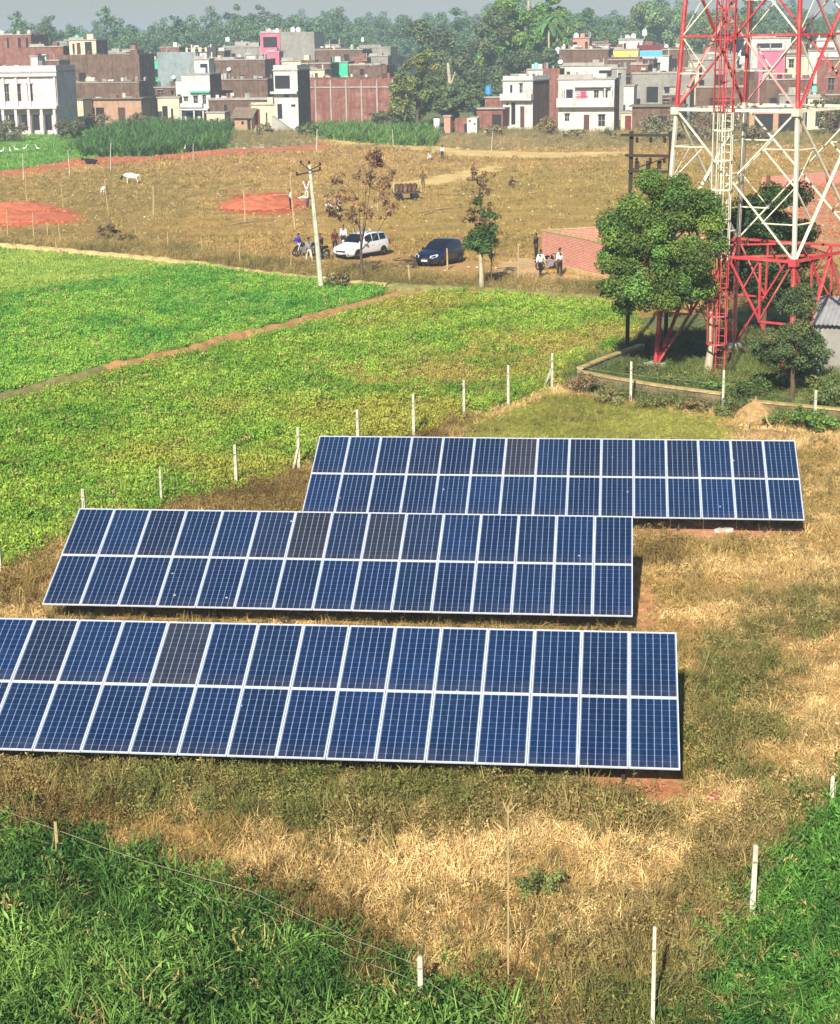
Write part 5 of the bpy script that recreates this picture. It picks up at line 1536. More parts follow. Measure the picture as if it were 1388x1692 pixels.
house('white flat-roofed house high behind the tower', 1236, 1300, 70, 176, 'white', None, [(0.2, 0.8, 0.86, 0.93, 'o')], 6)
house('pink fronted shop house right of the ladder', 1250, 1292, 90, 190, 'pink', 'cream', [(0.2, 0.55, 0.5, 0.75, 'd')], 5)
house('brown brick house right of the pink shop', 1256, 1336, 136, 206, 'brick_dark', 'brick_red', [(0.2, 0.35, 0.2, 0.6, 'o'), (0.6, 0.75, 0.2, 0.6, 'o')], 7, extra=clutter(8, 9, 0.2))
house('low thatched cattle shed behind the tower', 1240, 1322, 182, 220, 'mud', None, [(0.1, 0.45, 0.0, 0.8, 'o'), (0.55, 0.9, 0.0, 0.8, 'o')], 4, roof='thatch', ov=0.7, name='shed', cat='shed')
house('white and red house at the right edge', 1336, 1420, 90, 190, 'white', 'brick_dark', [(0.2, 0.35, 0.6, 0.8, 'w'), (0.5, 0.62, 0.5, 0.8, 'o')], 6, bands=((0.5, 0.6, 0.2),))
house('red brick house at the right edge', 1350, 1440, 104, 198, 'brick_red', 'brick_dark', [(0.2, 0.3, 0.5, 0.7, 'w')], 6)
house('cream pillar house right of the right tower leg', 1334, 1366, 164, 214, 'cream', None, [(0.4, 0.6, 0.1, 0.7, 'w')], 4)
house('maroon brick house behind the dusty shrub at the right edge', 1366, 1450, 160, 214, 'brick_dark', None, [(0.2, 0.4, 0.2, 0.7, 'o')], 5)

# --- small houses that fill the rows
FILL = [
    ('small cream parapet house left of the turquoise one', 200, 228, 88, 176, 'cream'),
    ('grey flat-roofed house above the brown terrace', 168, 214, 91, 180, 'grey'),
    ('weathered grey room between the red house and the cream rooftop room', 100, 121, 78, 178, 'grey'),
    ('little white house with dark window under the blue grey cement house', 293, 312, 138, 203, 'white'),
    ('brown brick shack beside the round dark tree', 258, 292, 148, 200, 'brick_dark'),
    ('low brick room on the skyline left of the cream parapet house', 270, 300, 84, 172, 'brick_red'),
    ('dark brick house on the skyline behind the narrow white house', 346, 374, 90, 176, 'brick_dark'),
    ('pale cement rooftop house left of the pink house', 392, 431, 76, 168, 'slab'),
    ('white rooftop box on the dark skyline house', 540, 562, 80, 168, 'white'),
    ('cement rooftop room above the right end of the warehouse', 612, 642, 98, 178, 'grey'),
    ('red brick rooftop room above the middle of the warehouse', 582, 608, 100, 180, 'brick_red'),
    ('cream low walled house above the left end of the warehouse', 512, 538, 120, 192, 'cream'),
    ('white rooftop room left of the yellow house', 984, 1006, 80, 172, 'white'),
    ('grey cement house behind the right end of the wide white house', 1010, 1033, 118, 198, 'grey'),
    ('red brick room right of the ladder house', 1042, 1068, 112, 192, 'brick_red'),
    ('brown shack leaning on the long grey building', 1094, 1128, 160, 211, 'brick_dark'),
    ('cream plastered room behind the left tower leg', 1122, 1152, 118, 200, 'cream'),
    ('red brick terrace house high behind the ladder', 1160, 1202, 86, 178, 'brick_red'),
    ('small white house beside the ladder cage', 1196, 1232, 98, 184, 'white'),
    ('dark brick room between the ladder and the pink shop', 1214, 1250, 120, 198, 'brick_dark'),
    ('cream house above and right of the pink shop', 1292, 1330, 98, 186, 'cream'),
    ('grey shed between the pink shop and the right tower leg', 1288, 1328, 160, 213, 'grey'),
    ('white rooftop room right of the right tower leg', 1346, 1378, 74, 174, 'white'),
    ('brick house on the skyline left of the right tower leg', 1284, 1326, 78, 172, 'brick_red'),
    ('dark low brick house behind the right end of the colonnaded building', 60, 104, 106, 198, 'brick_dark'),
    ('grey cement row house on the skyline at the far left', -30, 4, 82, 180, 'grey'),
    ('tiny white hut before the red brick sheds, centre', 772, 788, 196, 220, 'white'),
    ('brick rooftop room behind the white house with brown flank', 846, 872, 128, 196, 'brick_red'),
    ('pale house glimpsed behind the tower top right', 1380, 1430, 60, 168, 'slab'),
    ('dark brick house on the skyline right of the pinkish rooftop room', 972, 1000, 76, 170, 'brick_dark'),
]
for (lb, x0, x1, yt, yb, wm) in FILL:
    rs_ = random.Random(lb + 'w')
    nh = rs_.randint(1, 3)
    hs_ = []
    for k_ in range(nh):
        u0 = (k_ + rs_.uniform(0.15, 0.4)) / nh
        v0 = rs_.choice((0.55, 0.72, 0.8))
        hs_.append((u0, min(0.97, u0 + rs_.uniform(0.14, 0.3)), v0, v0 + rs_.uniform(0.1, 0.16), rs_.choice(('o', 'w', 'd'))))
    house(lb, x0, x1, yt, yb, wm, rs_.choice((wm, 'brick_dark', 'grey')), hs_, rs_.uniform(4, 6), slab=rs_.random() < 0.7, yaw=HY + R(rs_.uniform(-8, 8)))

# --- shop sign on the pink house, blue sign board, yellow board
def board(px, py, ybase, wpx, hpx, m, label, dy=-0.6):
    p = at(px, ybase); s_ = ppm(p)
    t = thing('sign_board', label, 'sign', (p.x, p.y + dy, (ybase - py) / s_), HY)
    b = MB(); b.box((0, 0, 0), (wpx / s_, 0.08, hpx / s_)); b.build('panel', M[m], t)
    b = MB(); hw, hh_ = wpx / s_ / 2, hpx / s_ / 2
    b.bx(-hw - .06, hw + .06, -0.06, 0.06, hh_, hh_ + 0.08); b.bx(-hw - .06, hw + .06, -0.06, 0.06, -hh_ - 0.08, -hh_); b.build('frame', M['white'], t)
board(1073, 94, 188, 36, 8, 'blue', 'long sky blue board on the white house front')

# --- water tanks
tank(448, 62, 172, 'tank_white', 'left white tank on the pink house', dy=2)
tank(461, 62, 172, 'tank_white', 'right white tank on the pink house', dy=2)
tank(487, 60, 172, 'tank_white', 'left white tank on the grey cement block', dy=2)
tank(496, 60, 172, 'tank_white', 'right white tank on the grey cement block', dy=2)
tank(380, 75, 172, 'tank_white', 'white tank on the small grey flat-roofed house', dy=1)
tank(53, 66, 186, 'tank_white', 'white tank on the red brick house at the left', dy=3, r=0.45)
tank(131, 74, 190, 'tank_green', 'green tank on the cream rooftop room', dy=3)
tank(582, 90, 172, 'tank_green', 'green tank on the dark skyline house over the warehouse', dy=2)
tank(601, 75, 166, 'tank_white', 'white tank on the pale cement house, left one', dy=2, r=0.4)
tank(887, 119, 200, 'tank_green', 'mint green tank on the white rooftop room', dy=2)
tank(808, 160, 208, 'tank_blue', 'bright blue tank on the brick stump house', dy=2, h=1.6)
tank(922, 95, 184, 'tank_white', 'tall white tank left of the dark brick house', dy=1, h=1.4)
tank(952, 70, 176, 'tank_white', 'white tank on the pinkish rooftop room', dy=1)
tank(1046, 70, 168, 'tank_white', 'middle white tank of the skyline cluster', dy=1)
tank(1064, 66, 168, 'tank_white', 'tallest white tank of the skyline cluster', dy=1, h=1.5)
tank(1036, 72, 168, 'tank_white', 'left white tank of the skyline cluster', dy=1)
tank(1345, 156, 206, 'tank_green', 'green tank right of the right tower leg', dy=1)
tank(1362, 90, 190, 'tank_green', 'pale green tank on the white and red house', dy=1)
tank(1100, 88, 180, 'tank_white', 'white tank behind the left tower leg', dy=1, r=0.45)
# satellite dishes
def dish(px, py, ybase, label, r=0.5):
    p = at(px, ybase); z = (ybase - py) / ppm(p)
    t = thing('satellite_dish', label, 'satellite dish', (p.x, p.y - 0.5, z), HY)
    b = MB(); b.lathe([(0.02, 0.16), (r * 0.5, 0.11), (r * 0.85, 0.03), (r, 0), (r * 0.85, 0.0), (r * 0.5, 0.08), (0.02, 0.13)], 14)
    o = b.build('reflector', M['tank_white'], t, (0, 0, 0.55), (R(55), 0, 0), smooth=True)
    b = MB(); b.tube([(0, 0.1, -0.05), (0, 0.08, 0.5)], 0.03, 6); b.build('mast', M['steel'], t)
    b = MB(); b.tube([(0, -0.1, 0.35), (0, -0.5, 0.75)], 0.02, 5); b.build('feed_arm', M['steel'], t)
dish(290, 135, 186, 'white dish on the blue grey cement house')
dish(381, 122, 182, 'white dish on the brown house row')
dish(925, 112, 198, 'white dish left of the long white wall')
# white cone shaped tank on legs
p = at(722, 222)
t = thing('cone_tank', 'white cone bottomed tank on a stand beside the tiny pink cabin', 'tank', (p.x, p.y, 0))
b = MB(); b.lathe([(0.15, 0.5), (0.3, 1.0), (0.52, 1.5), (0.52, 2.5), (0.46, 2.55)], 12); b.build('barrel', M['tank_white'], t, smooth=True)
b = MB()
for a in range(4): b.bar((0.35 * math.cos(a * PI / 2), 0.35 * math.sin(a * PI / 2), -0.2), (0.5 * math.cos(a * PI / 2), 0.5 * math.sin(a * PI / 2), 1.55), 0.06)
b.build('stand', M['steel'], t)
b = MB(); b.lathe([(0.54, 2.5), (0.54, 2.62), (0.1, 2.66)], 12); b.build('lid', M['tank_black'], t)
# street lamp on the skyline
p = at(1000, 176); t = thing('street_lamp', 'thin curved street lamp on the skyline right of the pinkish room', 'street lamp', (p.x, p.y, 0))
b = MB(); b.tube([(0, 0, -0.2), (0, 0, 11), (-0.5, 0, 12.6), (-1.4, 0, 13.3), (-2.4, 0, 13.2)], [0.12, 0.09, 0.08, 0.07, 0.06], 6); b.build('pole', M['steel'], t)
b = MB(); b.box((-2.7, 0, 13.15), (0.7, 0.25, 0.14)); b.build('lamp_head', M['tank_white'], t)

# ------------------------------------------------------------------ cars
def paint(name, c, rough=0.25):
    m, t, b = new_mat(name)
    n1 = ramp(t, noise(t, 3.0, 4), 0.3, 0.8, tuple(x * 0.92 for x in c), c)
    t.links.new(n1, b.inputs['Base Color'])
    b.inputs['Roughness'].default_value = rough
    b.inputs['Coat Weight'].default_value = 0.8
    b.inputs['Coat Roughness'].default_value = 0.06
    return m
M['car_white'] = paint('white_car_paint', S(238, 238, 236))
M['car_blue'] = paint('dark_blue_car_paint', S(26, 30, 58))
M['carglass'] = paint('tinted_car_glass', S(24, 28, 34), 0.08)
M['lamp'] = paint('headlamp_lens', S(225, 228, 230), 0.1)
M['tail'] = paint('tail_lamp_lens', S(150, 20, 22), 0.2)
M['trim'] = mat('black_plastic_trim', S(32, 32, 34), 0.6, 0.1, 6)
M['plate'] = mat('number_plate', S(238, 238, 235), 0.5, 0.04, 6)

def car(name, label, px, py, heading, body_mat, L, Wd, Ht, hatch=False, rails=False, group='two cars parked on the brown field'):
    p = at(px, py)
    t = thing(name, label, 'car', (p.x, p.y, 0), heading, group)
    hl, hw = L / 2, Wd / 2
    belt = Ht * 0.60
    # stations: x, bottom, belt height at that x, top height, half width, roof half width
    ST_ = [
        (hl, 0.42, 0.55, 0.60, hw * 0.60, hw * 0.52),
        (hl - 0.06, 0.26, 0.66, 0.72, hw * 0.82, hw * 0.70),
        (hl - 0.25, 0.22, 0.78, 0.84, hw * 0.95, hw * 0.80),
        (hl - 0.60, 0.22, 0.88, 0.95, hw * 0.99, hw * 0.84),
        (hl - 1.02, 0.22, 0.96, 1.05, hw, hw * 0.84),
        (hl - 1.12, 0.22, 0.98, 1.10, hw, hw * 0.83),
        (hl - 1.50, 0.22, belt - 0.01, Ht * 0.82, hw, hw * 0.80),
        (hl - 1.86, 0.22, belt, Ht * 0.945, hw, hw * 0.77),
        (hl - 2.20, 0.22, belt + 0.01, Ht * 0.985, hw, hw * 0.76),
        (0.0 - 0.2, 0.22, belt + 0.02, Ht, hw, hw * 0.76),
        (-hl + 1.1, 0.22, belt + 0.05, Ht * 0.995, hw, hw * 0.75),
        (-hl + 0.50, 0.24, belt + 0.08, Ht * 0.965, hw * 0.98, hw * 0.73),
        (-hl + 0.26, 0.27, belt + 0.08, Ht * 0.86, hw * 0.96, hw * 0.72),
        (-hl + 0.10, 0.30, belt + 0.04, belt + 0.12, hw * 0.93, hw * 0.78),
        (-hl + 0.02, 0.36, belt - 0.12, belt - 0.06, hw * 0.88, hw * 0.76),
        (-hl, 0.44, 0.60, 0.66, hw * 0.80, hw * 0.70),
    ]
    def sec(s_):
        x, zb, zt, tp, w_, wr = s_
        half_ = [(0, zb), (w_ * 0.8, zb), (w_ * 0.97, zb + 0.10), (w_, zb + 0.3 * (zt - zb)), (w_ * 1.005, zb + 0.65 * (zt - zb)), (w_ * 0.965, zt), (wr, tp - 0.06 if tp - zt > 0.2 else (zt + tp) / 2), (wr * 0.8, tp - 0.012), (0, tp)]
        ring = [(x, y, z) for (y, z) in half_] + [(x, -y, z) for (y, z) in half_[-2:0:-1]]
        return ring
    b = MB(); n = None; V, F = [], []
    for s_ in ST_:
        r = sec(s_); n = len(r); V += r
    for i in range(len(ST_) - 1):
        for k in range(n): F.append((i * n + k, i * n + (k + 1) % n, (i + 1) * n + (k + 1) % n, (i + 1) * n + k))
    F.append(tuple(range(n))); F.append(tuple((len(ST_) - 1) * n + k for k in range(n - 1, -1, -1)))
    b.add(V, F)
    body = b.build('body', M[body_mat], t, smooth=True)
    # glass patches follow the shell, 8 mm proud
    def side_pt(x, f, sg):
        for a, c in zip(ST_[:-1], ST_[1:]):
            if c[0] <= x <= a[0]:
                k = (a[0] - x) / (a[0] - c[0])
                q = [a[i] + (c[i] - a[i]) * k for i in range(6)]
                y0, z0, y1, z1 = q[4] * 0.965, q[2], q[5], q[3] - 0.06
                return (x, sg * (y0 + (y1 - y0) * f + 0.010), z0 + (z1 - z0) * f + 0.004)
    def patch(nm, xs, f0, f1, sg, m='carglass'):
        V, F = [], []
        for x in xs:
            V += [side_pt(x, f0, sg), side_pt(x, f1, sg)]
        for i in range(len(xs) - 1): F.append((2 * i, 2 * i + 1, 2 * i + 3, 2 * i + 2))
        q = MB(); q.add(V, F); return q.build(nm, M[m], t)
    x1, x2, x3, x4 = hl - 1.62, hl - 2.45, -hl + 1.18, -hl + 0.48
    for sg in (1, -1):
        patch('window', [x1 - 0.06, hl - 1.86, hl - 2.2, x2 + 0.04], 0.10, 0.93, sg)
        patch('window', [x2 - 0.04, (x2 + x3) / 2, x3 + 0.04], 0.08, 0.93, sg)
        patch('window', [x3 - 0.04, -hl + 0.8, x4], 0.10, 0.92, sg)
        # door handles, mirror, arch trims
        for x in (x2 - 0.12 + 0.2, x3 + 0.15):
            q = MB(); q.box((x, sg * (hw * 1.005 + 0.012), belt - 0.14), (0.2, 0.03, 0.04)); q.build('door_handle', M[body_mat], t)
        q = MB(); q.box((hl - 1.52, sg * (hw + 0.1), belt + 0.06), (0.14, 0.22, 0.16)); q.bar((hl - 1.5, sg * (hw * 0.95), belt), (hl - 1.5, sg * (hw + 0.06), belt + 0.02), 0.05); q.build('side_mirror', M[body_mat], t)
        q = MB(); q.box((0.0, sg * (hw * 0.985 + 0.004), 0.28), (L - 2.0, 0.03, 0.10)); q.build('sill_trim', M['trim'], t)
        q = MB(); q.add([(hl - 0.10, sg * hw * 0.80, 0.62), (hl - 0.02, sg * hw * 0.50, 0.60), (hl - 0.10, sg * hw * 0.48, 0.73), (hl - 0.34, sg * hw * 0.90, 0.83), (hl - 0.42, sg * (hw * 0.985 + 0.012), 0.80), (hl - 0.26, sg * (hw * 0.975 + .012), 0.68)],
                        [(0, 1, 2, 3), (0, 3, 4, 5)])
        hlamp = q.build('headlight', M['lamp'], t)
        hlamp.location = (0.03, 0, 0.015)
        q = MB(); q.box((-hl + 0.07, sg * hw * 0.86, belt - 0.12), (0.16, 0.2, 0.30)); q.build('tail_light', M['tail'], t)
        q = MB(); q.box((hl - 0.09, sg * hw * 0.66, 0.38), (0.10, 0.2, 0.10)); q.build('fog_lamp', M['trim'], t)
        if rails:
            q = MB(); q.tube([(hl - 2.1, sg * hw * 0.66, Ht * 0.985), (hl - 2.3, sg * hw * 0.68, Ht + 0.05), (-hl + 0.9, sg * hw * 0.67, Ht + 0.05), (-hl + 0.7, sg * hw * 0.66, Ht * 0.97)], 0.022, 6); q.build('roof_rail', M['rim'], t)
    # windscreen and rear window
    def top_patch(nm, xs, fr, off):
        V, F = [], []
        for x in xs:
            for a, c in zip(ST_[:-1], ST_[1:]):
                if c[0] <= x <= a[0]:
                    k = (a[0] - x) / (a[0] - c[0]); tp = a[3] + (c[3] - a[3]) * k; wr = (a[5] + (c[5] - a[5]) * k)
                    V += [(x + off, -wr * fr, tp - 0.02 + off * 0.6), (x + off, -wr * 0.5, tp + 0.008), (x + off, wr * 0.5, tp + 0.008), (x + off, wr * fr, tp - 0.02 + off * 0.6)]
                    break
        for i in range(len(xs) - 1):
            for k in range(3): F.append((4 * i + k, 4 * i + k + 1, 4 * i + 4 + k + 1, 4 * i + 4 + k))
        q = MB(); q.add(V, F); return q.build(nm, M['carglass'], t)
    top_patch('windscreen', [hl - 1.10, hl - 1.3, hl - 1.5, hl - 1.7, hl - 1.84], 0.93, 0.012)
    top_patch('rear_window', [-hl + 0.46, -hl + 0.36, -hl + 0.27, -hl + 0.15], 0.88, -0.012)
    q = MB(); q.box((hl + 0.0, 0, 0.56), (0.05, hw * 0.92, 0.12)); q.build('grille', M['trim'], t)
    q = MB(); q.box((hl + 0.015, 0, 0.56), (0.045, hw * 0.7, 0.02)); q.build('chrome_strip', M['rim'], t)
    q = MB(); q.box((hl - 0.005, 0, 0.34), (0.06, hw * 1.1, 0.14)); q.build('air_intake', M['trim'], t)
    q = MB(); q.box((hl + 0.03, 0, 0.44), (0.02, 0.48, 0.11)); q.build('number_plate', M['plate'], t)
    q = MB(); q.box((-hl - 0.012, 0, 0.75), (0.02, 0.48, 0.11)); q.build('number_plate', M['plate'], t)
    wm = MB(); wm.lathe([(0.18, -0.09), (0.29, -0.095), (0.315, -0.06), (0.315, 0.06), (0.29, 0.095), (0.18, 0.09)], 20, axis='y')
    tyre = wm.mesh('tyre', M['rubber'], True)
    rm = MB()
    rm.lathe([(0.02, -0.05), (0.06, 0.075), (0.02, 0.082)], 10, axis='y')
    for k in range(5):
        a = 2 * PI * k / 5
        rm.bar((0.03 * math.cos(a), 0.066, 0.03 * math.sin(a)), (0.19 * math.cos(a), 0.07, 0.19 * math.sin(a)), 0.05, 0.03)
    for k in range(20):
        a, c = 2 * PI * k / 20, 2 * PI * (k + 1) / 20
        rm.bar((0.195 * math.cos(a), 0.07, 0.195 * math.sin(a)), (0.195 * math.cos(c), 0.07, 0.195 * math.sin(c)), 0.03, 0.03)
    rim = rm.mesh('rim', M['rim'])
    am = MB(); am.lathe([(0.02, 0.0), (0.365, 0.0), (0.365, 0.012), (0.02, 0.012)], 20, axis='y')
    arch = am.mesh('wheel_arch', M['trim'])
    for x in (hl - 0.84, -hl + 0.80):
        for sg in (1, -1):
            ao = link('wheel_arch', arch, t, (x, sg * hw * 0.99 - (0.0 if sg > 0 else 0.012), 0.34))
            wo_ = link('wheel', tyre, t, (x, sg * (hw - 0.06), 0.315))
            link('rim', rim, wo_, (0, 0, 0), (0, 0, 0 if sg > 0 else PI))
    return t
car('white_car', 'white people carrier with roof rails parked left of the dark car', 597, 424, math.atan2(-0.80, -0.62), 'car_white', 4.4, 1.74, 1.69, rails=True)
car('dark_car', 'dark blue hatchback parked left of the young tree', 727, 436, math.atan2(-0.86, -0.52), 'car_blue', 4.05, 1.70, 1.62)

# motorcycles
M['bikepaint'] = paint('black_bike_paint', S(30, 28, 30))
M['seatv'] = mat('seat_vinyl', S(28, 26, 26), 0.6, 0.1, 6)
def motorcycle(px, py, rz, label, col='bikepaint'):
    p = at(px, py)
    t = thing('motorcycle', label, 'motorcycle', (p.x, p.y, 0), rz, 'parked motorcycles')
    for x in (0.64, -0.62):
        q = MB()
        for k in range(18):
            a, c = 2 * PI * k / 18, 2 * PI * (k + 1) / 18
            q.bar((x + 0.28 * math.cos(a), 0, 0.3 + 0.28 * math.sin(a)), (x + 0.28 * math.cos(c), 0, 0.3 + 0.28 * math.sin(c)), 0.08, 0.07)
        o = q.build('wheel', M['rubber'], t)
        q = MB()
        for k in range(5): a = 2 * PI * k / 5; q.bar((x, 0, 0.3), (x + 0.25 * math.cos(a), 0, 0.3 + 0.25 * math.sin(a)), 0.03)
        q.build('rim', M['rim'], o)
    q = MB(); q.tube([(0.25, 0, 0.72), (0.1, 0, 0.86), (-0.12, 0, 0.85), (-0.25, 0, 0.76)], [0.08, 0.15, 0.14, 0.07], 8); q.build('fuel_tank', M[col], t, smooth=True)
    q = MB(); q.tube([(-0.15, 0, 0.80), (-0.4, 0, 0.80), (-0.8, 0, 0.86)], [0.11, 0.13, 0.08], 8); q.build('seat', M['seatv'], t, smooth=True)
    q = MB(); q.tube([(0.64, 0.09, 0.3), (0.36, 0.09, 0.98)], 0.03, 6); q.tube([(0.64, -0.09, 0.3), (0.36, -0.09, 0.98)], 0.03, 6); q.build('fork', M['rim'], t)
    q = MB(); q.tube([(0.26, 0.36, 1.02), (0.36, 0.1, 1.02), (0.36, -0.1, 1.02), (0.26, -0.36, 1.02)], 0.02, 6); q.build('handlebar', M['trim'], t)
    q = MB(); q.lathe([(0.02, -0.06), (0.09, 0.0), (0.1, 0.06), (0.02, 0.08)], 10, (0.47, 0, 0.88), 'x'); q.build('headlight', M['lamp'], t)
    q = MB(); q.box((0.05, 0, 0.45), (0.4, 0.24, 0.32)); q.bar((0.3, 0, 0.7), (0.0, 0, 0.3), 0.07); q.bar((-0.1, 0, 0.4), (-0.62, 0, 0.3), 0.06); q.build('engine_frame', M['steel'], t)
    q = MB(); q.tube([(0.15, -0.15, 0.28), (-0.3, -0.16, 0.3), (-0.75, -0.18, 0.38)], [0.03, 0.045, 0.05], 6); q.build('exhaust', M['rim'], t)
    q = MB(); q.tube([(0.4, 0, 0.62), (0.6, 0, 0.66), (0.8, 0, 0.6)], [0.05, 0.07, 0.04], 6); q.tube([(-0.6, 0, 0.64), (-0.85, 0, 0.62), (-0.98, 0, 0.5)], [0.07, 0.07, 0.04], 6); q.build('mudguard', M[col], t)
motorcycle(505, 424, R(200), 'black motorcycle under the person in the blue shirt')
motorcycle(526, 430, R(215), 'motorcycle between the electricity pole and the white car')
motorcycle(908, 446, R(10), 'motorcycle at the foot of the brick enclosure, left of the walking people')

# cart with a heap near the field centre
p = at(672, 330)
t = thing('flat_cart', 'dark loaded flat cart on the brown field above the white car', 'cart', (p.x, p.y, 0), R(8))
b = MB(); b.bx(-1.3, 1.3, -0.7, 0.7, 0.62, 0.74); b.build('bed', M['wood'], t)
for x in (-0.75, 0.75):
    for y in (-0.76, 0.76):
        q = MB(); q.lathe([(0.05, -0.03), (0.34, -0.03), (0.34, 0.03), (0.05, 0.03)], 14, (x, y, 0.33), 'y'); q.build('wheel', M['rubber'], t)
for x in (-1.28, 1.28):
    b = MB(); b.bx(x - 0.05, x + 0.05, -0.66, -0.56, 0.742, 1.5); b.build('stake', M['bamboo'], t)
random.seed(4)
for k in range(5):
    q = MB(); q.tube([(-1.0 + 0.4 * k, -0.4, 0.74), (-0.9 + 0.42 * k, 0, 1.25), (-1.0 + 0.4 * k, 0.4, 0.8)], [0.15, 0.3, 0.14], 7); q.build('sack', M['wood'] if k % 2 else M['brick_dark'], t, smooth=True)

# ------------------------------------------------------------------ people and animals
def flat(name, c, rough=0.85):
    return mat(name, c, rough, 0.12, 14)
M['skin'] = flat('brown_skin', S(120, 78, 58), 0.6)
M['hair'] = flat('black_hair', S(22, 20, 20), 0.6)
CL = {k: flat('cloth_' + k, v) for k, v in dict(white=S(238, 236, 228), dark=S(36, 34, 40), black=S(24, 22, 26), blue=S(52, 60, 170), grey=S(150, 148, 146), purple=S(104, 66, 92), olive=S(92, 84, 44), maroon=S(88, 34, 36), navy=S(34, 38, 62), cream=S(222, 210, 180), brown=S(96, 66, 48)).items()}

def skin_obj(name, pts, edges, rad, mat_, parent, root=0, sub=1):
    me = bpy.data.meshes.new(name)
    me.from_pydata([tuple(p) for p in pts], edges, [])
    me.materials.append(mat_)
    o = link(name, me, parent)
    sk = o.modifiers.new('skin', 'SKIN'); sk.use_smooth_shade = True
    if not me.skin_vertices: me.skin_vertices.new()
    for i, r in enumerate(rad):
        v_ = me.skin_vertices[0].data[i]
        v_.radius = (r, r) if not isinstance(r, tuple) else r
        v_.use_root = (i == root)
    ss = o.modifiers.new('smooth', 'SUBSURF'); ss.levels = ss.render_levels = sub
    return o

def limb(a, l, pitch, side, s_):
    """point l metres from a: pitch swings forward (+y) from straight down, side swings outwards"""
    return Vector((a.x + s_ * l * math.sin(side), a.y + l * math.cos(side) * math.sin(pitch), a.z - l * math.cos(side) * math.cos(pitch)))

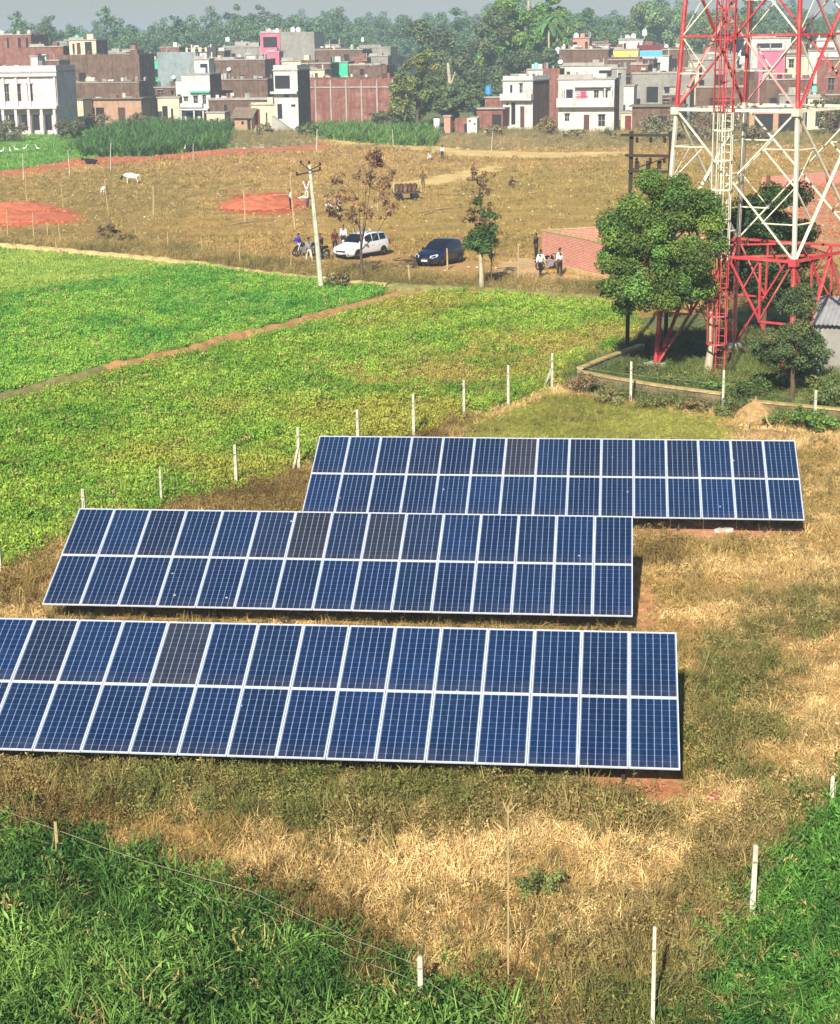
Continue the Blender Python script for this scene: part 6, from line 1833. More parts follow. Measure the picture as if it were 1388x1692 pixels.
def person(px, py, face, label, shirt, trousers, pose='stand', lift=0.0, h=1.68, long_shirt=False, scarf=None):
    """built facing +y, then turned"""
    p = at(px, py)
    t = thing('person', label, 'person', (p.x, p.y, lift), face, 'people on the brown field')
    k = h / 1.7
    # (torso lean fwd, hip height, thigh pitch L/R, knee flex L/R, upper arm pitch L/R, elbow L/R, arm side)
    PS = {'stand': (0.03, 0.9, (0.05, -0.03), (0.02, 0.05), (0.1, -0.05), (0.25, 0.3), (0.14, 0.14)),
          'walk': (0.08, 0.88, (0.42, -0.32), (0.15, 0.45), (-0.35, 0.4), (0.3, 0.45), (0.1, 0.1)),
          'bend': (1.15, 0.84, (0.2, 0.05), (0.1, 0.15), (1.25, 1.0), (0.2, 0.3), (0.1, 0.1)),
          'crouch': (0.55, 0.34, (1.75, 1.65), (2.35, 2.3), (0.9, 0.8), (0.7, 0.9), (0.15, 0.15)),
          'sit': (0.1, 0.44, (1.45, 1.4), (1.45, 1.4), (0.5, 0.5), (0.7, 0.8), (0.12, 0.12)),
          'ride': (0.22, 0.86, (1.0, 1.0), (1.15, 1.15), (0.95, 0.95), (0.35, 0.35), (0.2, 0.2)),
          'raise': (0.0, 0.9, (0.05, -0.05), (0.03, 0.05), (2.5, 2.6), (0.7, 0.8), (0.25, 0.25)),
          'hips': (0.02, 0.9, (0.12, -0.1), (0.03, 0.03), (-0.2, -0.2), (1.3, 1.3), (0.55, 0.55))}[pose]
    ln, hz, th, kn, ua, el, sd_ = PS
    pel = Vector((0, 0, hz))
    d = Vector((0, math.sin(ln), math.cos(ln)))
    wst, chest = pel + d * 0.18, pel + d * 0.40
    nk = pel + d * 0.54
    hd0 = nk + (d * 0.6 + Vector((0, 0.1, 0.45))).normalized() * 0.10
    hd1 = hd0 + Vector((0, 0.02, 0.13))
    pts = [pel, wst, chest, nk, hd0, hd1]; ed = [(0, 1), (1, 2), (2, 3), (3, 4), (4, 5)]
    rad = [(0.145, 0.115), (0.135, 0.10), (0.155, 0.11), 0.052, 0.088, 0.075]
    nose = hd0 + Vector((0, 0.115, 0.045)); pts.append(nose); ed.append((4, 6)); rad.append(0.022)
    parts = {}
    for i, s_ in enumerate((-1, 1)):
        hip = pel + Vector((s_ * 0.095, 0, -0.04))
        knee = limb(hip, 0.43, th[i], 0.04 if pose not in ('ride', 'crouch') else 0.3, s_)
        ank = limb(knee, 0.42, th[i] - kn[i], 0.0, s_)
        toe = ank + Vector((0, 0.17, -0.045)); 
        n0 = len(pts); pts += [hip, knee, ank, toe]; ed += [(0, n0), (n0, n0 + 1), (n0 + 1, n0 + 2), (n0 + 2, n0 + 3)]
        rad += [0.092, 0.06, 0.042, 0.038]
        sh = chest + d * 0.07 + Vector((s_ * 0.18, 0, 0))
        elb = limb(sh, 0.29, ua[i], sd_[i], s_)
        wr = limb(elb, 0.25, ua[i] + el[i], sd_[i] * (0.3 if pose != 'hips' else -0.9), s_)
        dirn = (wr - elb).normalized()
        hand = wr + dirn * 0.07
        f1 = hand + dirn * 0.09 + Vector((0.02, 0, 0)); f2 = hand + dirn * 0.085 + Vector((-0.02, 0, 0)); f3 = hand + dirn * 0.095; f4 = hand + dirn * 0.07 + Vector((0.038, 0, 0)); thb = wr + dirn * 0.05 + Vector((0, 0.05, 0.0))
        n1 = len(pts); pts += [sh, elb, wr, hand, f1, f2, f3, f4, thb]
        ed += [(2, n1), (n1, n1 + 1), (n1 + 1, n1 + 2), (n1 + 2, n1 + 3), (n1 + 3, n1 + 4), (n1 + 3, n1 + 5), (n1 + 3, n1 + 6), (n1 + 3, n1 + 7), (n1 + 2, n1 + 8)]
        rad += [0.058, 0.043, 0.03, 0.036, 0.010, 0.010, 0.010, 0.009, 0.011]
        parts[i] = (hip, knee, ank, sh, elb, wr)
    zmin = min(q.z for q in pts) - 0.035
    off = Vector((0, 0, -zmin if pose in ('stand', 'walk', 'bend', 'raise', 'hips', 'crouch') else 0))
    sc = lambda L: [(q + off) * k for q in L]
    sr = lambda L: [tuple(x * k for x in r) if isinstance(r, tuple) else r * k for r in L]
    skin_obj('body', sc(pts), ed, sr(rad), M['skin'], t)
    # shirt
    P_, E_, R_ = [pel + d * (-0.02 if not long_shirt else -0.05), wst, chest, chest + d * 0.11], [(0, 1), (1, 2), (2, 3)], [(0.165, 0.135), (0.155, 0.12), (0.175, 0.13), 0.075]
    for i in (0, 1):
        hip, knee, ank, sh, elb, wr = parts[i]
        n0 = len(P_); P_ += [sh, elb, elb.lerp(wr, 0.8)]; E_ += [(2, n0), (n0, n0 + 1), (n0 + 1, n0 + 2)]; R_ += [0.074, 0.056, 0.045]
    skin_obj('shirt', sc(P_), E_, sr(R_), CL[shirt], t)
    P_, E_, R_ = [pel + d * 0.10, pel], [(0, 1)], [(0.150, 0.118), (0.16, 0.125)]
    for i in (0, 1):
        hip, knee, ank, sh, elb, wr = parts[i]
        n0 = len(P_); P_ += [hip, knee, knee.lerp(ank, 0.92)]; E_ += [(1, n0), (n0, n0 + 1), (n0 + 1, n0 + 2)]; R_ += [0.108, 0.078, 0.066]
    skin_obj('trousers', sc(P_), E_, sr(R_), CL[trousers], t)
    skin_obj('hair', sc([hd0 + Vector((0, -0.04, 0.03)), hd0 + Vector((0, -0.03, 0.12)), hd1 + Vector((0, 0.01, 0.03))]), [(0, 1), (1, 2)], sr([0.075, 0.088, 0.074]), CL[scarf] if scarf else M['hair'], t)
    q = [(parts[i][2] + off) * k for i in (0, 1)]
    for a in q:
        b = MB(); b.box((a.x, a.y + 0.07 * k, a.z - 0.055 * k), (0.1 * k, 0.27 * k, 0.07 * k)); b.build('shoe', CL['black'], t)
    return t
CAMDIR = PI      # turned to the camera
person(480, 345, R(-70), 'person in white shirt and dark trousers beside the tall pole at the red soil mound', 'white', 'dark', 'stand')
person(507, 331, R(180), 'person in white with both arms raised beyond the electricity pole top', 'white', 'cream', 'raise')
person(509, 346, R(80), 'person in white shirt and purple trousers bending over behind the electricity pole', 'white', 'purple', 'bend')
person(549, 351, R(100), 'person in white crouching right of the electricity pole', 'white', 'dark', 'crouch', scarf='white')
person(560, 350, R(200), 'person in dark shirt and white trousers standing beside the crouching one', 'brown', 'white', 'stand')
person(699, 312, R(180), 'person in olive clothes with hands on hips by the pale path', 'olive', 'olive', 'hips', scarf=None)
person(731, 263, R(150), 'person in white shirt and dark trousers far out on the brown field', 'white', 'dark', 'stand')
person(711, 265, R(20), 'person in cream crouching left of the far white shirt', 'cream', 'cream', 'crouch')
person(842, 311, R(-60), 'person in dark clothes sitting on the ground right of the young tree', 'dark', 'brown', 'crouch')
person(782, 299, R(160), 'person in dark clothes standing behind the top of the young tree', 'brown', 'dark', 'stand')
person(886, 428, R(120), 'person in black standing at the left corner of the brick enclosure', 'black', 'dark', 'stand')
person(893, 459, R(-30), 'person in white shirt and black trousers walking at the brick enclosure', 'white', 'black', 'walk', h=1.72)
person(925, 456, R(40), 'person in white shirt and dark trousers right of the other walker', 'white', 'dark', 'stand')
person(497, 424, R(110), 'person in a blue shirt astride the motorcycle', 'blue', 'dark', 'ride', lift=0.0)
person(511, 434, R(20), 'person in grey shirt and pale trousers standing by the motorcycles', 'grey', 'cream', 'walk')
person(530, 428, R(150), 'person in black standing behind the electricity pole', 'black', 'dark', 'stand')
person(568, 412, R(170), 'person in white shirt standing behind the bonnet of the white car', 'white', 'navy', 'stand')
person(554, 418, R(190), 'person in maroon standing left of the white car', 'maroon', 'dark', 'stand', h=1.6)

# cattle
M['cow_white'] = flat('white_hide', S(232, 222, 204)); M['hide_black'] = flat('black_hide', S(26, 25, 26)); M['horn'] = flat('horn', S(90, 80, 66))
def bovine(px, py, rz, label, coat, head, k=1.0, lying=False, graze=True, cat='cow', name='cow'):
    p = at(px, py); t = thing(name, label, cat, (p.x, p.y, 0), rz)
    z = 0.85 if not lying else 0.36
    V = lambda *a: Vector(a)
    spine = [V(-0.72, 0, z + 0.10), V(-0.4, 0, z), V(0, 0, z - 0.03), V(0.42, 0, z + 0.03), V(0.66, 0, z + 0.14)]
    nz = z - 0.25 if graze and not lying else z + 0.3
    neck = V(0.95, 0, (z + nz) / 2 + 0.12); hd = V(1.14, 0, nz + 0.05); mz = V(1.32 if not graze else 1.27, 0, nz - 0.18)
    pts = spine + [neck]; ed = [(i, i + 1) for i in range(5)]; rad = [0.2, (0.27, 0.3), (0.30, 0.34), (0.26, 0.31), (0.2, 0.25), 0.14]
    n0 = len(pts); pts += [V(-0.86, 0, z + 0.12), V(-0.93, 0, z - 0.25), V(-0.92, 0, z - 0.5)]; ed += [(0, n0), (n0, n0 + 1), (n0 + 1, n0 + 2)]; rad += [0.04, 0.025, 0.04]
    for s_ in (-1, 1):
        if lying:
            for (i, x) in ((3, 0.5), (0, -0.5)):
                n0 = len(pts); pts += [V(x, s_ * 0.25, z - 0.12), V(x + 0.3, s_ * 0.36, 0.12), V(x - 0.05, s_ * 0.38, 0.07)]; ed += [(i, n0), (n0, n0 + 1), (n0 + 1, n0 + 2)]; rad += [0.12, 0.08, 0.05]
        else:
            n0 = len(pts); pts += [V(0.48, s_ * 0.16, z - 0.15), V(0.46, s_ * 0.17, 0.42), V(0.48, s_ * 0.17, 0.12), V(0.51, s_ * 0.17, 0.03)]
            ed += [(3, n0), (n0, n0 + 1), (n0 + 1, n0 + 2), (n0 + 2, n0 + 3)]; rad += [0.13, 0.07, 0.045, 0.06]
            n0 = len(pts); pts += [V(-0.58, s_ * 0.18, z - 0.12), V(-0.46, s_ * 0.19, 0.55), V(-0.66, s_ * 0.19, 0.36), V(-0.62, s_ * 0.19, 0.1), V(-0.59, s_ * 0.19, 0.03)]
            ed += [(0, n0), (n0, n0 + 1), (n0 + 1, n0 + 2), (n0 + 2, n0 + 3), (n0 + 3, n0 + 4)]; rad += [0.16, 0.1, 0.06, 0.045, 0.06]
    skin_obj('body', [q * k for q in pts], ed, [tuple(x * k for x in r) if isinstance(r, tuple) else r * k for r in rad], M[coat], t, 2)
    P_ = [neck, hd, mz] ; E_ = [(0, 1), (1, 2)]; R_ = [0.12, 0.125, 0.075]
    for s_ in (-1, 1):
        n0 = len(P_); P_.append(hd + V(-0.06, s_ * 0.22, 0.06)); E_.append((1, n0)); R_.append(0.035)
    skin_obj('head', [q * k for q in P_], E_, [r * k for r in R_], M[head], t, 1)
    for s_ in (-1, 1):
        b = MB(); b.tube([(hd + V(-0.02, s_ * 0.08, 0.1)) * k, (hd + V(-0.05, s_ * 0.16, 0.2)) * k, (hd + V(0.02, s_ * 0.18, 0.3)) * k], [0.03 * k, 0.022 * k, 0.006 * k], 6); b.build('horn', M['horn'], t)
bovine(218, 303, R(186), 'white cow with dark head grazing on the brown field', 'cow_white', 'hide_black', 0.95)
bovine(172, 322, R(80), 'small white calf seen from behind next to a tall pole', 'cow_white', 'cow_white', 0.72)
bovine(151, 271, R(180), 'black buffalo lying on the red soil band', 'hide_black', 'hide_black', 0.95, lying=True, graze=False, cat='buffalo', name='buffalo')
def egret(px, py, label, rz):
    p = at(px, py); t = thing('egret', label, 'bird', (p.x, p.y, 0), rz, 'white birds on the lawn')
    V = lambda *a: Vector(a) * 1.5
    skin_obj('body', [V(-0.28, 0, 0.3), V(-0.1, 0, 0.34), V(0.08, 0, 0.38), V(0.14, 0, 0.52), V(0.12, 0, 0.62), V(0.2, 0, 0.66), V(0.34, 0, 0.63)], [(i, i + 1) for i in range(6)], [0.04, 0.13, 0.12, 0.04, 0.035, 0.05, 0.012], CL['white'], t, 1)
    b = MB()
    for s_ in (-0.05, 0.05): b.tube([(0, s_, -0.03), (0, s_, 0.45)], 0.014, 5)
    b.build('legs', CL['black'], t)
for (px, py, lb, rz) in ((4, 256, 'white egret nearest the left edge on the lawn', 0.4), (17, 255, 'second white egret from the left edge on the lawn', 2.0), (27, 253, 'third white egret from the left edge on the lawn', 3.0), (42, 251, 'fourth white egret from the left edge on the lawn', 0.2), (62, 251, 'rightmost of the white egrets on the lawn, left', 2.6), (305, 252, 'lone white egret before the tall dark crop', 1.0)):
    egret(px, py, lb, rz)

# ------------------------------------------------------------------ plants on the ground
RNG = np.random.default_rng(5)
def sample(y0, y1, dens_fn, margin=6.0, half_=0.262):
    """random points in the seen strip between two distances"""
    pts = []
    y = y0
    while y < y1:
        dy = max(1.0, y * 0.06)
        ym = y + dy / 2
        wd = half_ * ym + margin
        n = int(dens_fn(ym) * dy * 2 * wd)
        pts.append(np.stack([(RNG.random(n) * 2 - 1) * wd, y + RNG.random(n) * dy], 1))
        y += dy
    return np.concatenate(pts)

def tables_mask(x, y):
    """True under the arrays, where little grows"""
    m = np.zeros(x.shape, bool)
    for (cx, cy) in ((11.32, 50.063), (5.212, 41.333), (5.003, 31.882)):
        a, b_ = x - cx, y - cy
        u = a * math.cos(YAW) + b_ * math.sin(YAW)
        v = -a * math.sin(YAW) + b_ * math.cos(YAW)
        m |= (u > -15.05) & (u < 0.15) & (v > 0.25) & (v < 3.7)
    return m

KIND = {  # zone -> (plant set, density factor, size range, colour A, colour B)
    'tan': ('dry', 1.0, (0.6, 1.6), S(238, 202, 136), S(184, 152, 90)),
    'plotgrass': ('dry', 0.9, (0.6, 1.2), S(176, 176, 84), S(140, 140, 62)),
    'baresoil': ('dry', 0.10, (0.5, 0.9), S(200, 150, 100), S(180, 130, 80)),
    'weed': ('weed', 0.75, (0.6, 1.4), S(160, 138, 84), S(112, 118, 58)),
    'brownweed': ('weed', 0.8, (0.7, 1.3), S(160, 134, 78), S(124, 102, 58)),
    'shrubland': ('weed', 0.7, (0.8, 1.6), S(128, 134, 72), S(96, 112, 56)),
    'rubble': ('weed', 0.5, (0.5, 1.1), S(172, 150, 98), S(130, 124, 72)),
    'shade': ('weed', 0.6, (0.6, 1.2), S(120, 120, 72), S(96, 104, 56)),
    'pinksoil': ('fine', 0.15, (0.6, 1.2), S(190, 150, 100), S(160, 128, 80)),
    'tall': ('tall', 0.55, (0.7, 1.3), S(128, 164, 74), S(64, 102, 40)),
    'tallright': ('tall', 0.7, (0.6, 1.05), S(98, 146, 58), S(54, 96, 38)),
    'crop': ('crop', 1.0, (0.8, 1.3), S(154, 180, 66), S(104, 148, 46)),
    'cropdry': ('crop', 0.55, (0.6, 1.0), S(180, 164, 84), S(146, 150, 66)),
    'cropup': ('crop', 1.1, (0.85, 1.25), S(144, 184, 68), S(90, 152, 54)),
    'yellowcrop': ('fine', 1.0, (0.7, 1.1), S(178, 196, 88), S(146, 176, 72)),
    'weedstrip': ('weed', 0.5, (0.8, 1.7), S(178, 152, 92), S(130, 118, 66)),
    'lawn': ('fine', 0.5, (0.8, 1.2), S(128, 172, 72), S(104, 150, 60)),
    'brown': ('fine', 0.22, (0.6, 1.5), S(190, 156, 94), S(156, 130, 76)),
    'olive': ('fine', 0.35, (0.6, 1.4), S(178, 152, 86), S(150, 132, 70)),
}
SETS = {
    'dry': [leaf_clump('dry_a', 22, 0.12, 0.10, 0.05, 1, 0.4, 0.7), blade_clump('dry_b', 20, 0.17, 0.015, 0.12, 3.2, 2), blade_clump('dry_c', 18, 0.24, 0.013, 0.1, 2.2, 3), blade_clump('dry_d', 22, 0.15, 0.016, 0.12, 2.6, 4), blade_clump('dry_e', 16, 0.3, 0.012, 0.1, 1.5, 6)],
    'weed': [leaf_clump('weed_a', 60, 0.17, 0.36, 0.055, 5, 0.35, 0.4), leaf_clump('weed_b', 64, 0.2, 0.30, 0.06, 6, 0.3, 0.35), blade_clump('weed_c', 30, 0.34, 0.016, 0.14, 1.8, 7), blade_clump('weed_d', 26, 0.45, 0.018, 0.1, 1.3, 8), blade_clump('weed_e', 24, 0.28, 0.02, 0.16, 2.6, 28)],
    'tall': [blade_clump('tall_a', 12, 0.62, 0.030, 0.12, 2.2, 9, segs=5), blade_clump('tall_b', 10, 0.8, 0.028, 0.14, 1.7, 10, segs=5), blade_clump('tall_c', 13, 0.5, 0.032, 0.15, 2.9, 11, segs=5), blade_clump('tall_d', 11, 0.6, 0.034, 0.12, 3.4, 12, segs=5), leaf_clump('tall_e', 40, 0.2, 0.4, 0.13, 29, 0.25, 0.4), leaf_clump('tall_f', 46, 0.22, 0.34, 0.11, 30, 0.3, 0.4)],
    'crop': [leaf_clump('crop_a', 34, 0.19, 0.28, 0.095, 13, 0.42, 0.5), leaf_clump('crop_b', 38, 0.2, 0.30, 0.09, 14, 0.45, 0.45), blade_clump('crop_c', 22, 0.28, 0.03, 0.14, 2.1, 15), blade_clump('crop_d', 22, 0.32, 0.028, 0.12, 1.6, 16)],
    'fine': [blade_clump('fine_a', 14, 0.24, 0.03, 0.15, 1.2, 17, segs=2), blade_clump('fine_b', 16, 0.2, 0.035, 0.18, 1.4, 18, segs=2), leaf_clump('fine_c', 14, 0.2, 0.12, 0.12, 19, 0.4, 0.5)],
}
LAB = {'dry': ('dry_grass', 'dry tan grass and litter covering the plot around the arrays'), 'weed': ('weeds', 'olive and brown weeds in patches around the arrays and along the fence'),
       'tall': ('tall_grass', 'tall criss-crossing green grass in the lower corners'), 'crop': ('crop_plants', 'leafy green crop plants filling the fields left of the arrays'),
       'fine': ('short_grass', 'thin short grass on the brown field and the lawn')}

P = np.concatenate([
    sample(22.5, 34, lambda y: 85), sample(34, 60, lambda y: 60), sample(60, 85, lambda y: 44), sample(85, 135, lambda y: 30), sample(135, 310, lambda y: 4.5)])
jit = RNG.normal(0, 0.45, (2, len(P)))
zi = zone(P[:, 0], P[:, 1], jit)
tm = tables_mask(P[:, 0], P[:, 1])
big = fbm(P[:, 0] * 0.30, P[:, 1] * 0.30, 201, 4)
mid_ = fbm(P[:, 0] * 1.3, P[:, 1] * 1.3, 207, 3)
rr = RNG.random(len(P))
bund_mask = np.zeros(len(P), bool)
for (line, wd_) in (([(-200, 706), (-60, 678), (0, 662), (90, 638), (168, 616), (260, 594), (340, 574), (440, 550), (520, 528), (600, 506), (665, 490)], 0.62),
                    ([(-250, 396), (0, 408), (120, 418), (300, 436), (430, 455), (540, 466), (640, 476)], 0.5)):
    W_ = [at(*q) for q in line]
    for a_, c_ in zip(W_[:-1], W_[1:]):
        dx, dy = c_.x - a_.x, c_.y - a_.y
        tt = np.clip(((P[:, 0] - a_.x) * dx + (P[:, 1] - a_.y) * dy) / (dx * dx + dy * dy), 0, 1)
        bund_mask |= np.hypot(P[:, 0] - a_.x - tt * dx, P[:, 1] - a_.y - tt * dy) < wd_
acc = {k: [] for k in SETS}
for k, z in enumerate(Z):
    if z[0] not in KIND: continue
    st_, dn, sz, ca, cb = KIND[z[0]]
    m = (zi == k) & (rr < dn * np.clip(0.35 + 1.3 * mid_, 0.2, 1)) & ~(tm & (rr > (0.5 if z[0] == 'weed' else 0.15) * dn))
    if z[0] in ('crop', 'cropup'): m &= (big + mid_ * 0.4) > 0.42
    if z[0] in ('crop', 'cropup', 'yellowcrop', 'weedstrip'): m &= ~bund_mask
    i = np.nonzero(m)[0]
    if not len(i): continue
    f = np.clip((big[i] - 0.5) * 2.6 + (mid_[i] - 0.5) * 1.2 + 0.5 + RNG.normal(0, 0.22, len(i)), 0, 1)[:, None]
    c = np.array(ca)[None] * f + np.array(cb)[None] * (1 - f)
    if z[0] == 'crop':     # yellower, drier streaks
        dryf = np.clip((fbm(P[i, 0] * 0.16 + 40, P[i, 1] * 0.16, 223, 4) - 0.47) * 4.5, 0, 0.8)[:, None]
        c = c * (1 - dryf) + np.array(S(168, 160, 66))[None] * dryf
    if z[0] == 'tan':
        gr = np.clip((fbm(P[i, 0] * 0.45 + 11, P[i, 1] * 0.45, 229, 4) - 0.56) * 5, 0, 0.7)[:, None]
        c = c * (1 - gr) + np.array(S(150, 128, 66))[None] * gr
    amp = 0.45 if z[0] in ('tall', 'tallright', 'weed', 'brownweed') else 0.26
    c = c * RNG.uniform(1 - amp, 1 + amp, (len(i), 1))
    if z[0] in ('tall', 'tallright', 'crop', 'cropup', 'weed'):      # dead stems between the living ones
        dead = RNG.random(len(i)) < (0.05 if z[0].startswith('tall') else 0.04)
        c[dead] = np.array(S(190, 170, 104))[None] * RNG.uniform(0.6, 1.1, (int(dead.sum()), 1))
    s_ = RNG.uniform(sz[0], sz[1], len(i)) * (0.7 + 0.6 * fbm(P[i, 0] * 0.8 + 5, P[i, 1] * 0.8, 251, 3))
    acc[st_].append((i, s_, c))
    if z[0] in ('tan', 'plotgrass'):     # tufts of living weeds scattered through the dry grass
        wn = fbm(P[:, 0] * 0.55 + 70, P[:, 1] * 0.55, 263, 4)
        i = np.nonzero((zi == k) & (RNG.random(len(P)) < np.where(tm, 0.4, np.clip((wn - 0.53) * 3.0, 0.012, 0.45))))[0]
        f = RNG.random((len(i), 1))
        c = (np.array(S(150, 126, 76))[None] * f + np.array(S(104, 106, 52))[None] * (1 - f)) * RNG.uniform(0.6, 1.3, (len(i), 1))
        acc['weed'].append((i, RNG.uniform(0.3, 0.85, len(i)), c))
for st_, L in acc.items():
    if not L: continue
    i = np.concatenate([a[0] for a in L]); s_ = np.concatenate([a[1] for a in L]); c = np.concatenate([a[2] for a in L])
    x, y = P[i, 0], P[i, 1]
    far_ = np.clip(y / 120, 1, 2.2)
    scatter(LAB[st_][0], LAB[st_][1], np.stack([x, y, gz(x, y) - 0.01], 1), s_ * far_, RNG.uniform(0, 6.28, len(i)), c, SETS[st_], tilt={'tall': 0.45, 'dry': 0.4, 'weed': 0.25}.get(st_, 0.15))

# tall cane patches before the village
def cane(name, label, zi_, dens, hgt, ca, cb):
    poly = ZP[zi_]
    x0, x1, y0, y1 = poly[:, 0].min(), poly[:, 0].max(), poly[:, 1].min(), poly[:, 1].max()
    n = int((x1 - x0) * (y1 - y0) * dens)
    x = RNG.uniform(x0, x1, n); y = RNG.uniform(y0, y1, n)
    m = inside(x + RNG.normal(0, .5, n), y + RNG.normal(0, 1.2, n), poly); x, y = x[m], y[m]
    f = RNG.random((len(x), 1))
    c = (np.array(ca)[None] * f + np.array(cb)[None] * (1 - f)) * RNG.uniform(0.7, 1.25, (len(x), 1))
    scatter(name, label, np.stack([x, y, 0 * x], 1), hgt * RNG.uniform(0.7, 1.2, len(x)), RNG.uniform(0, 6.28, len(x)), c,
            [blade_clump('cane_a', 16, 1.0, 0.10, 0.12, 1.5, 71, segs=4), blade_clump('cane_b', 14, 1.0, 0.12, 0.15, 1.9, 72, segs=4)])
ci = [k for k, z in enumerate(Z) if z[0] == 'cane']
cane('cane_strip', 'strip of green cane between the warehouse and the dirt track', ci[0], 0.8, 1.6, S(120, 150, 70), S(84, 124, 52))
cane('tall_crop', 'dense block of tall dark green crop before the village at the left', ci[1], 1.5, 2.0, S(92, 128, 58), S(64, 104, 42))

# shrubs round the tower foot: leafy bushes, each a thing
GS = 'leafy bushes round the foot of the tower'
M['bushleaf'] = M['leaf']
def bush(px, py, w_, h, col, label, seed, leaf=0.12, n=1500):
    p = at(px, py)
    t = thing('bush', label, 'bush', (p.x, p.y, 0), 0, GS)
    g = np.random.default_rng(seed)
    ells = [(0, 0, h * 0.45, w_ * 0.4, w_ * 0.35, h * 0.4)] + [(w_ * 0.33 * math.cos(a), w_ * 0.3 * math.sin(a), h * g.uniform(0.25, 0.6), w_ * 0.22, w_ * 0.2, h * 0.25) for a in (0.3, 1.6, 2.9, 4.0, 5.3)]
    cl = clumps_in(ells, 5, w_ * 0.08, w_ * 0.16, seed)
    V, F, C = leaf_cloud(cl, n, leaf, col, 0.55, 0.4, seed)
    link('foliage', np_mesh('foliage', V, F, M['leaf'], False, C), t)
    random.seed(seed)
    limb_mesh(h * 0.35, 0.04, [tuple(c[:3]) for c in cl[::4]], 'bark').build('stems', M['bark'], t)
bush(1345, 716, 1.6, 1.3, S(104, 136, 58), 'bright leafy bush in front of the short wall at the right', 81)
bush(1240, 662, 1.6, 1.2, S(88, 112, 54), 'dark bush right of the ladder foot', 82)
bush(1278, 650, 1.5, 1.5, S(96, 112, 66), 'dusty bush under the small tree', 83)
bush(1380, 690, 2.2, 2.0, S(108, 122, 66), 'tall leafy bush at the right edge below the shed', 84, n=2200)
bush(1120, 640, 1.5, 0.9, S(116, 128, 70), 'low bush before the left tower foot', 85)
bush(1060, 626, 1.6, 0.9, S(104, 108, 66), 'low bush under the big tree beside the compound wall', 86)
bush(962, 650, 1.5, 1.2, S(150, 126, 88), 'dry brown bush at the corner of the compound wall', 87, 0.1)
bush(1180, 652, 1.1, 0.8, S(96, 124, 58), 'small green bush left of the ladder foot', 88)
bush(1330, 636, 2.0, 2.4, S(84, 98, 60), 'grey green bush behind the small tree', 89, n=2400)
bush(560, 478, 1.5, 1.5, S(130, 120, 74), 'dusty bush right of the electricity pole', 90, 0.18, 900)
bush(178, 400, 1.6, 1.7, S(120, 98, 66), 'dark dry bush on the field boundary left of the pole row', 91, 0.18, 700)
bush(210, 404, 1.4, 1.3, S(136, 110, 70), 'smaller dry bush on the field boundary', 92, 0.18, 600)
bush(1010, 668, 1.4, 0.8, S(132, 126, 76), 'weedy bush hiding the left half of the low compound wall', 95, 0.09, 1300)
bush(1085, 674, 1.5, 0.75, S(116, 120, 68), 'weedy bush before the middle of the low compound wall', 96, 0.09, 1300)
bush(1150, 682, 1.3, 0.8, S(136, 124, 78), 'dry weedy bush before the right end of the low compound wall', 97, 0.09, 1300)
bush(1210, 690, 1.4, 0.9, S(104, 116, 62), 'green bush between the thin cream post and the straw heap', 98, 0.09, 1400)
bush(1290, 706, 1.3, 0.8, S(112, 130, 62), 'green weeds right of the straw heap', 99, 0.09, 1300)
bush(890, 1480, 0.9, 0.55, S(116, 122, 64), 'low green weed bush in the tan grass right of the forked stick', 93, 0.07, 900)
bush(1000, 1350, 0.9, 0.4, S(116, 150, 66), 'low bright green patch of weeds below the nearest array', 94, 0.07, 900)

# rubble and stones before the houses
GR = np.random.default_rng(17)
def stone(seed):
    g = np.random.default_rng(seed)
    bm = bmesh.new(); bmesh.ops.create_icosphere(bm, subdivisions=1, radius=0.5)
    for v_ in bm.verts: v_.co = Vector(v_.co) * g.uniform(0.7, 1.25); v_.co.z *= 0.6
    me = bpy.data.meshes.new('stone'); bm.to_mesh(me); bm.free(); me.materials.append(M['plant'])
    return proto('stone', me)
ST = [stone(1), stone(2), stone(3)]
xs, ys_ = [], []
for k, z in enumerate(Z):
    if z[0] != 'rubble': continue
    poly = ZP[k]; n = 900
    x = GR.uniform(poly[:, 0].min(), poly[:, 0].max(), n); y = GR.uniform(poly[:, 1].min(), poly[:, 1].max(), n)
    m = inside(x, y, poly) & (fbm(x * .2, y * .2, 55, 2) > 0.42); xs.append(x[m]); ys_.append(y[m])
x = np.concatenate(xs); y = np.concatenate(ys_)
c = np.array(S(200, 180, 150))[None] * GR.uniform(0.5, 1.2, (len(x), 1))
scatter('rubble', 'stones, bricks and rubble on the bank before the houses', np.stack([x, y, 0 * x], 1), GR.uniform(0.15, 0.8, len(x)), GR.uniform(0, 6.28, len(x)), c, ST)
x = (GR.random(2200) * 2 - 1) * 60; y = GR.uniform(105, 260, 2200)
m = (np.abs(x) < y * 0.26) & np.isin(zone(x, y), [k for k, z in enumerate(Z) if z[0] in ('brown', 'olive', 'track', 'pinksoil', 'weedstrip')])
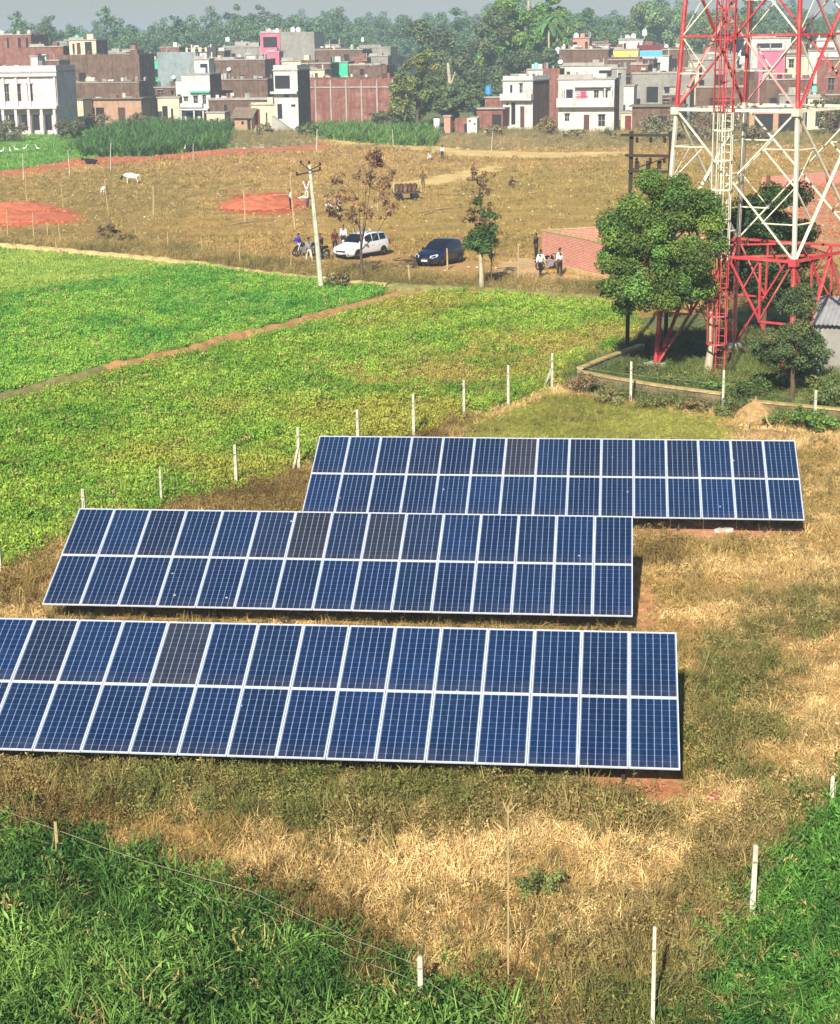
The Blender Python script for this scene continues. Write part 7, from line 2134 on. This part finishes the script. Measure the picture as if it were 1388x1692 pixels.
x, y = x[m], y[m]
scatter('litter', 'scattered pale stones and litter on the brown field', np.stack([x, y, 0 * x], 1), GR.uniform(0.08, 0.3, len(x)), GR.uniform(0, 6.28, len(x)), np.array(S(226, 212, 180))[None] * GR.uniform(0.4, 1.1, (len(x), 1)), ST)
ci2 = [k for k, z in enumerate(Z) if z[0] in ('redsoil', 'pinksoil')]
x = (GR.random(26000) * 2 - 1) * 75; y = GR.uniform(130, 250, 26000)
m = (np.abs(x) < y * 0.27) & np.isin(zone(x, y, GR.normal(0, 0.7, (2, 26000))), ci2); x, y = x[m], y[m]
scatter('soil_clods', 'clods of red soil on the dug strips and heaps', np.stack([x, y, 0 * x], 1), GR.uniform(0.1, 0.55, len(x)), GR.uniform(0, 6.28, len(x)), np.array(S(208, 118, 80))[None] * GR.uniform(0.5, 1.15, (len(x), 1)), ST)
# pale bricks by the farthest array
for (px, py, lb) in ((1188, 880, 'white broken brick before the farthest array, left one'), (1203, 879, 'white broken brick before the farthest array, right one'), (1179, 1322, 'pink brick fragment right of the nearest array')):
    q = at(px, py); b = MB(); b.box((0, 0, 0.06), (0.24, 0.16, 0.12), random.uniform(0, 1)); b.box((0.1, 0.08, 0.05), (0.12, 0.1, 0.1), 0.9)
    tag(b.build('brick_fragment', M['white'] if 'white' in lb else M['brick_wall'], None, (q.x, q.y, 0.0)), lb, 'brick')

# ------------------------------------------------------------------ haze
hm = bpy.data.materials.new('haze'); hm.use_nodes = True
ht = hm.node_tree; ht.nodes.clear()
pv = ht.nodes.new('ShaderNodeVolumePrincipled')
pv.inputs['Color'].default_value = (0.78, 0.91, 1.0, 1)
pv.inputs['Density'].default_value = 0.0006
pv.inputs['Anisotropy'].default_value = 0.0
ho = ht.nodes.new('ShaderNodeOutputMaterial')
ht.links.new(pv.outputs[0], ho.inputs['Volume'])
b = MB(); b.bx(-2000, 2000, -120, 3000, -1.5, 42)
o = b.build('haze', hm)
tag(o, 'pale morning haze in the air over the fields', None, None, 'stuff')
